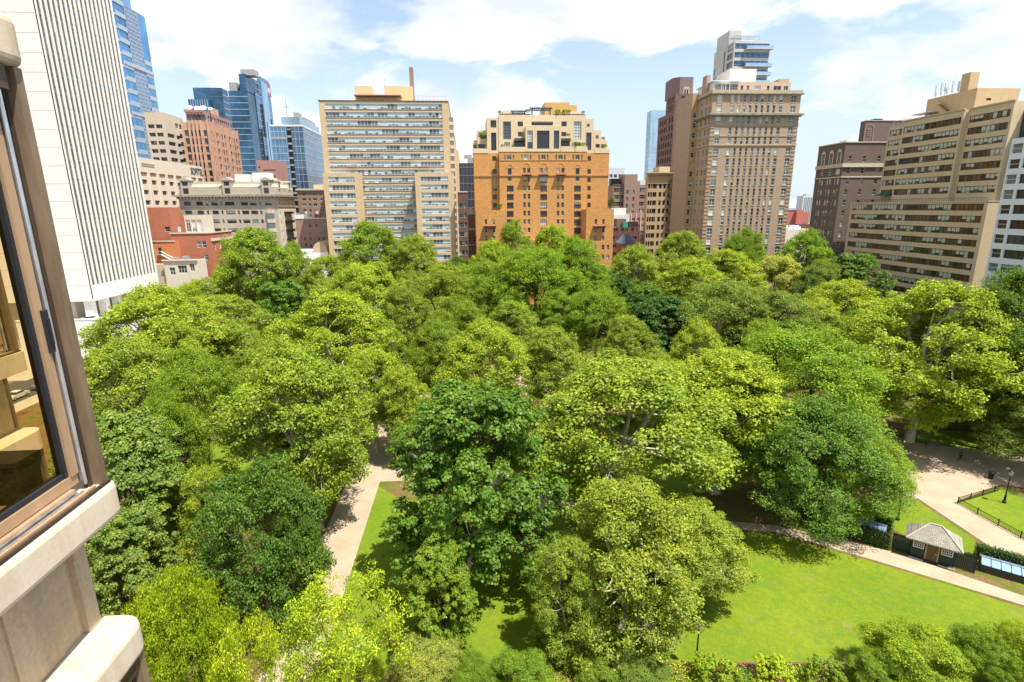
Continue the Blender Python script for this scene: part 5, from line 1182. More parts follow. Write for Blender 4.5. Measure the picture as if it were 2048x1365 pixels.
    nm=4 if kind!='bush' else 3; mains=[]
    for i in range(nm):
        a=i*2*math.pi/nm+rs.rand(); h=ch*(.34+.2*rs.rand()); s=R*.27
        p1=tops+np.array([math.cos(a)*s*.45,math.sin(a)*s*.45,h*.5]); p2=tops+np.array([math.cos(a)*s,math.sin(a)*s,h])
        b.tube([tuple(tops-[0,0,.3]),tuple(p1),tuple(p2)],[tr*.6,tr*.42,tr*.3],7,cap=False); mains+=[(p1,tr*.4),(p2,tr*.3)]
    for c,lr in lobes:
        j=min(range(len(mains)),key=lambda q: np.linalg.norm(mains[q][0]-c)+ (3 if mains[q][0][2]>c[2] else 0)); s,r0=mains[j]
        mid=(s+c)/2+rs.normal(size=3)*lr*.14+np.array([0,0,-lr*.12])
        b.tube([tuple(s),tuple(mid),tuple(c)],[min(r0*.7,tr*.3),tr*.17,tr*.09],5,cap=False)
    for c,q,lr in twigs:
        mid=(c+q)/2+rs.normal(size=3)*lr*.08
        b.tube([tuple(c),tuple(mid),tuple(q)],[tr*.12,tr*.08,tr*.03],4,cap=False)
    trunk=b.mesh(kind+'_trunk',[M[P['bark']]]); trunk.polygons.foreach_set('use_smooth',[True]*len(trunk.polygons))
    return crown,trunk,R,Hh
TM={}
for kd,seeds in dict(plane=(1,2,3,4),plane_low=(5,6),sparse=(33,34),maple=(11,12),elm=(21,22,23),locust=(31,32),spray=(41,),bush=(51,52)).items():
    TM[kd]=[tree_meshes(kd,s) for s in seeds]
COL=dict(yg=(.290,.375,.022),ol=(.245,.325,.026),gr=(.205,.310,.018),dk=(.120,.225,.016),bt=(.190,.305,.014),lo=(.40,.49,.02),pa=(.36,.40,.07),bg=(.110,.200,.018),dd=(.055,.125,.012),md=(.190,.275,.038),lm=(.28,.38,.010))
_ti=[0]
def put_tree(name,cat,kind,v,x,y,h,r,col,label,group=None,rz=None,z=0,jit=.03,lean=0):
    crown,trunk,R,Hh=TM[kind][v%len(TM[kind])]
    _ti[0]+=1; q=random.Random(_ti[0]*7)
    t=thing(name,label,cat,(x,y,z),q.uniform(0,6.28) if rz is None else rz,group)
    t.scale=(r/R,r/R,h/Hh)
    if lean: t.rotation_euler=(math.radians(lean),0,0)
    for nm,me in (('trunk',trunk),('crown',crown)):
        o=bpy.data.objects.new(nm,me); C.objects.link(o); o.parent=t
        if nm=='crown':
            c=COL[col]; o.color=(c[0]*q.uniform(1-jit,1+jit),c[1]*q.uniform(1-jit,1+jit),c[2],1)
    return t
G='trees in the park'
# (x of crown centre, y of crown top, distance east, half width px, mesh, variant, colour, label)
T=[
 # foreground row
 (645,1172,31,135,'sparse',0,'lo','bright yellow green feathery tree over the lower end of the walk, bottom centre left'),
 (345,1152,27,95,'locust',1,'lm','yellow green tree at the bottom left beside the concrete ledge'),
 (480,1245,25,90,'sparse',1,'lo','low yellow green tree at the bottom edge between the ledge and the feathery tree'),
 (500,925,42,128,'spray',0,'bg','blue green dense tree with layered sprays, left of the walk'),
 (585,1015,41,62,'spray',0,'bg','smaller blue green tree leaning over the left edge of the walk'),
 (245,815,49,125,'maple',0,'md','large mid green maple rising beside the left window frame'),
 (225,1010,40,95,'maple',1,'md','mid green tree below the concrete sill, above the lower ledge'),
 (400,935,47,65,'plane_low',1,'yg','small yellow green tree between the left maple and the blue green tree'),
 (600,705,57,150,'plane',0,'ol','wide olive plane tree with a dark trunk at the left edge of the sunlit walk'),
 (925,752,47,155,'maple',0,'dk','large deep green maple right of the sunlit walk'),
 (880,1078,37,72,'maple',1,'gr','low drooping green bough tree in front of the large deep green maple'),
 (1255,965,38.5,158,'plane_low',0,'ol','nearest plane tree with a tall bare trunk, left of the open lawn'),
 (1140,1085,36,84,'plane_low',1,'ol','small round plane tree left of the nearest bare trunk'),
 (1380,1010,41,108,'plane',1,'ol','spreading yellow green plane tree whose boughs hang over the lawn lamp post'),
 (1235,712,54,205,'plane',2,'ol','broad pale yellow green plane tree with forking cream limbs, centre of the picture'),
 (1455,705,60,150,'plane',3,'yg','broad yellow green plane tree to the right of the forking cream limbs'),
 (1610,655,62,158,'elm',0,'gr','large fresh green tree with many dark upright branches, above the shaded lawn'),
 (1712,858,54,98,'elm',0,'gr','green maple boughs hanging over the clubhouse shed'),
 (1605,772,55,135,'elm',1,'dk','dark stemmed green maple in front of the fresh green tree'),
 (1875,565,72,145,'plane',0,'yg','tall plane tree with a forked trunk standing on the right hand plaza'),
 (1790,690,74,105,'plane',2,'yg','yellowish plane tree just left of the forked plaza plane'),
 (2050,545,68,120,'elm',1,'bg','dark feathery tree at the right edge of the picture'),
 (2035,700,74,118,'maple',1,'dk','dark green tree low at the right edge behind the plaza'),
 (2110,800,60,95,'elm',1,'md','added soft green tree leaning in from the right edge to shade the plaza'),  # added past the right edge for its shade on the plaza
 (1965,760,80,70,'elm',0,'gr','mid green tree behind the walking person on the right hand plaza'),
 (600,800,62,80,'plane',1,'yg','low yellow green tree under the wide olive plane, left of the walk'),
 (1010,840,62,70,'plane',2,'ol','olive tree between the deep green maple and the forking cream limbs'),
 (330,780,60,70,'elm',2,'gr','feathery green tree between the left maple and the wide olive plane'),
 # middle distance
 (375,695,66,95,'elm',2,'gr','fresh mid green tree with feathery boughs, left of centre'),
 (250,680,72,115,'plane',3,'ol','thin yellow green plane tree showing the street through its boughs'),
 (310,575,92,130,'plane',1,'yg','large yellow green plane tree in front of the white ribbed tower'),
 (430,585,108,95,'plane',2,'ol','olive plane tree behind the large yellow green one'),
 (660,585,90,120,'plane',0,'yg','bright plane tree with pale limbs showing in the middle of its crown, left of centre'),
 (545,680,78,80,'plane',1,'ol','smaller olive tree below the bright pale limbed plane'),
 (800,735,72,55,'plane',3,'yg','small sunlit yellow green tree where the walk disappears'),
 (740,690,76,70,'plane',2,'yg','yellow green tree with a narrow crown between the walk and the dark maple'),
 (970,645,80,95,'plane',1,'yg','yellow green plane tree in the middle of the park'),
 (1105,655,84,75,'plane',3,'ol','sparse olive plane tree with brown patches, right of the middle plane'),
 (870,640,92,70,'elm',1,'gr','dark green narrow tree left of the middle plane'),
 (1330,585,100,82,'maple',0,'dd','very dark green round maple right of the middle of the park'),
 (1195,575,112,72,'elm',0,'bt','bright green oval tree left of the very dark maple'),
 (1450,560,98,110,'elm',2,'md','grey green open tree with dark branches right of the very dark maple'),
 (1320,700,78,60,'plane',0,'ol','small olive tree peeping behind the broad centre planes'),
 (1560,585,92,90,'elm',1,'md','mid green tree behind the large fresh green one'),
 (1690,560,112,95,'plane',1,'yg','yellow green plane tree in front of the sand coloured strip building'),
 (1800,590,104,70,'plane',0,'yg','golden green tree at the foot of the sand coloured strip building'),
 (1990,600,96,80,'elm',0,'md','soft green tree in front of the white office building'),
 (470,640,96,62,'plane',1,'ol','olive crown filling the gap left of the bright pale limbed plane'),
 (605,625,104,58,'elm',0,'gr','mid green crown just behind the bright pale limbed plane, at its left'),
 (760,640,90,60,'plane',3,'gr','green crown filling the gap right of the bright pale limbed plane'),
 (905,590,110,62,'elm',2,'gr','green crown behind the dark green narrow tree'),
 (1020,600,104,66,'plane',0,'ol','olive crown behind the middle plane, in front of the large fresh green tree'),
 (1115,580,116,60,'elm',1,'gr','green crown between the large fresh green tree and the bright green oval one'),
 (1250,625,92,55,'plane',2,'ol','olive crown in front of the very dark maple, at its left'),
 (1400,640,84,62,'plane',1,'yg','yellow green crown in front of the very dark maple, at its right'),
 (1530,640,80,62,'plane_low',0,'ol','olive crown between the broad plane and the large fresh green tree'),
 (1640,600,100,66,'plane',3,'yg','yellow green crown rising behind the large fresh green tree'),
 (345,640,86,66,'plane',3,'yg','yellow green crown below the tree in front of the white tower'),
 (1720,620,96,60,'elm',2,'gr','green crown between the large fresh green tree and the golden green one'),
 (450,520,140,50,'plane',2,'yg','small light crown left of the tree before the limestone building'),
 (1180,520,134,50,'plane',1,'gr','small green crown in front of the right wing of the orange tower'),
 # far half
 (1070,492,128,105,'elm',0,'bt','large fresh green tree in the middle of the far rows'),
 (1150,475,140,70,'elm',1,'bt','fresh green tree in front of the right wing of the orange tower'),
 (965,520,130,80,'elm',2,'gr','fresh green tree left of the largest far tree'),
 (880,530,124,85,'elm',1,'ol','dull green tree with thin boughs in front of the cream block'),
 (735,520,122,90,'plane',2,'yg','pale yellow green plane tree with a bright top, centre left'),
 (805,560,112,55,'plane',0,'ol','olive tree with pale branches between the bright plane and the dull green tree'),
 (560,555,118,60,'maple',1,'dk','small deep green tree half hidden in the left centre'),
 (500,458,142,85,'plane',3,'gr','tall tree in front of the grey limestone building'),
 (585,485,150,42,'plane',1,'gr','narrow tree standing just left of the vaulted roof'),
 (385,560,138,50,'plane',0,'yg','thin pale tree in front of the low white building'),
 (655,505,146,55,'plane',2,'ol','small round tree in front of the vaulted roof'),
 (740,444,172,72,'plane',1,'gr','tallest tree in front of the cream apartment block'),
 (830,470,165,60,'plane',3,'ol','olive tree right of the tallest one in front of the cream block'),
 (915,510,168,45,'elm',2,'bg','small grey green tree in front of the narrow dark red building'),
 (1025,440,178,42,'plane',0,'gr','tree crown rising against the left wing of the orange tower'),
 (1110,445,176,52,'plane',2,'yg','tree crown rising against the middle of the orange tower'),
 (985,480,160,50,'plane',3,'yg','light green tree in front of the left part of the orange tower'),
 (1270,490,155,60,'plane',1,'ol','light olive tree at the foot of the low maroon building'),
 (1225,540,140,45,'maple',0,'dd','dark green tree right of the orange tower wing'),
 (1290,560,128,45,'maple',1,'dk','dark green tree behind the very dark maple'),
 (1372,457,168,60,'plane',2,'ol','sparse brownish green tree against the left side of the tan tower'),
 (1495,455,166,48,'elm',2,'bt','bright green tree top in front of the tan tower'),
 (1450,498,150,80,'plane',0,'yg','wide yellow green tree in front of the foot of the tan tower'),
 (1385,515,138,70,'plane',3,'yg','yellow green tree left of the wide one below the tan tower'),
 (1615,460,158,60,'plane',1,'bt','bright green tree between the tan tower and the dark brown building'),
 (1560,505,146,60,'plane',2,'pa','pale cream green tree below the right corner of the tan tower'),
 (1700,500,138,62,'maple',0,'bg','dark blue green tree in front of the sand coloured strip building'),
 (1640,520,136,55,'elm',1,'md','green tree left of the dark blue green one'),
]
LEAN={1605:15,1712:12}
for i,(px,ty,Y,hw,kd,v,col,lab) in enumerate(T):
    x,h=at(px,ty+4,Y)
    d=math.hypot(x,Y); dep=(ROT.transposed()@Vector((x,Y,h*.6-H))).z*-1
    r=hw*dep/FPX*1.08
    put_tree({'plane':'plane_tree','plane_low':'plane_tree','sparse':'locust_tree','maple':'maple_tree','elm':'elm_tree','locust':'locust_tree','spray':'hawthorn_tree'}[kd],'tree',kd,v,x,Y,h*1.0,r,col,lab,G,lean=LEAN.get(px,0))
    print('TREE',i,px,ty,'h %.1f r %.1f x %.1f Y %.0f'%(h,r,x,Y))
# ================================================================= GROUND, SKY
def sheet(name,pts,z,mat,kind='structure'):
    m=MB(); m.poly([(p[0],p[1],z) for p in pts]); o=m.build(name,mat); o['kind']=kind; return o
def ccw(p):
    a=sum(p[i][0]*p[(i+1)%len(p)][1]-p[(i+1)%len(p)][0]*p[i][1] for i in range(len(p)))
    return p if a>0 else p[::-1]
# materials
g=N('lawn_grass'); co=g.coords('Object'); a=g.noise(co,.12,4,.6); b_=g.noise(co,2.2,4,.7); c_=g.noise(co,14.,3,.7)
c=g.mix(g.ramp(a,[(.35,0),(.65,1)]),(.120,.185,.012),(.165,.215,.014)); c=g.mix(g.ramp(b_,[(.3,0),(.75,1)]),g.mix(1.,c,(.78,.9,.9),'MULTIPLY'),g.mix(1.,c,(1.25,1.1,1.1),'MULTIPLY'))
c=g.mix(1.,c,g.ramp(c_,[(.25,.55),(.7,1.35)]),'MULTIPLY'); clv=g.noise(co,.9,4,.65); c=g.mix(g.math('MULTIPLY',g.ramp(clv,[(.5,0),(.62,1)]),.5),c,(.085,.17,.02))
bare=g.noise(co,.45,5,.65); c=g.mix(g.ramp(bare,[(.60,0),(.72,.75)]),c,(.24,.20,.06))
M['lawn']=g.done(g.bsdf(c,.9,0,.1,bump=c_,bs=.7,bd=.12))
g=N('walk_paving'); co=g.coords('Object'); a=g.noise(co,.35,4,.6); b_=g.noise(co,6,3,.7)
br=g.n('TexBrick'); br.inputs['Scale'].default_value=1.; br.inputs['Brick Width'].default_value=1.6; br.inputs['Row Height'].default_value=1.6; br.inputs['Mortar Size'].default_value=.02; br.offset=0
mp=g.n('Mapping'); mp.inputs['Rotation'].default_value=(0,0,.5); g.l(co,mp.inputs[0]); g.l(mp.outputs[0],br.inputs[0])
c=g.mix(g.ramp(a,[(.3,0),(.7,1)]),(.31,.24,.165),(.39,.31,.22)); c=g.mix(1.,c,g.ramp(b_,[(.3,.88),(.7,1.1)]),'MULTIPLY'); c=g.mix(g.math('MULTIPLY',br.outputs['Fac'],.35),c,(.2,.15,.1))
M['walk']=g.done(g.bsdf(c,.85,0,.2,bump=b_,bs=.3,bd=.02))
g=N('park_soil'); co=g.coords('Object'); a=g.noise(co,.25,5,.65); b_=g.noise(co,5,3,.7)
c=g.ramp(a,[(.3,(.10,.055,.025)),(.5,(.15,.10,.04)),(.62,(.08,.11,.015)),(.8,(.12,.16,.015))]); c=g.mix(1.,c,g.ramp(b_,[(.3,.7),(.7,1.3)]),'MULTIPLY')
M['soil']=g.done(g.bsdf(c,.95,0,.1,bump=b_,bs=.6,bd=.08))
M['asphalt']=plain_mat('street_asphalt',(.06,.06,.062),.9,var=.2,scale=.4)
M['pavement']=plain_mat('concrete_pavement',(.34,.32,.28),.9,var=.12,scale=.5)
g=N('distant_city_ground'); a=g.noise(g.coords('Object'),.004,6,.7); b_=g.noise(g.coords('Object'),.03,4,.7)
M['city_ground']=g.done(g.bsdf(g.mix(g.ramp(b_,[(.45,0),(.55,1)]),g.ramp(a,[(.35,(.05,.075,.05)),(.6,(.16,.15,.14))]),(.22,.19,.17)),.95,0,.1))
M['hill']=plain_mat('hazy_wooded_hill',(.10,.16,.20),.95,var=.15,scale=.004)  # blue cast puts distance haze into the hill colour
# ground sheets
o=sheet('ground',[(-4500,-500),(4500,-500),(4500,5200),(-4500,5200)],0,M['city_ground'])
X0,X1,Y0,Y1=-84,90,18,182
sheet('road',ccw([(X0-16,Y0-40),(X1+24,Y0-40),(X1+24,Y1+12),(X0-16,Y1+12)]),.004,M['asphalt'])
def slab(name,x0,x1,y0,y1,z,mat):
    m=MB(); m.box(x0,x1,y0,y1,.0,z,skip='B'); o=m.build(name,mat); o['kind']='structure'; return o
slab('pavement',X0-4,X1+4,Y0-4,Y1+1.5,.13,M['pavement'])
slab('pavement',-140,-97.5,120,300,.13,M['pavement']); slab('pavement',-97.4,60,Y1+11.,Y1+16,.13,M['pavement']); slab('pavement',X1+22,X1+32,-20,240,.13,M['pavement'])
sheet('soil_bed',ccw([(X0,Y0),(X1,Y0),(X1,Y1),(X0,Y1)]),.14,M['soil'])
def lawn(pts,z=.15): return sheet('lawn',ccw([on(*p) for p in pts]),z,M['lawn'])
lawn([(690,1185),(757,975),(800,1000),(1040,1030),(1300,1058),(1551,1072),(1750,1128),(2120,1242),(2300,1330),(2120,1332),(1400,1327),(1000,1330),(830,1330),(560,1400),(560,1365)])
lawn([(330,900),(620,860),(700,880),(690,960),(655,1030),(560,1010),(420,1000)],.15)
lawn([(1775,1005),(1836,1004),(1900,1050),(2048,1150),(2048,1180),(1960,1130),(1810,1075),(1740,1035)],.15)
lawn([(1912,1008),(1998,978),(2048,1000),(2048,1078)],.15)
lawn([(1826,884),(1850,862),(2048,868),(2048,912),(1960,902)],.15)
lawn([(930,880),(1300,870),(1500,900),(1480,980),(1280,1000),(1060,960)],.15)
def walk(pts,z=.155,name='path'): return sheet(name,ccw([on(*p) for p in pts]),z,M['walk'])
walk([(604,1172),(692,972),(735,880),(745,860),(820,862),(802,896),(760,966),(690,1184),(600,1440),(480,1440)])
walk([(802,896),(905,895),(1080,985),(1300,1030),(1551,1054),(1662,1077),(1790,1108),(2120,1220),(2120,1236),(1743,1122),(1551,1067),(1300,1050),(1060,1018),(900,960),(760,966)],.160)
walk([(1650,950),(1700,858),(1760,862),(1826,886),(1960,904),(2100,918),(2100,985),(2000,972),(1912,1006),(2048,1082),(2120,1130),(2120,1190),(2048,1142),(1836,1000),(1780,985),(1700,975)],.165,'plaza')
walk([(560,800),(720,770),(900,800),(1000,720),(1120,725),(1300,820),(1500,880),(1700,858),(1600,930),(1480,880),(1200,800),(1000,790),(820,862),(745,860),(640,840)],.158,'plaza')
# hills on the horizon
m=MB(); xs=np.linspace(-4000,4000,60); R=random.Random(2)
hh=[34+26*math.sin(x*.0011+1)+16*math.sin(x*.0033)+R.uniform(-4,4) for x in xs]
for i in range(59):
    m.quad((xs[i],4300,0),(xs[i+1],4300,0),(xs[i+1],4700,hh[i+1]),(xs[i],4700,hh[i])); m.quad((xs[i],4700,hh[i]),(xs[i+1],4700,hh[i+1]),(xs[i+1],5150,0),(xs[i],5150,0))
o=m.build('hills',M['hill'],smooth=True); o['kind']='structure'
# ================================================================= PARK FURNITURE
def lamp_post(px,py,hgt,label):
    x,y=on(px,py,.15); t=thing('street_lamp',label,'lamp post',(x,y,.15),0,'lamp posts in the park'); 
    m=MB(); m.tube([(0,0,0),(0,0,.25),(0,0,.3),(0,0,.9),(0,0,1.)],[.22,.2,.14,.11,.13],10); m.build('base',M['iron'],t)
    m=MB(); m.tube([(0,0,.95),(0,0,hgt-.75),(0,0,hgt-.72),(0,0,hgt-.62)],[.075,.05,.11,.13],10); m.build('pole',M['iron'],t)
    m=MB(); m.tube([(0,0,hgt-.62),(0,0,hgt-.5),(0,0,hgt-.2),(0,0,hgt-.12)],[.13,.2,.25,.22],10); m.build('lantern_glass',M['lantern'],t,smooth=True)
    m=MB(); m.tube([(0,0,hgt-.13),(0,0,hgt-.1),(0,0,hgt+.02),(0,0,hgt+.06),(0,0,hgt+.2)],[.29,.28,.12,.04,.02],10); m.build('lantern_cap',M['iron'],t)
M['lantern']=plain_mat('milky_lantern_glass',(.35,.33,.27),.3)
lamp_post(1391,1336,4.3,'black lamp post with a globe lantern at the lower edge of the sunlit lawn')
lamp_post(2008,1006,4.3,'dark lamp post by the lawn corner on the right hand plaza')
lamp_post(1795,1040,3.6,'short dark lamp post just left of the shed roof')
# shed
A=Vector(on(1818,1111,.15)); B=Vector(on(1904,1137,.15)); u=(B-A); Ls=u.length; u.normalize(); vv=Vector((-u.y,u.x)); 
if vv.y<0: vv=-vv
ang=math.atan2(u.y,u.x); D=Ls*.62; hw=2.35
M['shed_wall']=plain_mat('dark_green_boards',(.020,.038,.030),.7,var=.15,scale=4.)
g=N('weathered_shingles'); co=g.coords('Object'); br=g.n('TexBrick'); br.inputs['Scale'].default_value=1.; br.inputs['Brick Width'].default_value=.35; br.inputs['Row Height'].default_value=.16; br.inputs['Mortar Size'].default_value=.018
sp2=g.n('SeparateXYZ'); g.l(co,sp2.inputs[0]); cb=g.n('CombineXYZ'); g.l(g.math('ADD',sp2.outputs[0],0),cb.inputs[0]); g.l(g.math('MULTIPLY',sp2.outputs[2],1.8),cb.inputs[1]); g.l(cb.outputs[0],br.inputs[0])
nz=g.noise(co,1.2,4,.6); br.inputs['Color1'].default_value=(.36,.33,.27,1); br.inputs['Color2'].default_value=(.27,.25,.21,1); br.inputs['Mortar'].default_value=(.13,.12,.1,1)
M['shingle']=g.done(g.bsdf(g.mix(1.,br.outputs[0],g.ramp(nz,[(.3,.75),(.7,1.15)]),'MULTIPLY'),.9,0,.2,bump=br.outputs['Fac'],bs=.3,bd=.02))
M['door_wood']=plain_mat('brown_louvred_wood',(.14,.085,.04),.7,var=.15,scale=3); M['trim_y']=plain_mat('tan_painted_trim',(.34,.24,.10),.6)
t=thing('shed','small dark green park shed with a grey hipped shingle roof and a brown slatted door','shed',(A.x,A.y,.15),ang)
m=MB(); m.box(0,Ls,0,D,0,hw); m.box(-.05,Ls+.05,-.3,-.005,0,.14); m.build('wall',M['shed_wall'],t)
m=MB(); e=.55; n=[(-e,-e,hw-.1),(Ls+e,-e,hw-.1),(Ls+e,D+e,hw-.1),(-e,D+e,hw-.1),(Ls*.36,D/2,hw+1.35),(Ls*.64,D/2,hw+1.35)]
m.v=n+[(p[0],p[1],p[2]-.14) for p in n[:4]]; m.f=[(0,1,5,4),(1,2,5),(2,3,4,5),(3,0,4),(6,7,1,0),(7,8,2,1),(8,9,3,2),(9,6,0,3),(9,8,7,6)]; m.m=[0]*9; rf=m.build('roof',M['shingle'],t)
m=MB(); 
for a,bq in (((-e,-e,hw-.08),(Ls*.36,D/2,hw+1.38)),((Ls+e,-e,hw-.08),(Ls*.64,D/2,hw+1.38)),((Ls*.36,D/2,hw+1.38),(Ls*.64,D/2,hw+1.38))): m.tube([a,bq],[.07,.07],5)
m.build('ridge_cap',M['grey_lime'],rf)
dx=Ls*.5
m=MB(); m.box(dx-.45,dx+.45,-.05,-.006,.05,2.02); [m.box(dx-.4,dx+.4,-.075,-.051,z,z+.05) for z in frange(.15,1.95,.1)]; dr=m.build('door',M['door_wood'],t)
m=MB(); m.box(dx-.56,dx-.455,-.09,-.004,.0,2.12); m.box(dx+.455,dx+.56,-.09,-.004,.0,2.12); m.box(dx-.454,dx+.454,-.09,-.004,2.03,2.12); m.build('door_frame',M['trim_y'],dr)
m=MB(); m.box(dx+.3,dx+.36,-.13,-.076,.95,1.1); m.build('handle',M['steel'],dr)
for wx in (Ls*.17,Ls*.83):
    m=MB(); m.box(wx-.4,wx+.4,-.03,-.005,1.25,1.9); w=m.build('window',M['g_dark'],t)
    m=MB()
    for a in ((wx-.46,wx-.4,1.19,1.96),(wx+.4,wx+.46,1.19,1.96),(wx-.399,wx+.399,1.19,1.25),(wx-.399,wx+.399,1.9,1.96)): m.box(a[0],a[1],-.07,-.004,a[2],a[3])
    for q in range(1,5): m.box(wx-.4+q*.16-.015,wx-.4+q*.16+.015,-.055,-.031,1.25,1.9)
    for q in (1.46,1.68): m.box(wx-.4,wx+.4,-.05,-.031,q,q+.025)
    m.build('window_frame',M['frame_w'],w)
m=MB(); m.box(-.1,dx-.6,-.42,-.306,0,.12); m.box(dx+.6,Ls+.2,-.42,-.306,0,.12); m.build('sill',M['pavement'],t)
def local(q,w): return (A.x+u.x*q+vv.x*w, A.y+u.y*q+vv.y*w)
# gates each side of the shed
for s,(q0,q1),lab in ((0,(-1.55,-.05),'dark green board gate left of the shed'),(1,(Ls+.05,Ls+1.7),'dark green board gate right of the shed')):
    p=local(q0,.25); gt=thing('gate',lab,'gate',(p[0],p[1],.15),ang)
    m=MB(); [m.box(i*.15,i*.15+.14,0,.04,.05,1.95) for i in range(int((q1-q0)/.15))]; m.build('board_panel',M['shed_wall'],gt)
    m=MB(); m.box(-.04,.0,-.04,.08,0,2.05); m.box(q1-q0,q1-q0+.05,-.04,.08,0,2.05); m.box(0,q1-q0,-.02,-.001,1.7,1.8); m.build('gate_frame',M['iron'],gt)
# hedges
def hedge_mesh(L,W,Hh,seed,n=5200,leaf=.13):
    rs=np.random.RandomState(seed); per=np.array([L*W,2*L*Hh,2*W*Hh]); per=per/per.sum(); f=rs.choice(3,n,p=per)
    p=rs.rand(n,3)*np.array([L,W,Hh]); nr=rs.normal(size=(n,3))*.4
    p[f==0,2]=Hh; nr[f==0,2]+=1
    s=(f==1); side=rs.rand(n)<.5; p[s&side,1]=0; p[s&~side,1]=W; nr[s&side,1]-=1; nr[s&~side,1]+=1
    s=(f==2); p[s&side,0]=0; p[s&~side,0]=L; nr[s&side,0]-=1; nr[s&~side,0]+=1
    p+=rs.normal(size=(n,3))*.07; p[:,2]=np.maximum(p[:,2],.02)
    nr[:,2]+=.3
    return leaves_mesh('hedge_leaves',p,unit(nr),leaf,.7,rs)
def hedge(q0,w0,L,W,Hh,lab,seed,col='dd',name='hedge'):
    p=local(q0,w0); t=thing(name,lab,'hedge',(p[0],p[1],.15),ang)
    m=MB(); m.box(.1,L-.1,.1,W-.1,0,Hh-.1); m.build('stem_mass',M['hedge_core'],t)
    o=bpy.data.objects.new('foliage',hedge_mesh(L,W,Hh,seed,int(900*(L*W+2*L*Hh+2*W*Hh)/8))); C.objects.link(o); o.parent=t; c=COL[col]; o.color=(*c,1)
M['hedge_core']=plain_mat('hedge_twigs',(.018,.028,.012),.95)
hedge(-8.6,-.35,6.9,.8,1.75,'tall dark clipped hedge along the path, left of the shed',1)
hedge(-8.6,3.6,6.9,.7,1.6,'clipped hedge behind the left glazed frames',2)
hedge(Ls+1.9,3.4,7.4,.8,1.5,'long clipped hedge behind the right pale blue frames',3)
hedge(Ls+8.6,.4,.8,3.,1.5,'short clipped hedge closing the right end of the enclosure',4)
# glazed cold frames between the hedges
M['frame_glass']=plain_mat('pale_blue_polycarbonate',(.20,.32,.44),.2,spec=.6,var=.15,scale=2.)
def frames(q0,w0,L,W,lab,z=1.05):
    p=local(q0,w0); t=thing('cold_frame',lab,'garden frame',(p[0],p[1],.15),ang,'cold frames beside the shed')
    m=MB(); m.box(0,L,0,W,0,z-.25); m.build('box',M['hedge_box'],t)
    n=max(3,int(L/.75)); s=L/n
    for i in range(n):
        m=MB(); x=i*s+.03; m.v=[(x,.0,z-.2),(x+s-.06,.0,z-.2),(x+s-.06,W*.47,z+.1),(x,W*.47,z+.1)]; m.f=[(0,1,2,3)]; m.m=[0]
        m.quad((x,W*.53,z+.1),(x+s-.06,W*.53,z+.1),(x+s-.06,W,z-.2),(x,W,z-.2)); m.build('glazed_lid',M['frame_glass'],t)
    m=MB(); m.box(0,L,W*.47,W*.53,z-.24,z+.13); [m.box(i*s-.03,i*s+.03,.02,W-.02,z-.24,z-.1) for i in range(n+1)]; m.build('ridge_bar',M['trim_brown'],t)
M['hedge_box']=plain_mat('dark_timber',(.05,.04,.03),.8); M['trim_brown']=plain_mat('brown_ridge_beam',(.13,.07,.045),.8)
frames(Ls+2.2,1.0,6.0,2.0,'long low frame with pale blue lids, right of the shed between hedges')
frames(-6.6,.9,4.4,2.2,'low frame with pale blue lids, left of the shed under the maple',1.3)
# litter bin, benches
def bench(px,py,rz,label):
    x,y=on(px,py,.17); t=thing('park_bench',label,'bench',(x,y,.17),rz,'park benches')
    m=MB(); [m.box(-.85,.85,-.2+i*.11,-.11+i*.11,.42,.45) for i in range(4)]; m.build('seat',M['door_wood'],t)
    m=MB(); [m.box(-.85,.85,.25+i*.02,.28+i*.02,.52+i*.12,.61+i*.12) for i in range(3)]; m.build('backrest',M['door_wood'],t)
    for sx in (-.8,.76):
        m=MB(); m.box(sx,sx+.05,-.2,-.15,0,.42); m.box(sx,sx+.05,.2,.25,0,.85); m.box(sx,sx+.05,-.15,.2,.37,.415); m.build('leg',M['iron'],t)
bench(1862,893,2.9,'wooden slatted bench by the lawn edge behind the forked plaza plane')
bench(2030,918,3.0,'wooden slatted bench at the far right edge of the plaza')
x,y=on(1981,957,.17); t=thing('litter_bin','black round litter bin on the right hand plaza','bin',(x,y,.17))
m=MB(); m.tube([(0,0,0),(0,0,.05),(0,0,.85),(0,0,.9)],[.26,.28,.34,.36],14); m.build('body',M['iron'],t); m=MB(); m.tube([(0,0,.9),(0,0,.98),(0,0,1.05)],[.38,.3,.12],14); m.build('lid',M['frame_k'],t)
# low iron fence at the near corner of the right lawn
def rail(p0,p1,label,h=.8):
    a=Vector(on(*p0,.15)); b=Vector(on(*p1,.15)); d=(b-a); L=d.length; t=thing('low_fence',label,'fence',(a.x,a.y,.15),math.atan2(d.y,d.x))
    m=MB(); m.box(0,L,-.02,.02,h-.08,h-.03); m.box(0,L,-.02,.02,.12,.16); m.build('rail',M['iron'],t)
    m=MB(); [m.box(q,q+.025,-.012,.012,.05,h) for q in frange(.12,L,.16)]; m.build('picket',M['iron'],t)
    for q in frange(0,L,2.4):
        m=MB(); m.box(q-.04,q+.04,-.04,.04,0,h+.1); m.build('post',M['iron'],t)
rail((1915,1007),(1998,982),'black iron rail along the near corner of the right hand lawn')
rail((1915,1008),(2060,1088),'black iron rail along the diagonal walk, right of the shed')
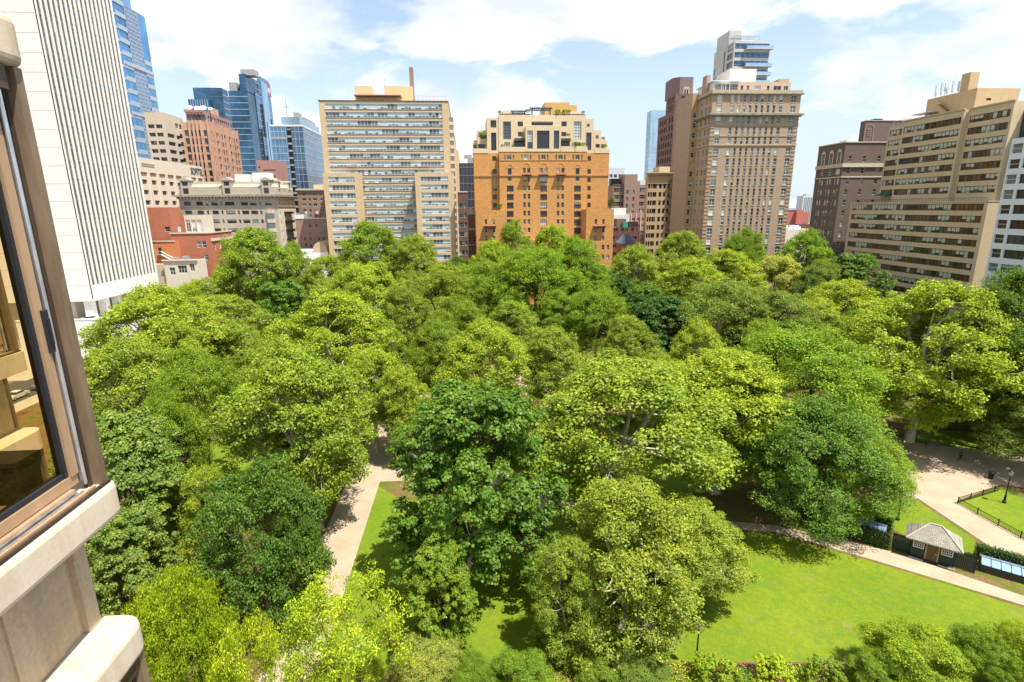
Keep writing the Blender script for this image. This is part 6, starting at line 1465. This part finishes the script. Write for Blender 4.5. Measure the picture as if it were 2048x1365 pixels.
# sunlit kerb and flower bed along the bottom of the lawn
a=Vector(on(820,1332,.15)); b=Vector(on(2100,1332,.15)); bang=math.atan2(b.y-a.y,b.x-a.x); BL=(b-a).length
m=MB(); m.box(0,BL,-.12,.08,0,.3); k_=m.build('low_wall',M['trim_brown']); k_.location=(a.x,a.y,.14); k_.rotation_euler=(0,0,bang); tag(k_,'thin low brick kerb between the sunlit lawn and the flower bed','low wall')
R=random.Random(21)
hues=['gr','lm','lo','bt','pa','md','lm','gr','lo','ol']; nm={'gr':'mid green','lm':'lime green','lo':'bright yellow','bt':'fresh green','pa':'cream','md':'dull green','ol':'olive'}
# a flower bed of mixed low shrubs nobody could count
def bed(x0,x1,y0,y1,n,name,label,cat,seed,cols):
    rs=np.random.RandomState(seed); t=thing(name,label,cat,(a.x,a.y,.15),bang); t['kind']='stuff'
    for ci,(cname,cc) in enumerate(cols):
        k2=n//len(cols); cx=rs.uniform(x0,x1,k2//120+1); cy=rs.uniform(y0,y1,k2//120+1)
        hh=rs.uniform(.3,1.0,len(cx)); idx=rs.randint(0,len(cx),k2)
        e=unit(rs.normal(size=(k2,3)))*rs.rand(k2,1)**.4*np.array([.6,.6,1.]); e[:,2]=np.abs(e[:,2])
        p=np.stack([cx[idx]+e[:,0]*(.5+hh[idx]),cy[idx]+e[:,1]*(.5+hh[idx]),e[:,2]*hh[idx]+.05],1)
        nn=unit(e+np.array([0,0,.6])+rs.normal(size=(k2,3))*.5)
        me=leaves_mesh('bed_plants',p,nn,.12,.8,rs); o=bpy.data.objects.new(cname,me); C.objects.link(o); o.parent=t; o.color=(*cc,1)
bed(0,BL,-3.2,-.5,110000,'flower_bed','mixed low flower bed in greens, yellow and pink along the bottom of the lawn','flower bed',5,[('foliage',COL['gr']),('foliage',COL['lm']),('foliage',COL['lo']),('foliage',COL['md']),('blossom',(.5,.24,.16))])
SH=[(1815,1262,1372,98,'spray',0,'lm','rounded light green shrub at the lower right, in front of the lawn'),
 (1935,1266,1375,62,'locust',1,'bt','fresh green shrub with pale flower spikes right of the rounded one'),
 (2020,1262,1380,62,'locust',0,'lm','lime green shrub in the bottom right corner'),
 (1745,1310,1385,55,'spray',0,'gr','small green shrub at the bottom edge left of the rounded one'),
 (860,1290,1390,75,'locust',1,'pa','pale yellow flowering shrub at the bottom edge, below the drooping green boughs'),
 (1045,1315,1395,72,'spray',0,'bt','bright green shrub at the bottom edge left of the nearest plane'),
 (950,1322,1385,50,'locust',0,'bt','small fresh green shrub between the pale flowering and bright green ones'),
 (1540,1318,1362,38,'bush',0,'lo','yellow leaved shrub in the flower bed below the middle of the lawn'),
 (1640,1322,1368,40,'bush',1,'gr','dark green shrub in the flower bed right of the yellow leaved one'),
 (1430,1322,1372,45,'bush',1,'lm','lime green shrub at the foot of the lawn lamp post'),
 (1290,1318,1380,62,'locust',1,'md','dull green shrub left of the lawn lamp post'),
 (1190,1325,1385,50,'spray',0,'gr','low green shrub under the boughs of the nearest plane'),
 (740,1322,1395,55,'sparse',0,'lo','yellow green shrub at the bottom edge under the feathery tree')]
for i,(px,ty,by,hw,kd,v,col,lab) in enumerate(SH):
    x,y=on(px,by,.15); h=at(px,ty,y)[1]; dep=(ROT.transposed()@Vector((x,y,h*.6-H))).z*-1; put_tree('shrub','shrub',kd,v,x,y,h,hw*dep/FPX,col,lab,'shrubs along the bottom edge')
# terrace greenery on the orange tower
TS=[(190,655,25,'sh','on the lowest left terrace'),(505,225,24,'tp','at the upper left corner of the roof terrace'),(280,520,45,'mid','under the pergola on the second left terrace'),(540,655,22,'a','on the left parapet terrace'),(672,655,18,'b','beside the left loggia'),(865,210,26,'c','between the two pergolas'),(1255,228,40,'d','in the long planter right of the pergola'),(1340,228,40,'d2','at the middle of the long planter'),(1400,212,22,'e','near the right end of the planter'),(1575,228,22,'f','at the upper right corner of the roof terrace'),(1480,645,45,'g','on the right parapet terrace'),(1580,640,30,'h','at the right end of the right parapet terrace'),(1845,665,38,'i','on the lowest right terrace'),(1830,560,25,'j','on the second right terrace'),(800,520,20,'k','on the upper left balcony'),(1390,515,24,'l','on the upper right balcony')]
for zx,zy,w,_,lab in TS:
    yq=BY+.9 if 480<zx<1640 else BYs+1.; yq=yq+3.6 if zy<300 else yq
    x,z=at(*BZ3(zx,zy+w*.7),yq); put_tree('terrace_shrub','shrub','bush',1,x,yq,w*1.5/6.4/5.1,w/6.4/5.1,'gr','terrace shrub '+lab+' of the orange tower','terrace shrubs on the orange tower',z=z)
for zx,zy,w,h,cl,lab in ((510,500,40,80,'bt','round bright green roof tree on the left wing of the orange tower'),(1935,500,42,150,'bg','dark green roof tree on the right wing of the orange tower')):
    x,z=at(*BZ4(zx,zy+10),BYw+3); put_tree('roof_tree','tree','bush',0,x,BYw+3,h/6.4/5.3,w/6.4/5.3,cl,lab,z=z)
# climbing plants hanging in the window recess are part of the shrubs above
# ================================================================= people
def person(px,py,label,head=0.,scale=1.,cloth=(.03,.03,.035)):
    x,y=on(px,py,.17); t=thing('person',label,'person',(x,y,.17),head)
    V=[(0,0,.95),(0,0,1.12),(0,.02,1.38),(0,.03,1.5),(0,.05,1.66),(-.18,.02,1.40),(-.26,.14,1.14),(-.2,.30,1.0),(.18,.02,1.40),(.27,-.12,1.14),(.24,-.16,.9),(-.1,.0,.90),(-.11,.24,.50),(-.11,.36,.08),(-.11,.5,.03),(.1,.0,.90),(.11,-.08,.48),(.11,-.36,.12),(.11,-.26,.03)]
    E=[(0,1),(1,2),(2,3),(3,4),(2,5),(5,6),(6,7),(2,8),(8,9),(9,10),(0,11),(11,12),(12,13),(13,14),(0,15),(15,16),(16,17),(17,18)]
    Rr=[.15,.13,.16,.06,.10,.07,.05,.04,.07,.05,.04,.10,.07,.045,.04,.10,.07,.045,.04]
    def skin(name,idx,grow,mat,extra=1.):
        mp={o:i for i,o in enumerate(idx)}; me=bpy.data.meshes.new(name); me.from_pydata([V[i] for i in idx],[(mp[a],mp[b]) for a,b in E if a in mp and b in mp],[])
        o=bpy.data.objects.new(name,me); C.objects.link(o); md=o.modifiers.new('s','SKIN'); 
        for i,q in enumerate(idx): me.skin_vertices[0].data[i].radius=(Rr[q]*grow,Rr[q]*grow*.8)
        me.skin_vertices[0].data[0].use_root=True; o.modifiers.new('u','SUBSURF').levels=1
        bpy.context.view_layer.update(); nm=bpy.data.meshes.new_from_object(o.evaluated_get(bpy.context.evaluated_depsgraph_get())); o.modifiers.clear(); o.data=nm; nm.materials.clear(); nm.materials.append(mat)
        nm.polygons.foreach_set('use_smooth',[True]*len(nm.polygons)); o.parent=t; return o
    skin('body',list(range(19)),.92,M['skin'])
    skin('jacket',[0,1,2,5,6,8,9],1.12,plain_mat('jacket_cloth',cloth,.9)); skin('trousers',[0,11,12,13,15,16,17],1.14,plain_mat('trouser_cloth',(.02,.022,.03),.9))
    m=MB(); m.tube([(0,.02,1.62),(0,.02,1.70),(0,.03,1.76),(0,.04,1.79)],[.09,.115,.1,.04],10); m.build('hair',M['iron'],t)
    return t
M['skin']=plain_mat('skin',(.32,.18,.12),.6)
person(1920,922,'person in dark clothes striding left across the right hand plaza',math.radians(75))
person(1107,1010,'person in dark blue sitting area by the path behind the big centre plane',math.radians(200),cloth=(.02,.03,.12)).__setitem__('label','person in a dark blue jacket walking on the path behind the nearest plane tree')
# parked cars by the white tower and along the left street
def car(x,y,z,rz,col,label):
    t=thing('parked_car',label,'car',(x,y,z),rz,'cars parked by the white tower')
    pr=[(-2.25,.35),(-2.2,.85),(-1.7,.98),(-1.15,1.02),(-.55,1.42),(.75,1.45),(1.45,1.05),(2.15,.92),(2.28,.6),(2.25,.32)]
    def ext(p,w,name,mat,inset=0):
        m=MB(); n=len(p); m.v=[(a,-w,b) for a,b in p]+[(a,w,b) for a,b in p]; m.f=[tuple(range(n)),tuple(range(2*n-1,n-1,-1))]+[((i+1)%n,i,n+i,n+(i+1)%n) for i in range(n)]; m.m=[0]*len(m.f); return m.build(name,mat,t)
    cm=plain_mat('car_paint',col,.25,.2,var=.02,spec=.6)
    ext([pr[i] for i in (0,1,2,3,6,7,8,9)],.88,'body',cm); ext([(-1.1,1.0),(-.5,1.44),(.72,1.47),(1.4,1.04)],.74,'cabin_glass',M['g_dark']); ext([(-.52,1.43),(-.45,1.5),(.66,1.52),(.74,1.45)],.7,'roof',cm)
    for a in (-1.4,1.4):
        for s in (-1,1):
            m=MB(); m.tube([(a,s*.7,.33),(a,s*.92,.33)],[.33,.33],14); w=m.build('wheel',M['iron'],t); m=MB(); m.tube([(a,s*.921,.33),(a,s*.94,.33)],[.2,.18],10); m.build('rim',M['steel'],w)
    for s in (-.6,.6):
        m=MB(); m.box(2.2,2.3,s-.18,s+.18,.62,.76); m.build('headlight',M['lantern'],t)
x,z=at(186,640,146.); 
m=MB(); xw0=at(150,655,143.)[0]; xw1=at(232,640,143.)[0]; zt=at(200,638,143.)[1]
m.box(xw0-14,xw1+6,143,143.5,0,zt); m.box(xw0-14,xw1+6,143.52,160,0,zt-1.2); m.box(xw0-14,xw1+6.1,142.9,142.99,zt-.25,zt-.1); dk=m.build('parking_deck',M['white_conc']); tag(dk,'pale concrete parking deck with a parapet below the white ribbed tower','parking deck')
car(at(178,640,145.6)[0],145.8,zt-1.2,0.05,(.7,.7,.7),'white car on the parking deck under the white ribbed tower')
R=random.Random(4)
streets=[(.6,.6,.6),(.1,.12,.16),(.35,.36,.38),(.55,.56,.6),(.05,.05,.06),(.3,.05,.04),(.62,.62,.6)]
nmz=['white','dark blue','grey','silver','black','red','white']; seen={}
for i in range(11):
    x,y=X0-6.4,62+i*6.6; c=i%7
    nb=['nearest','second','third','fourth','fifth','sixth','seventh','eighth','ninth','tenth','farthest'][i]
    car(x,y,.01,math.pi/2,streets[c],nmz[c]+' car parked on the left hand street, '+nb+' in the row')
# ================================================================= SKY, SUN, CAMERA
sv=Vector((.30,-.26,.915)).normalized()
el=math.asin(sv.z); az=math.atan2(sv.x,sv.y)
w=bpy.data.worlds.new('World'); bpy.context.scene.world=w; w.use_nodes=True; nt=w.node_tree; nt.nodes.clear()
class W_(N):
    def __init__(s): s.t=nt
g=W_(); out=nt.nodes.new('ShaderNodeOutputWorld'); bg=nt.nodes.new('ShaderNodeBackground'); g.l(bg.outputs[0],out.inputs[0])
sk=g.n('TexSky'); sk.sky_type='NISHITA'; sk.sun_disc=False; sk.sun_elevation=el; sk.sun_rotation=az; sk.air_density=1.; sk.dust_density=.6; sk.ozone_density=1.
tc=g.n('TexCoord').outputs['Generated']; sp=g.n('SeparateXYZ'); g.l(tc,sp.inputs[0])
cb=g.n('CombineXYZ'); g.l(sp.outputs[0],cb.inputs[0]); g.l(g.math('ADD',sp.outputs[1],CLOUD_SEED),cb.inputs[1]); g.l(g.math('MULTIPLY',sp.outputs[2],2.3),cb.inputs[2])
wp=g.n('TexNoise'); wp.inputs['Scale'].default_value=5.; wp.inputs['Detail'].default_value=3; g.l(cb.outputs[0],wp.inputs['Vector'])
vm=g.n('VectorMath',operation='MULTIPLY_ADD'); g.l(wp.outputs['Color'],vm.inputs[0]); vm.inputs[1].default_value=(.10,.10,.10); g.l(cb.outputs[0],vm.inputs[2])
n1=g.noise(vm.outputs[0],2.1,10,.56); n2=g.noise(vm.outputs[0],3.4,7,.6)
# more cloud to the left (north), clearer to the right
bias=g.math('MULTIPLY',g.math('ADD',sp.outputs[0],-.05),-.06)
f=g.ramp(g.math('ADD',n1,bias),[(.462,0),(.51,.8),(.58,1)])
shade=g.ramp(n2,[(.38,(.72,.77,.83)),(.50,(.88,.91,.94)),(.60,(1.04,1.04,1.04))])
cl=g.mix(1.,shade,(CLOUD,CLOUD,CLOUD*1.01),'MULTIPLY')
skc=g.mix(1.,sk.outputs[0],(SKYM*1.10,SKYM*1.0,SKYM*.92),'MULTIPLY')
low=g.ramp(sp.outputs[2],[(0,.9),(.1,.8),(.25,.25),(.5,0)]); skc=g.mix(low,skc,(CLOUD*.60,CLOUD*.71,CLOUD*.80))
g.l(g.mix(f,skc,cl),bg.inputs[0]); bg.inputs[1].default_value=.11
L=bpy.data.lights.new('sun','SUN'); L.energy=SUN; L.angle=math.radians(.53); L.color=(1,.95,.87); so=bpy.data.objects.new('sun',L); C.objects.link(so)
so.rotation_euler=sv.to_track_quat('Z','Y').to_euler(); so.location=(0,0,200)
cam=bpy.data.cameras.new('camera'); co_=bpy.data.objects.new('camera',cam); C.objects.link(co_); bpy.context.scene.camera=co_
cam.sensor_width=36; cam.lens=36*FPX/2048; cam.clip_start=.05; cam.clip_end=9000
co_.matrix_world=Matrix.Translation((0,0,H))@ROT.to_4x4()
sc=bpy.context.scene; sc.view_settings.view_transform='Standard'; sc.view_settings.look='None'; sc.view_settings.exposure=EXPO; sc.view_settings.gamma=1
sc.render.resolution_x=1024; sc.render.resolution_y=682

sc.cycles.max_bounces=6; sc.cycles.diffuse_bounces=3; sc.cycles.glossy_bounces=3; sc.cycles.transparent_max_bounces=8

for o in bpy.data.objects:
    if o.parent is None and 'label' in o and not 4<=len(o['label'].split())<=16: print('LONGLABEL',len(o['label'].split()),o['label'])
# ================================================================= OUR OWN BUILDING: saw-tooth bays at the left edge
g=N('sandblasted_concrete'); co=g.coords('Object'); a=g.noise(co,2.2,5,.65); b_=g.noise(co,45.,3,.7); s_=g.noise(g.coords('Object',(3,3,.5)),1.3,4,.7)
c=g.mix(g.ramp(a,[(.3,0),(.7,1)]),(.50,.42,.31),(.58,.50,.385)); c=g.mix(g.math('MULTIPLY',g.ramp(s_,[(.5,0),(.72,1)]),.6),c,(.36,.25,.14)); c=g.mix(1.,c,g.ramp(b_,[(.3,.92),(.7,1.05)]),'MULTIPLY')
M['own_conc']=g.done(g.bsdf(c,.9,0,.2,bump=b_,bs=.2,bd=.004))
g=N('board_marked_concrete'); co=g.coords('Object'); a=g.noise(co,1.5,5,.65); b_=g.noise(co,38.,3,.7)
sp=g.n('SeparateXYZ'); g.l(co,sp.inputs[0]); 
bd=g.noise(g.coords('Object',(3.3,3.3,.12)),1.6,3,.6)
c=g.mix(g.ramp(a,[(.3,0),(.7,1)]),(.42,.32,.20),(.54,.43,.29)); c=g.mix(1.,c,g.ramp(bd,[(.35,.78),(.6,1.08)]),'MULTIPLY'); c=g.mix(1.,c,g.ramp(b_,[(.3,.85),(.7,1.1)]),'MULTIPLY')
M['own_wall']=g.done(g.bsdf(c,.9,0,.2,bump=b_,bs=.35,bd=.006))
def metal(name,c1,c2,rough,metal_,sc=6):
    g=N(name); a=g.noise(g.coords('Object',(1,1,.2)),sc,5,.7); return g.done(g.bsdf(g.ramp(a,[(.35,c1),(.65,c2)]),rough,metal_,.4,bump=a,bs=.1,bd=.003))
M['post']=metal('weathered_bronze_post',(.12,.085,.05),(.25,.18,.115),.55,.25)
M['bronze_lt']=metal('light_bronze_frame',(.40,.26,.15),(.50,.34,.21),.4,.35)
M['bronze_dk']=metal('dark_bronze_frame',(.055,.038,.028),(.10,.07,.05),.4,.4)
M['alu']=metal('bright_aluminium_track',(.42,.44,.47),(.78,.80,.82),.22,.9,14)
M['gasket']=plain_mat('black_gasket',(.018,.02,.024),.5)
g=N('bronze_tinted_glass'); tr=g.n('BsdfTransparent'); tr.inputs[0].default_value=(.80,.62,.34,1); gl=g.n('BsdfGlossy'); gl.inputs[0].default_value=(.85,.75,.55,1); gl.inputs['Roughness'].default_value=.01
lw=g.n('LayerWeight'); lw.inputs[0].default_value=.25; mx=g.n('MixShader'); g.l(g.math('ADD',g.math('MULTIPLY',lw.outputs['Fresnel'],.65),.04),mx.inputs[0]); g.l(tr.outputs[0],mx.inputs[1]); g.l(gl.outputs[0],mx.inputs[2]); M['bronze_glass']=g.done(mx)
g=N('clear_end_glass'); tr=g.n('BsdfTransparent'); tr.inputs[0].default_value=(.93,.95,.93,1); M['clear_glass']=g.done(tr)
M['room_wall']=plain_mat('beige_room_wall',(.42,.33,.20),.9); M['cushion']=plain_mat('cream_window_seat',(.72,.60,.38),.8,var=.05); M['dark_wood']=plain_mat('dark_cabinet_wood',(.045,.030,.020),.5,var=.3,scale=6)
M['room_floor']=plain_mat('brown_carpet',(.10,.07,.045),.95)
SILL=H-1.36; FL=3.0
own=thing('concrete_tower','cream concrete tower with saw-tooth bays and bronze windows, close at the left edge','building',(-1.87,2.735,0))
OX,OY=-1.87,2.735
def opart(name,mat,fn,parent=own,label=None,bevel=0):
    b=MB(); fn(b); o=b.build(name,mat,parent)
    if bevel:
        md=o.modifiers.new('bevel','BEVEL'); md.width=bevel; md.segments=3; md.limit_method='ANGLE'
        pass
        try:
            bpy.context.view_layer.update(); me=bpy.data.meshes.new_from_object(o.evaluated_get(bpy.context.evaluated_depsgraph_get())); o.modifiers.clear(); o.data=me
        except Exception as e: print(e)
    if label: o['label']=label
    return o
# one bay: outer corner at (cx,cy) local; the street face runs towards -y, the end face towards -x
def bay(cx,cy,zs,near,detail):
    Lf=near; We=2.7                      # face length and end width
    T=.20
    def corner(z0,z1,o,r=.06):          # rounded band outline
        ox=cx+o; oy=cy+o; pts=[(cx-We,cy-Lf),(ox,cy-Lf)]
        for i in range(7):
            a=i/6*math.pi/2; pts.append((ox-r+r*math.cos(a),oy-r+r*math.sin(a)))
        pts.append((cx-We,oy)); return pts
    f=zs
    # sill band: sloped wash on top
    def band(z0,z1,r=.09):
        def fn(b): b.prism(corner(z0,z1,0,r),z0,z1)
        return opart('concrete_band',M['own_conc'],fn,bevel=.035 if detail else 0)
    band(f-.20,f,.07)
    band(f-.84-.20,f-.84,.12)
    # recessed spandrel wall between the bands
    opart('spandrel_wall',M['own_wall'],lambda b:(b.prism([(cx-We,cy-Lf),(cx-.25,cy-Lf),(cx-.25,cy-.06),(cx-We,cy-.06)],f-.84,f-.20)))
    if detail:
        [opart('wall_rib',M['own_wall'],lambda b,q=q,w=w,d=d: b.box(cx-.251,cx-.25+d,cy-q-w,cy-q+w,f-.835,f-.205)) for q,w,d in ((.10,.045,.035),(.42,.13,.012),(.72,.13,.012),(1.02,.13,.012),(1.32,.13,.012),(1.62,.13,.012),(1.92,.13,.012))]
    # window zone above the sill: post, frames, glass
    z0=f; z1=f+1.96
    px=cx-.065
    opart('corner_post',M['post'],lambda b: b.box(px-.02,px+.03,cy-.088,cy-.045,z0,z1))
    opart('window_post',M['bronze_dk'],lambda b:(b.box(px-.045,px-.015,cy-.110,cy-.089,z0,z1)))
    opart('track',M['alu'],lambda b:(b.box(px-.055,px-.025,cy-.135,cy-.111,z0+.03,z1),b.tube([(px-.02,cy-.127,z0+.03),(px-.02,cy-.127,z1)],[.009,.009],8)))
    sash=opart('sash_frame',M['bronze_lt'],lambda b:(b.box(px-.075,px-.03,cy-.188,cy-.142,z0+.10,z1),b.box(px-.085,px-.04,cy-Lf,cy-.142,z0+.045,z0+.099)))
    opart('gasket',M['gasket'],lambda b:(b.box(px-.085,px-.045,cy-.208,cy-.189,z0+.1,z1),b.box(px-.09,px-.05,cy-Lf,cy-.209,z0+.1,z0+.125)),sash)
    opart('sill_track',M['alu'],lambda b:(b.box(px-.012,px+.004,cy-Lf,cy-.22,z0+.001,z0+.035),b.box(px+.012,px+.02,cy-Lf,cy-.2,z0+.001,z0+.03)))
    opart('sill_frame',M['bronze_lt'],lambda b:(b.box(px-.035,px-.013,cy-Lf,cy-.21,z0+.001,z0+.044),b.box(px+.021,px+.035,cy-Lf,cy-.14,z0+.001,z0+.024)))
    opart('sill_drip',M['bronze_dk'],lambda b:b.box(px+.036,px+.05,cy-Lf,cy-.05,z0+.001,z0+.014))
    if detail:
        opart('latch',M['gasket'],lambda b:(b.box(px-.03,px-.014,cy-.16,cy-.138,z0+.72,z0+.92),b.box(px-.014,px-.006,cy-.155,cy-.142,z0+.76,z0+.88)),sash)
    opart('window_glass',M['bronze_glass'],lambda b:b.quad((px-.065,cy-Lf,z0+.12),(px-.065,cy-.205,z0+.12),(px-.065,cy-.205,z1),(px-.065,cy-Lf,z1)))
    # end glazing facing away from us
    opart('end_glass',M['clear_glass'],lambda b:b.quad((cx-.4,cy-.09,z0+.05),(cx-We+.15,cy-.09,z0+.05),(cx-We+.15,cy-.09,z1),(cx-.4,cy-.09,z1)))
    opart('end_frame',M['bronze_dk'],lambda b:(b.box(cx-We,cx-.36,cy-.12,cy-.06,z0,z0+.05),b.box(cx-We+.0,cx-We+.15,cy-.12,cy-.06,z0+.051,z1)))
    opart('head_frame',M['bronze_dk'],lambda b:(b.box(px-.12,px+.03,cy-Lf,cy-.136,z1-.10,z1-.002),))
    opart('room_floor',M['room_floor'],lambda b: b.box(cx-We,cx-.45,cy-Lf,cy-.3,f-.62,f-.58))
for fl in (1,0,-1,-2):
    bay(0,0,SILL+FL*fl,4.6,fl>-2)
for fl in (1,0,-1,-2):
    bay(-2.63,2.9,SILL+FL*fl,2.85,False)
    bay(-5.26,5.8,SILL+FL*fl,2.85,False)
# body of the tower below and behind
opart('tower_body',M['own_wall'],lambda b:(b.box(-9,-.35,-4.6,-.2,-0,SILL+FL*-2-1.1),b.box(-9,-2.72,-4.6,0,SILL-FL*2-1.1,SILL+FL*2+3),b.box(-11.5,-5.35,.01,2.8,0,SILL+FL*2+3),b.box(-14,-8.0,2.81,5.7,0,SILL+FL*2+3)))
def moved(o): return o
# furnishings behind the bronze glass (things of their own)
def T2(name,label,cat,parts,x=0,y=0,z=0):
    t=thing(name,label,cat,(OX+x,OY+y,z))
    for nm,mat,fn in parts:
        b=MB(); fn(b); b.build(nm,mat,t)
z=SILL
T2('cabinet','low dark cabinet with an outlet plate behind the lower corner of the bronze window','cabinet',[('carcass',M['dark_wood'],lambda b:b.box(-1.5,-.27,-.26,-.14,.0,.20)),('worktop',M['dark_wood'],lambda b:b.box(-1.52,-.26,-.28,-.13,.201,.225)),('outlet',M['frame_b'],lambda b:b.box(-.62,-.44,-.268,-.261,.04,.14)),('outlet_face',M['room_wall'],lambda b:(b.box(-.60,-.55,-.272,-.269,.06,.12),b.box(-.51,-.46,-.272,-.269,.06,.12)))],z=z)
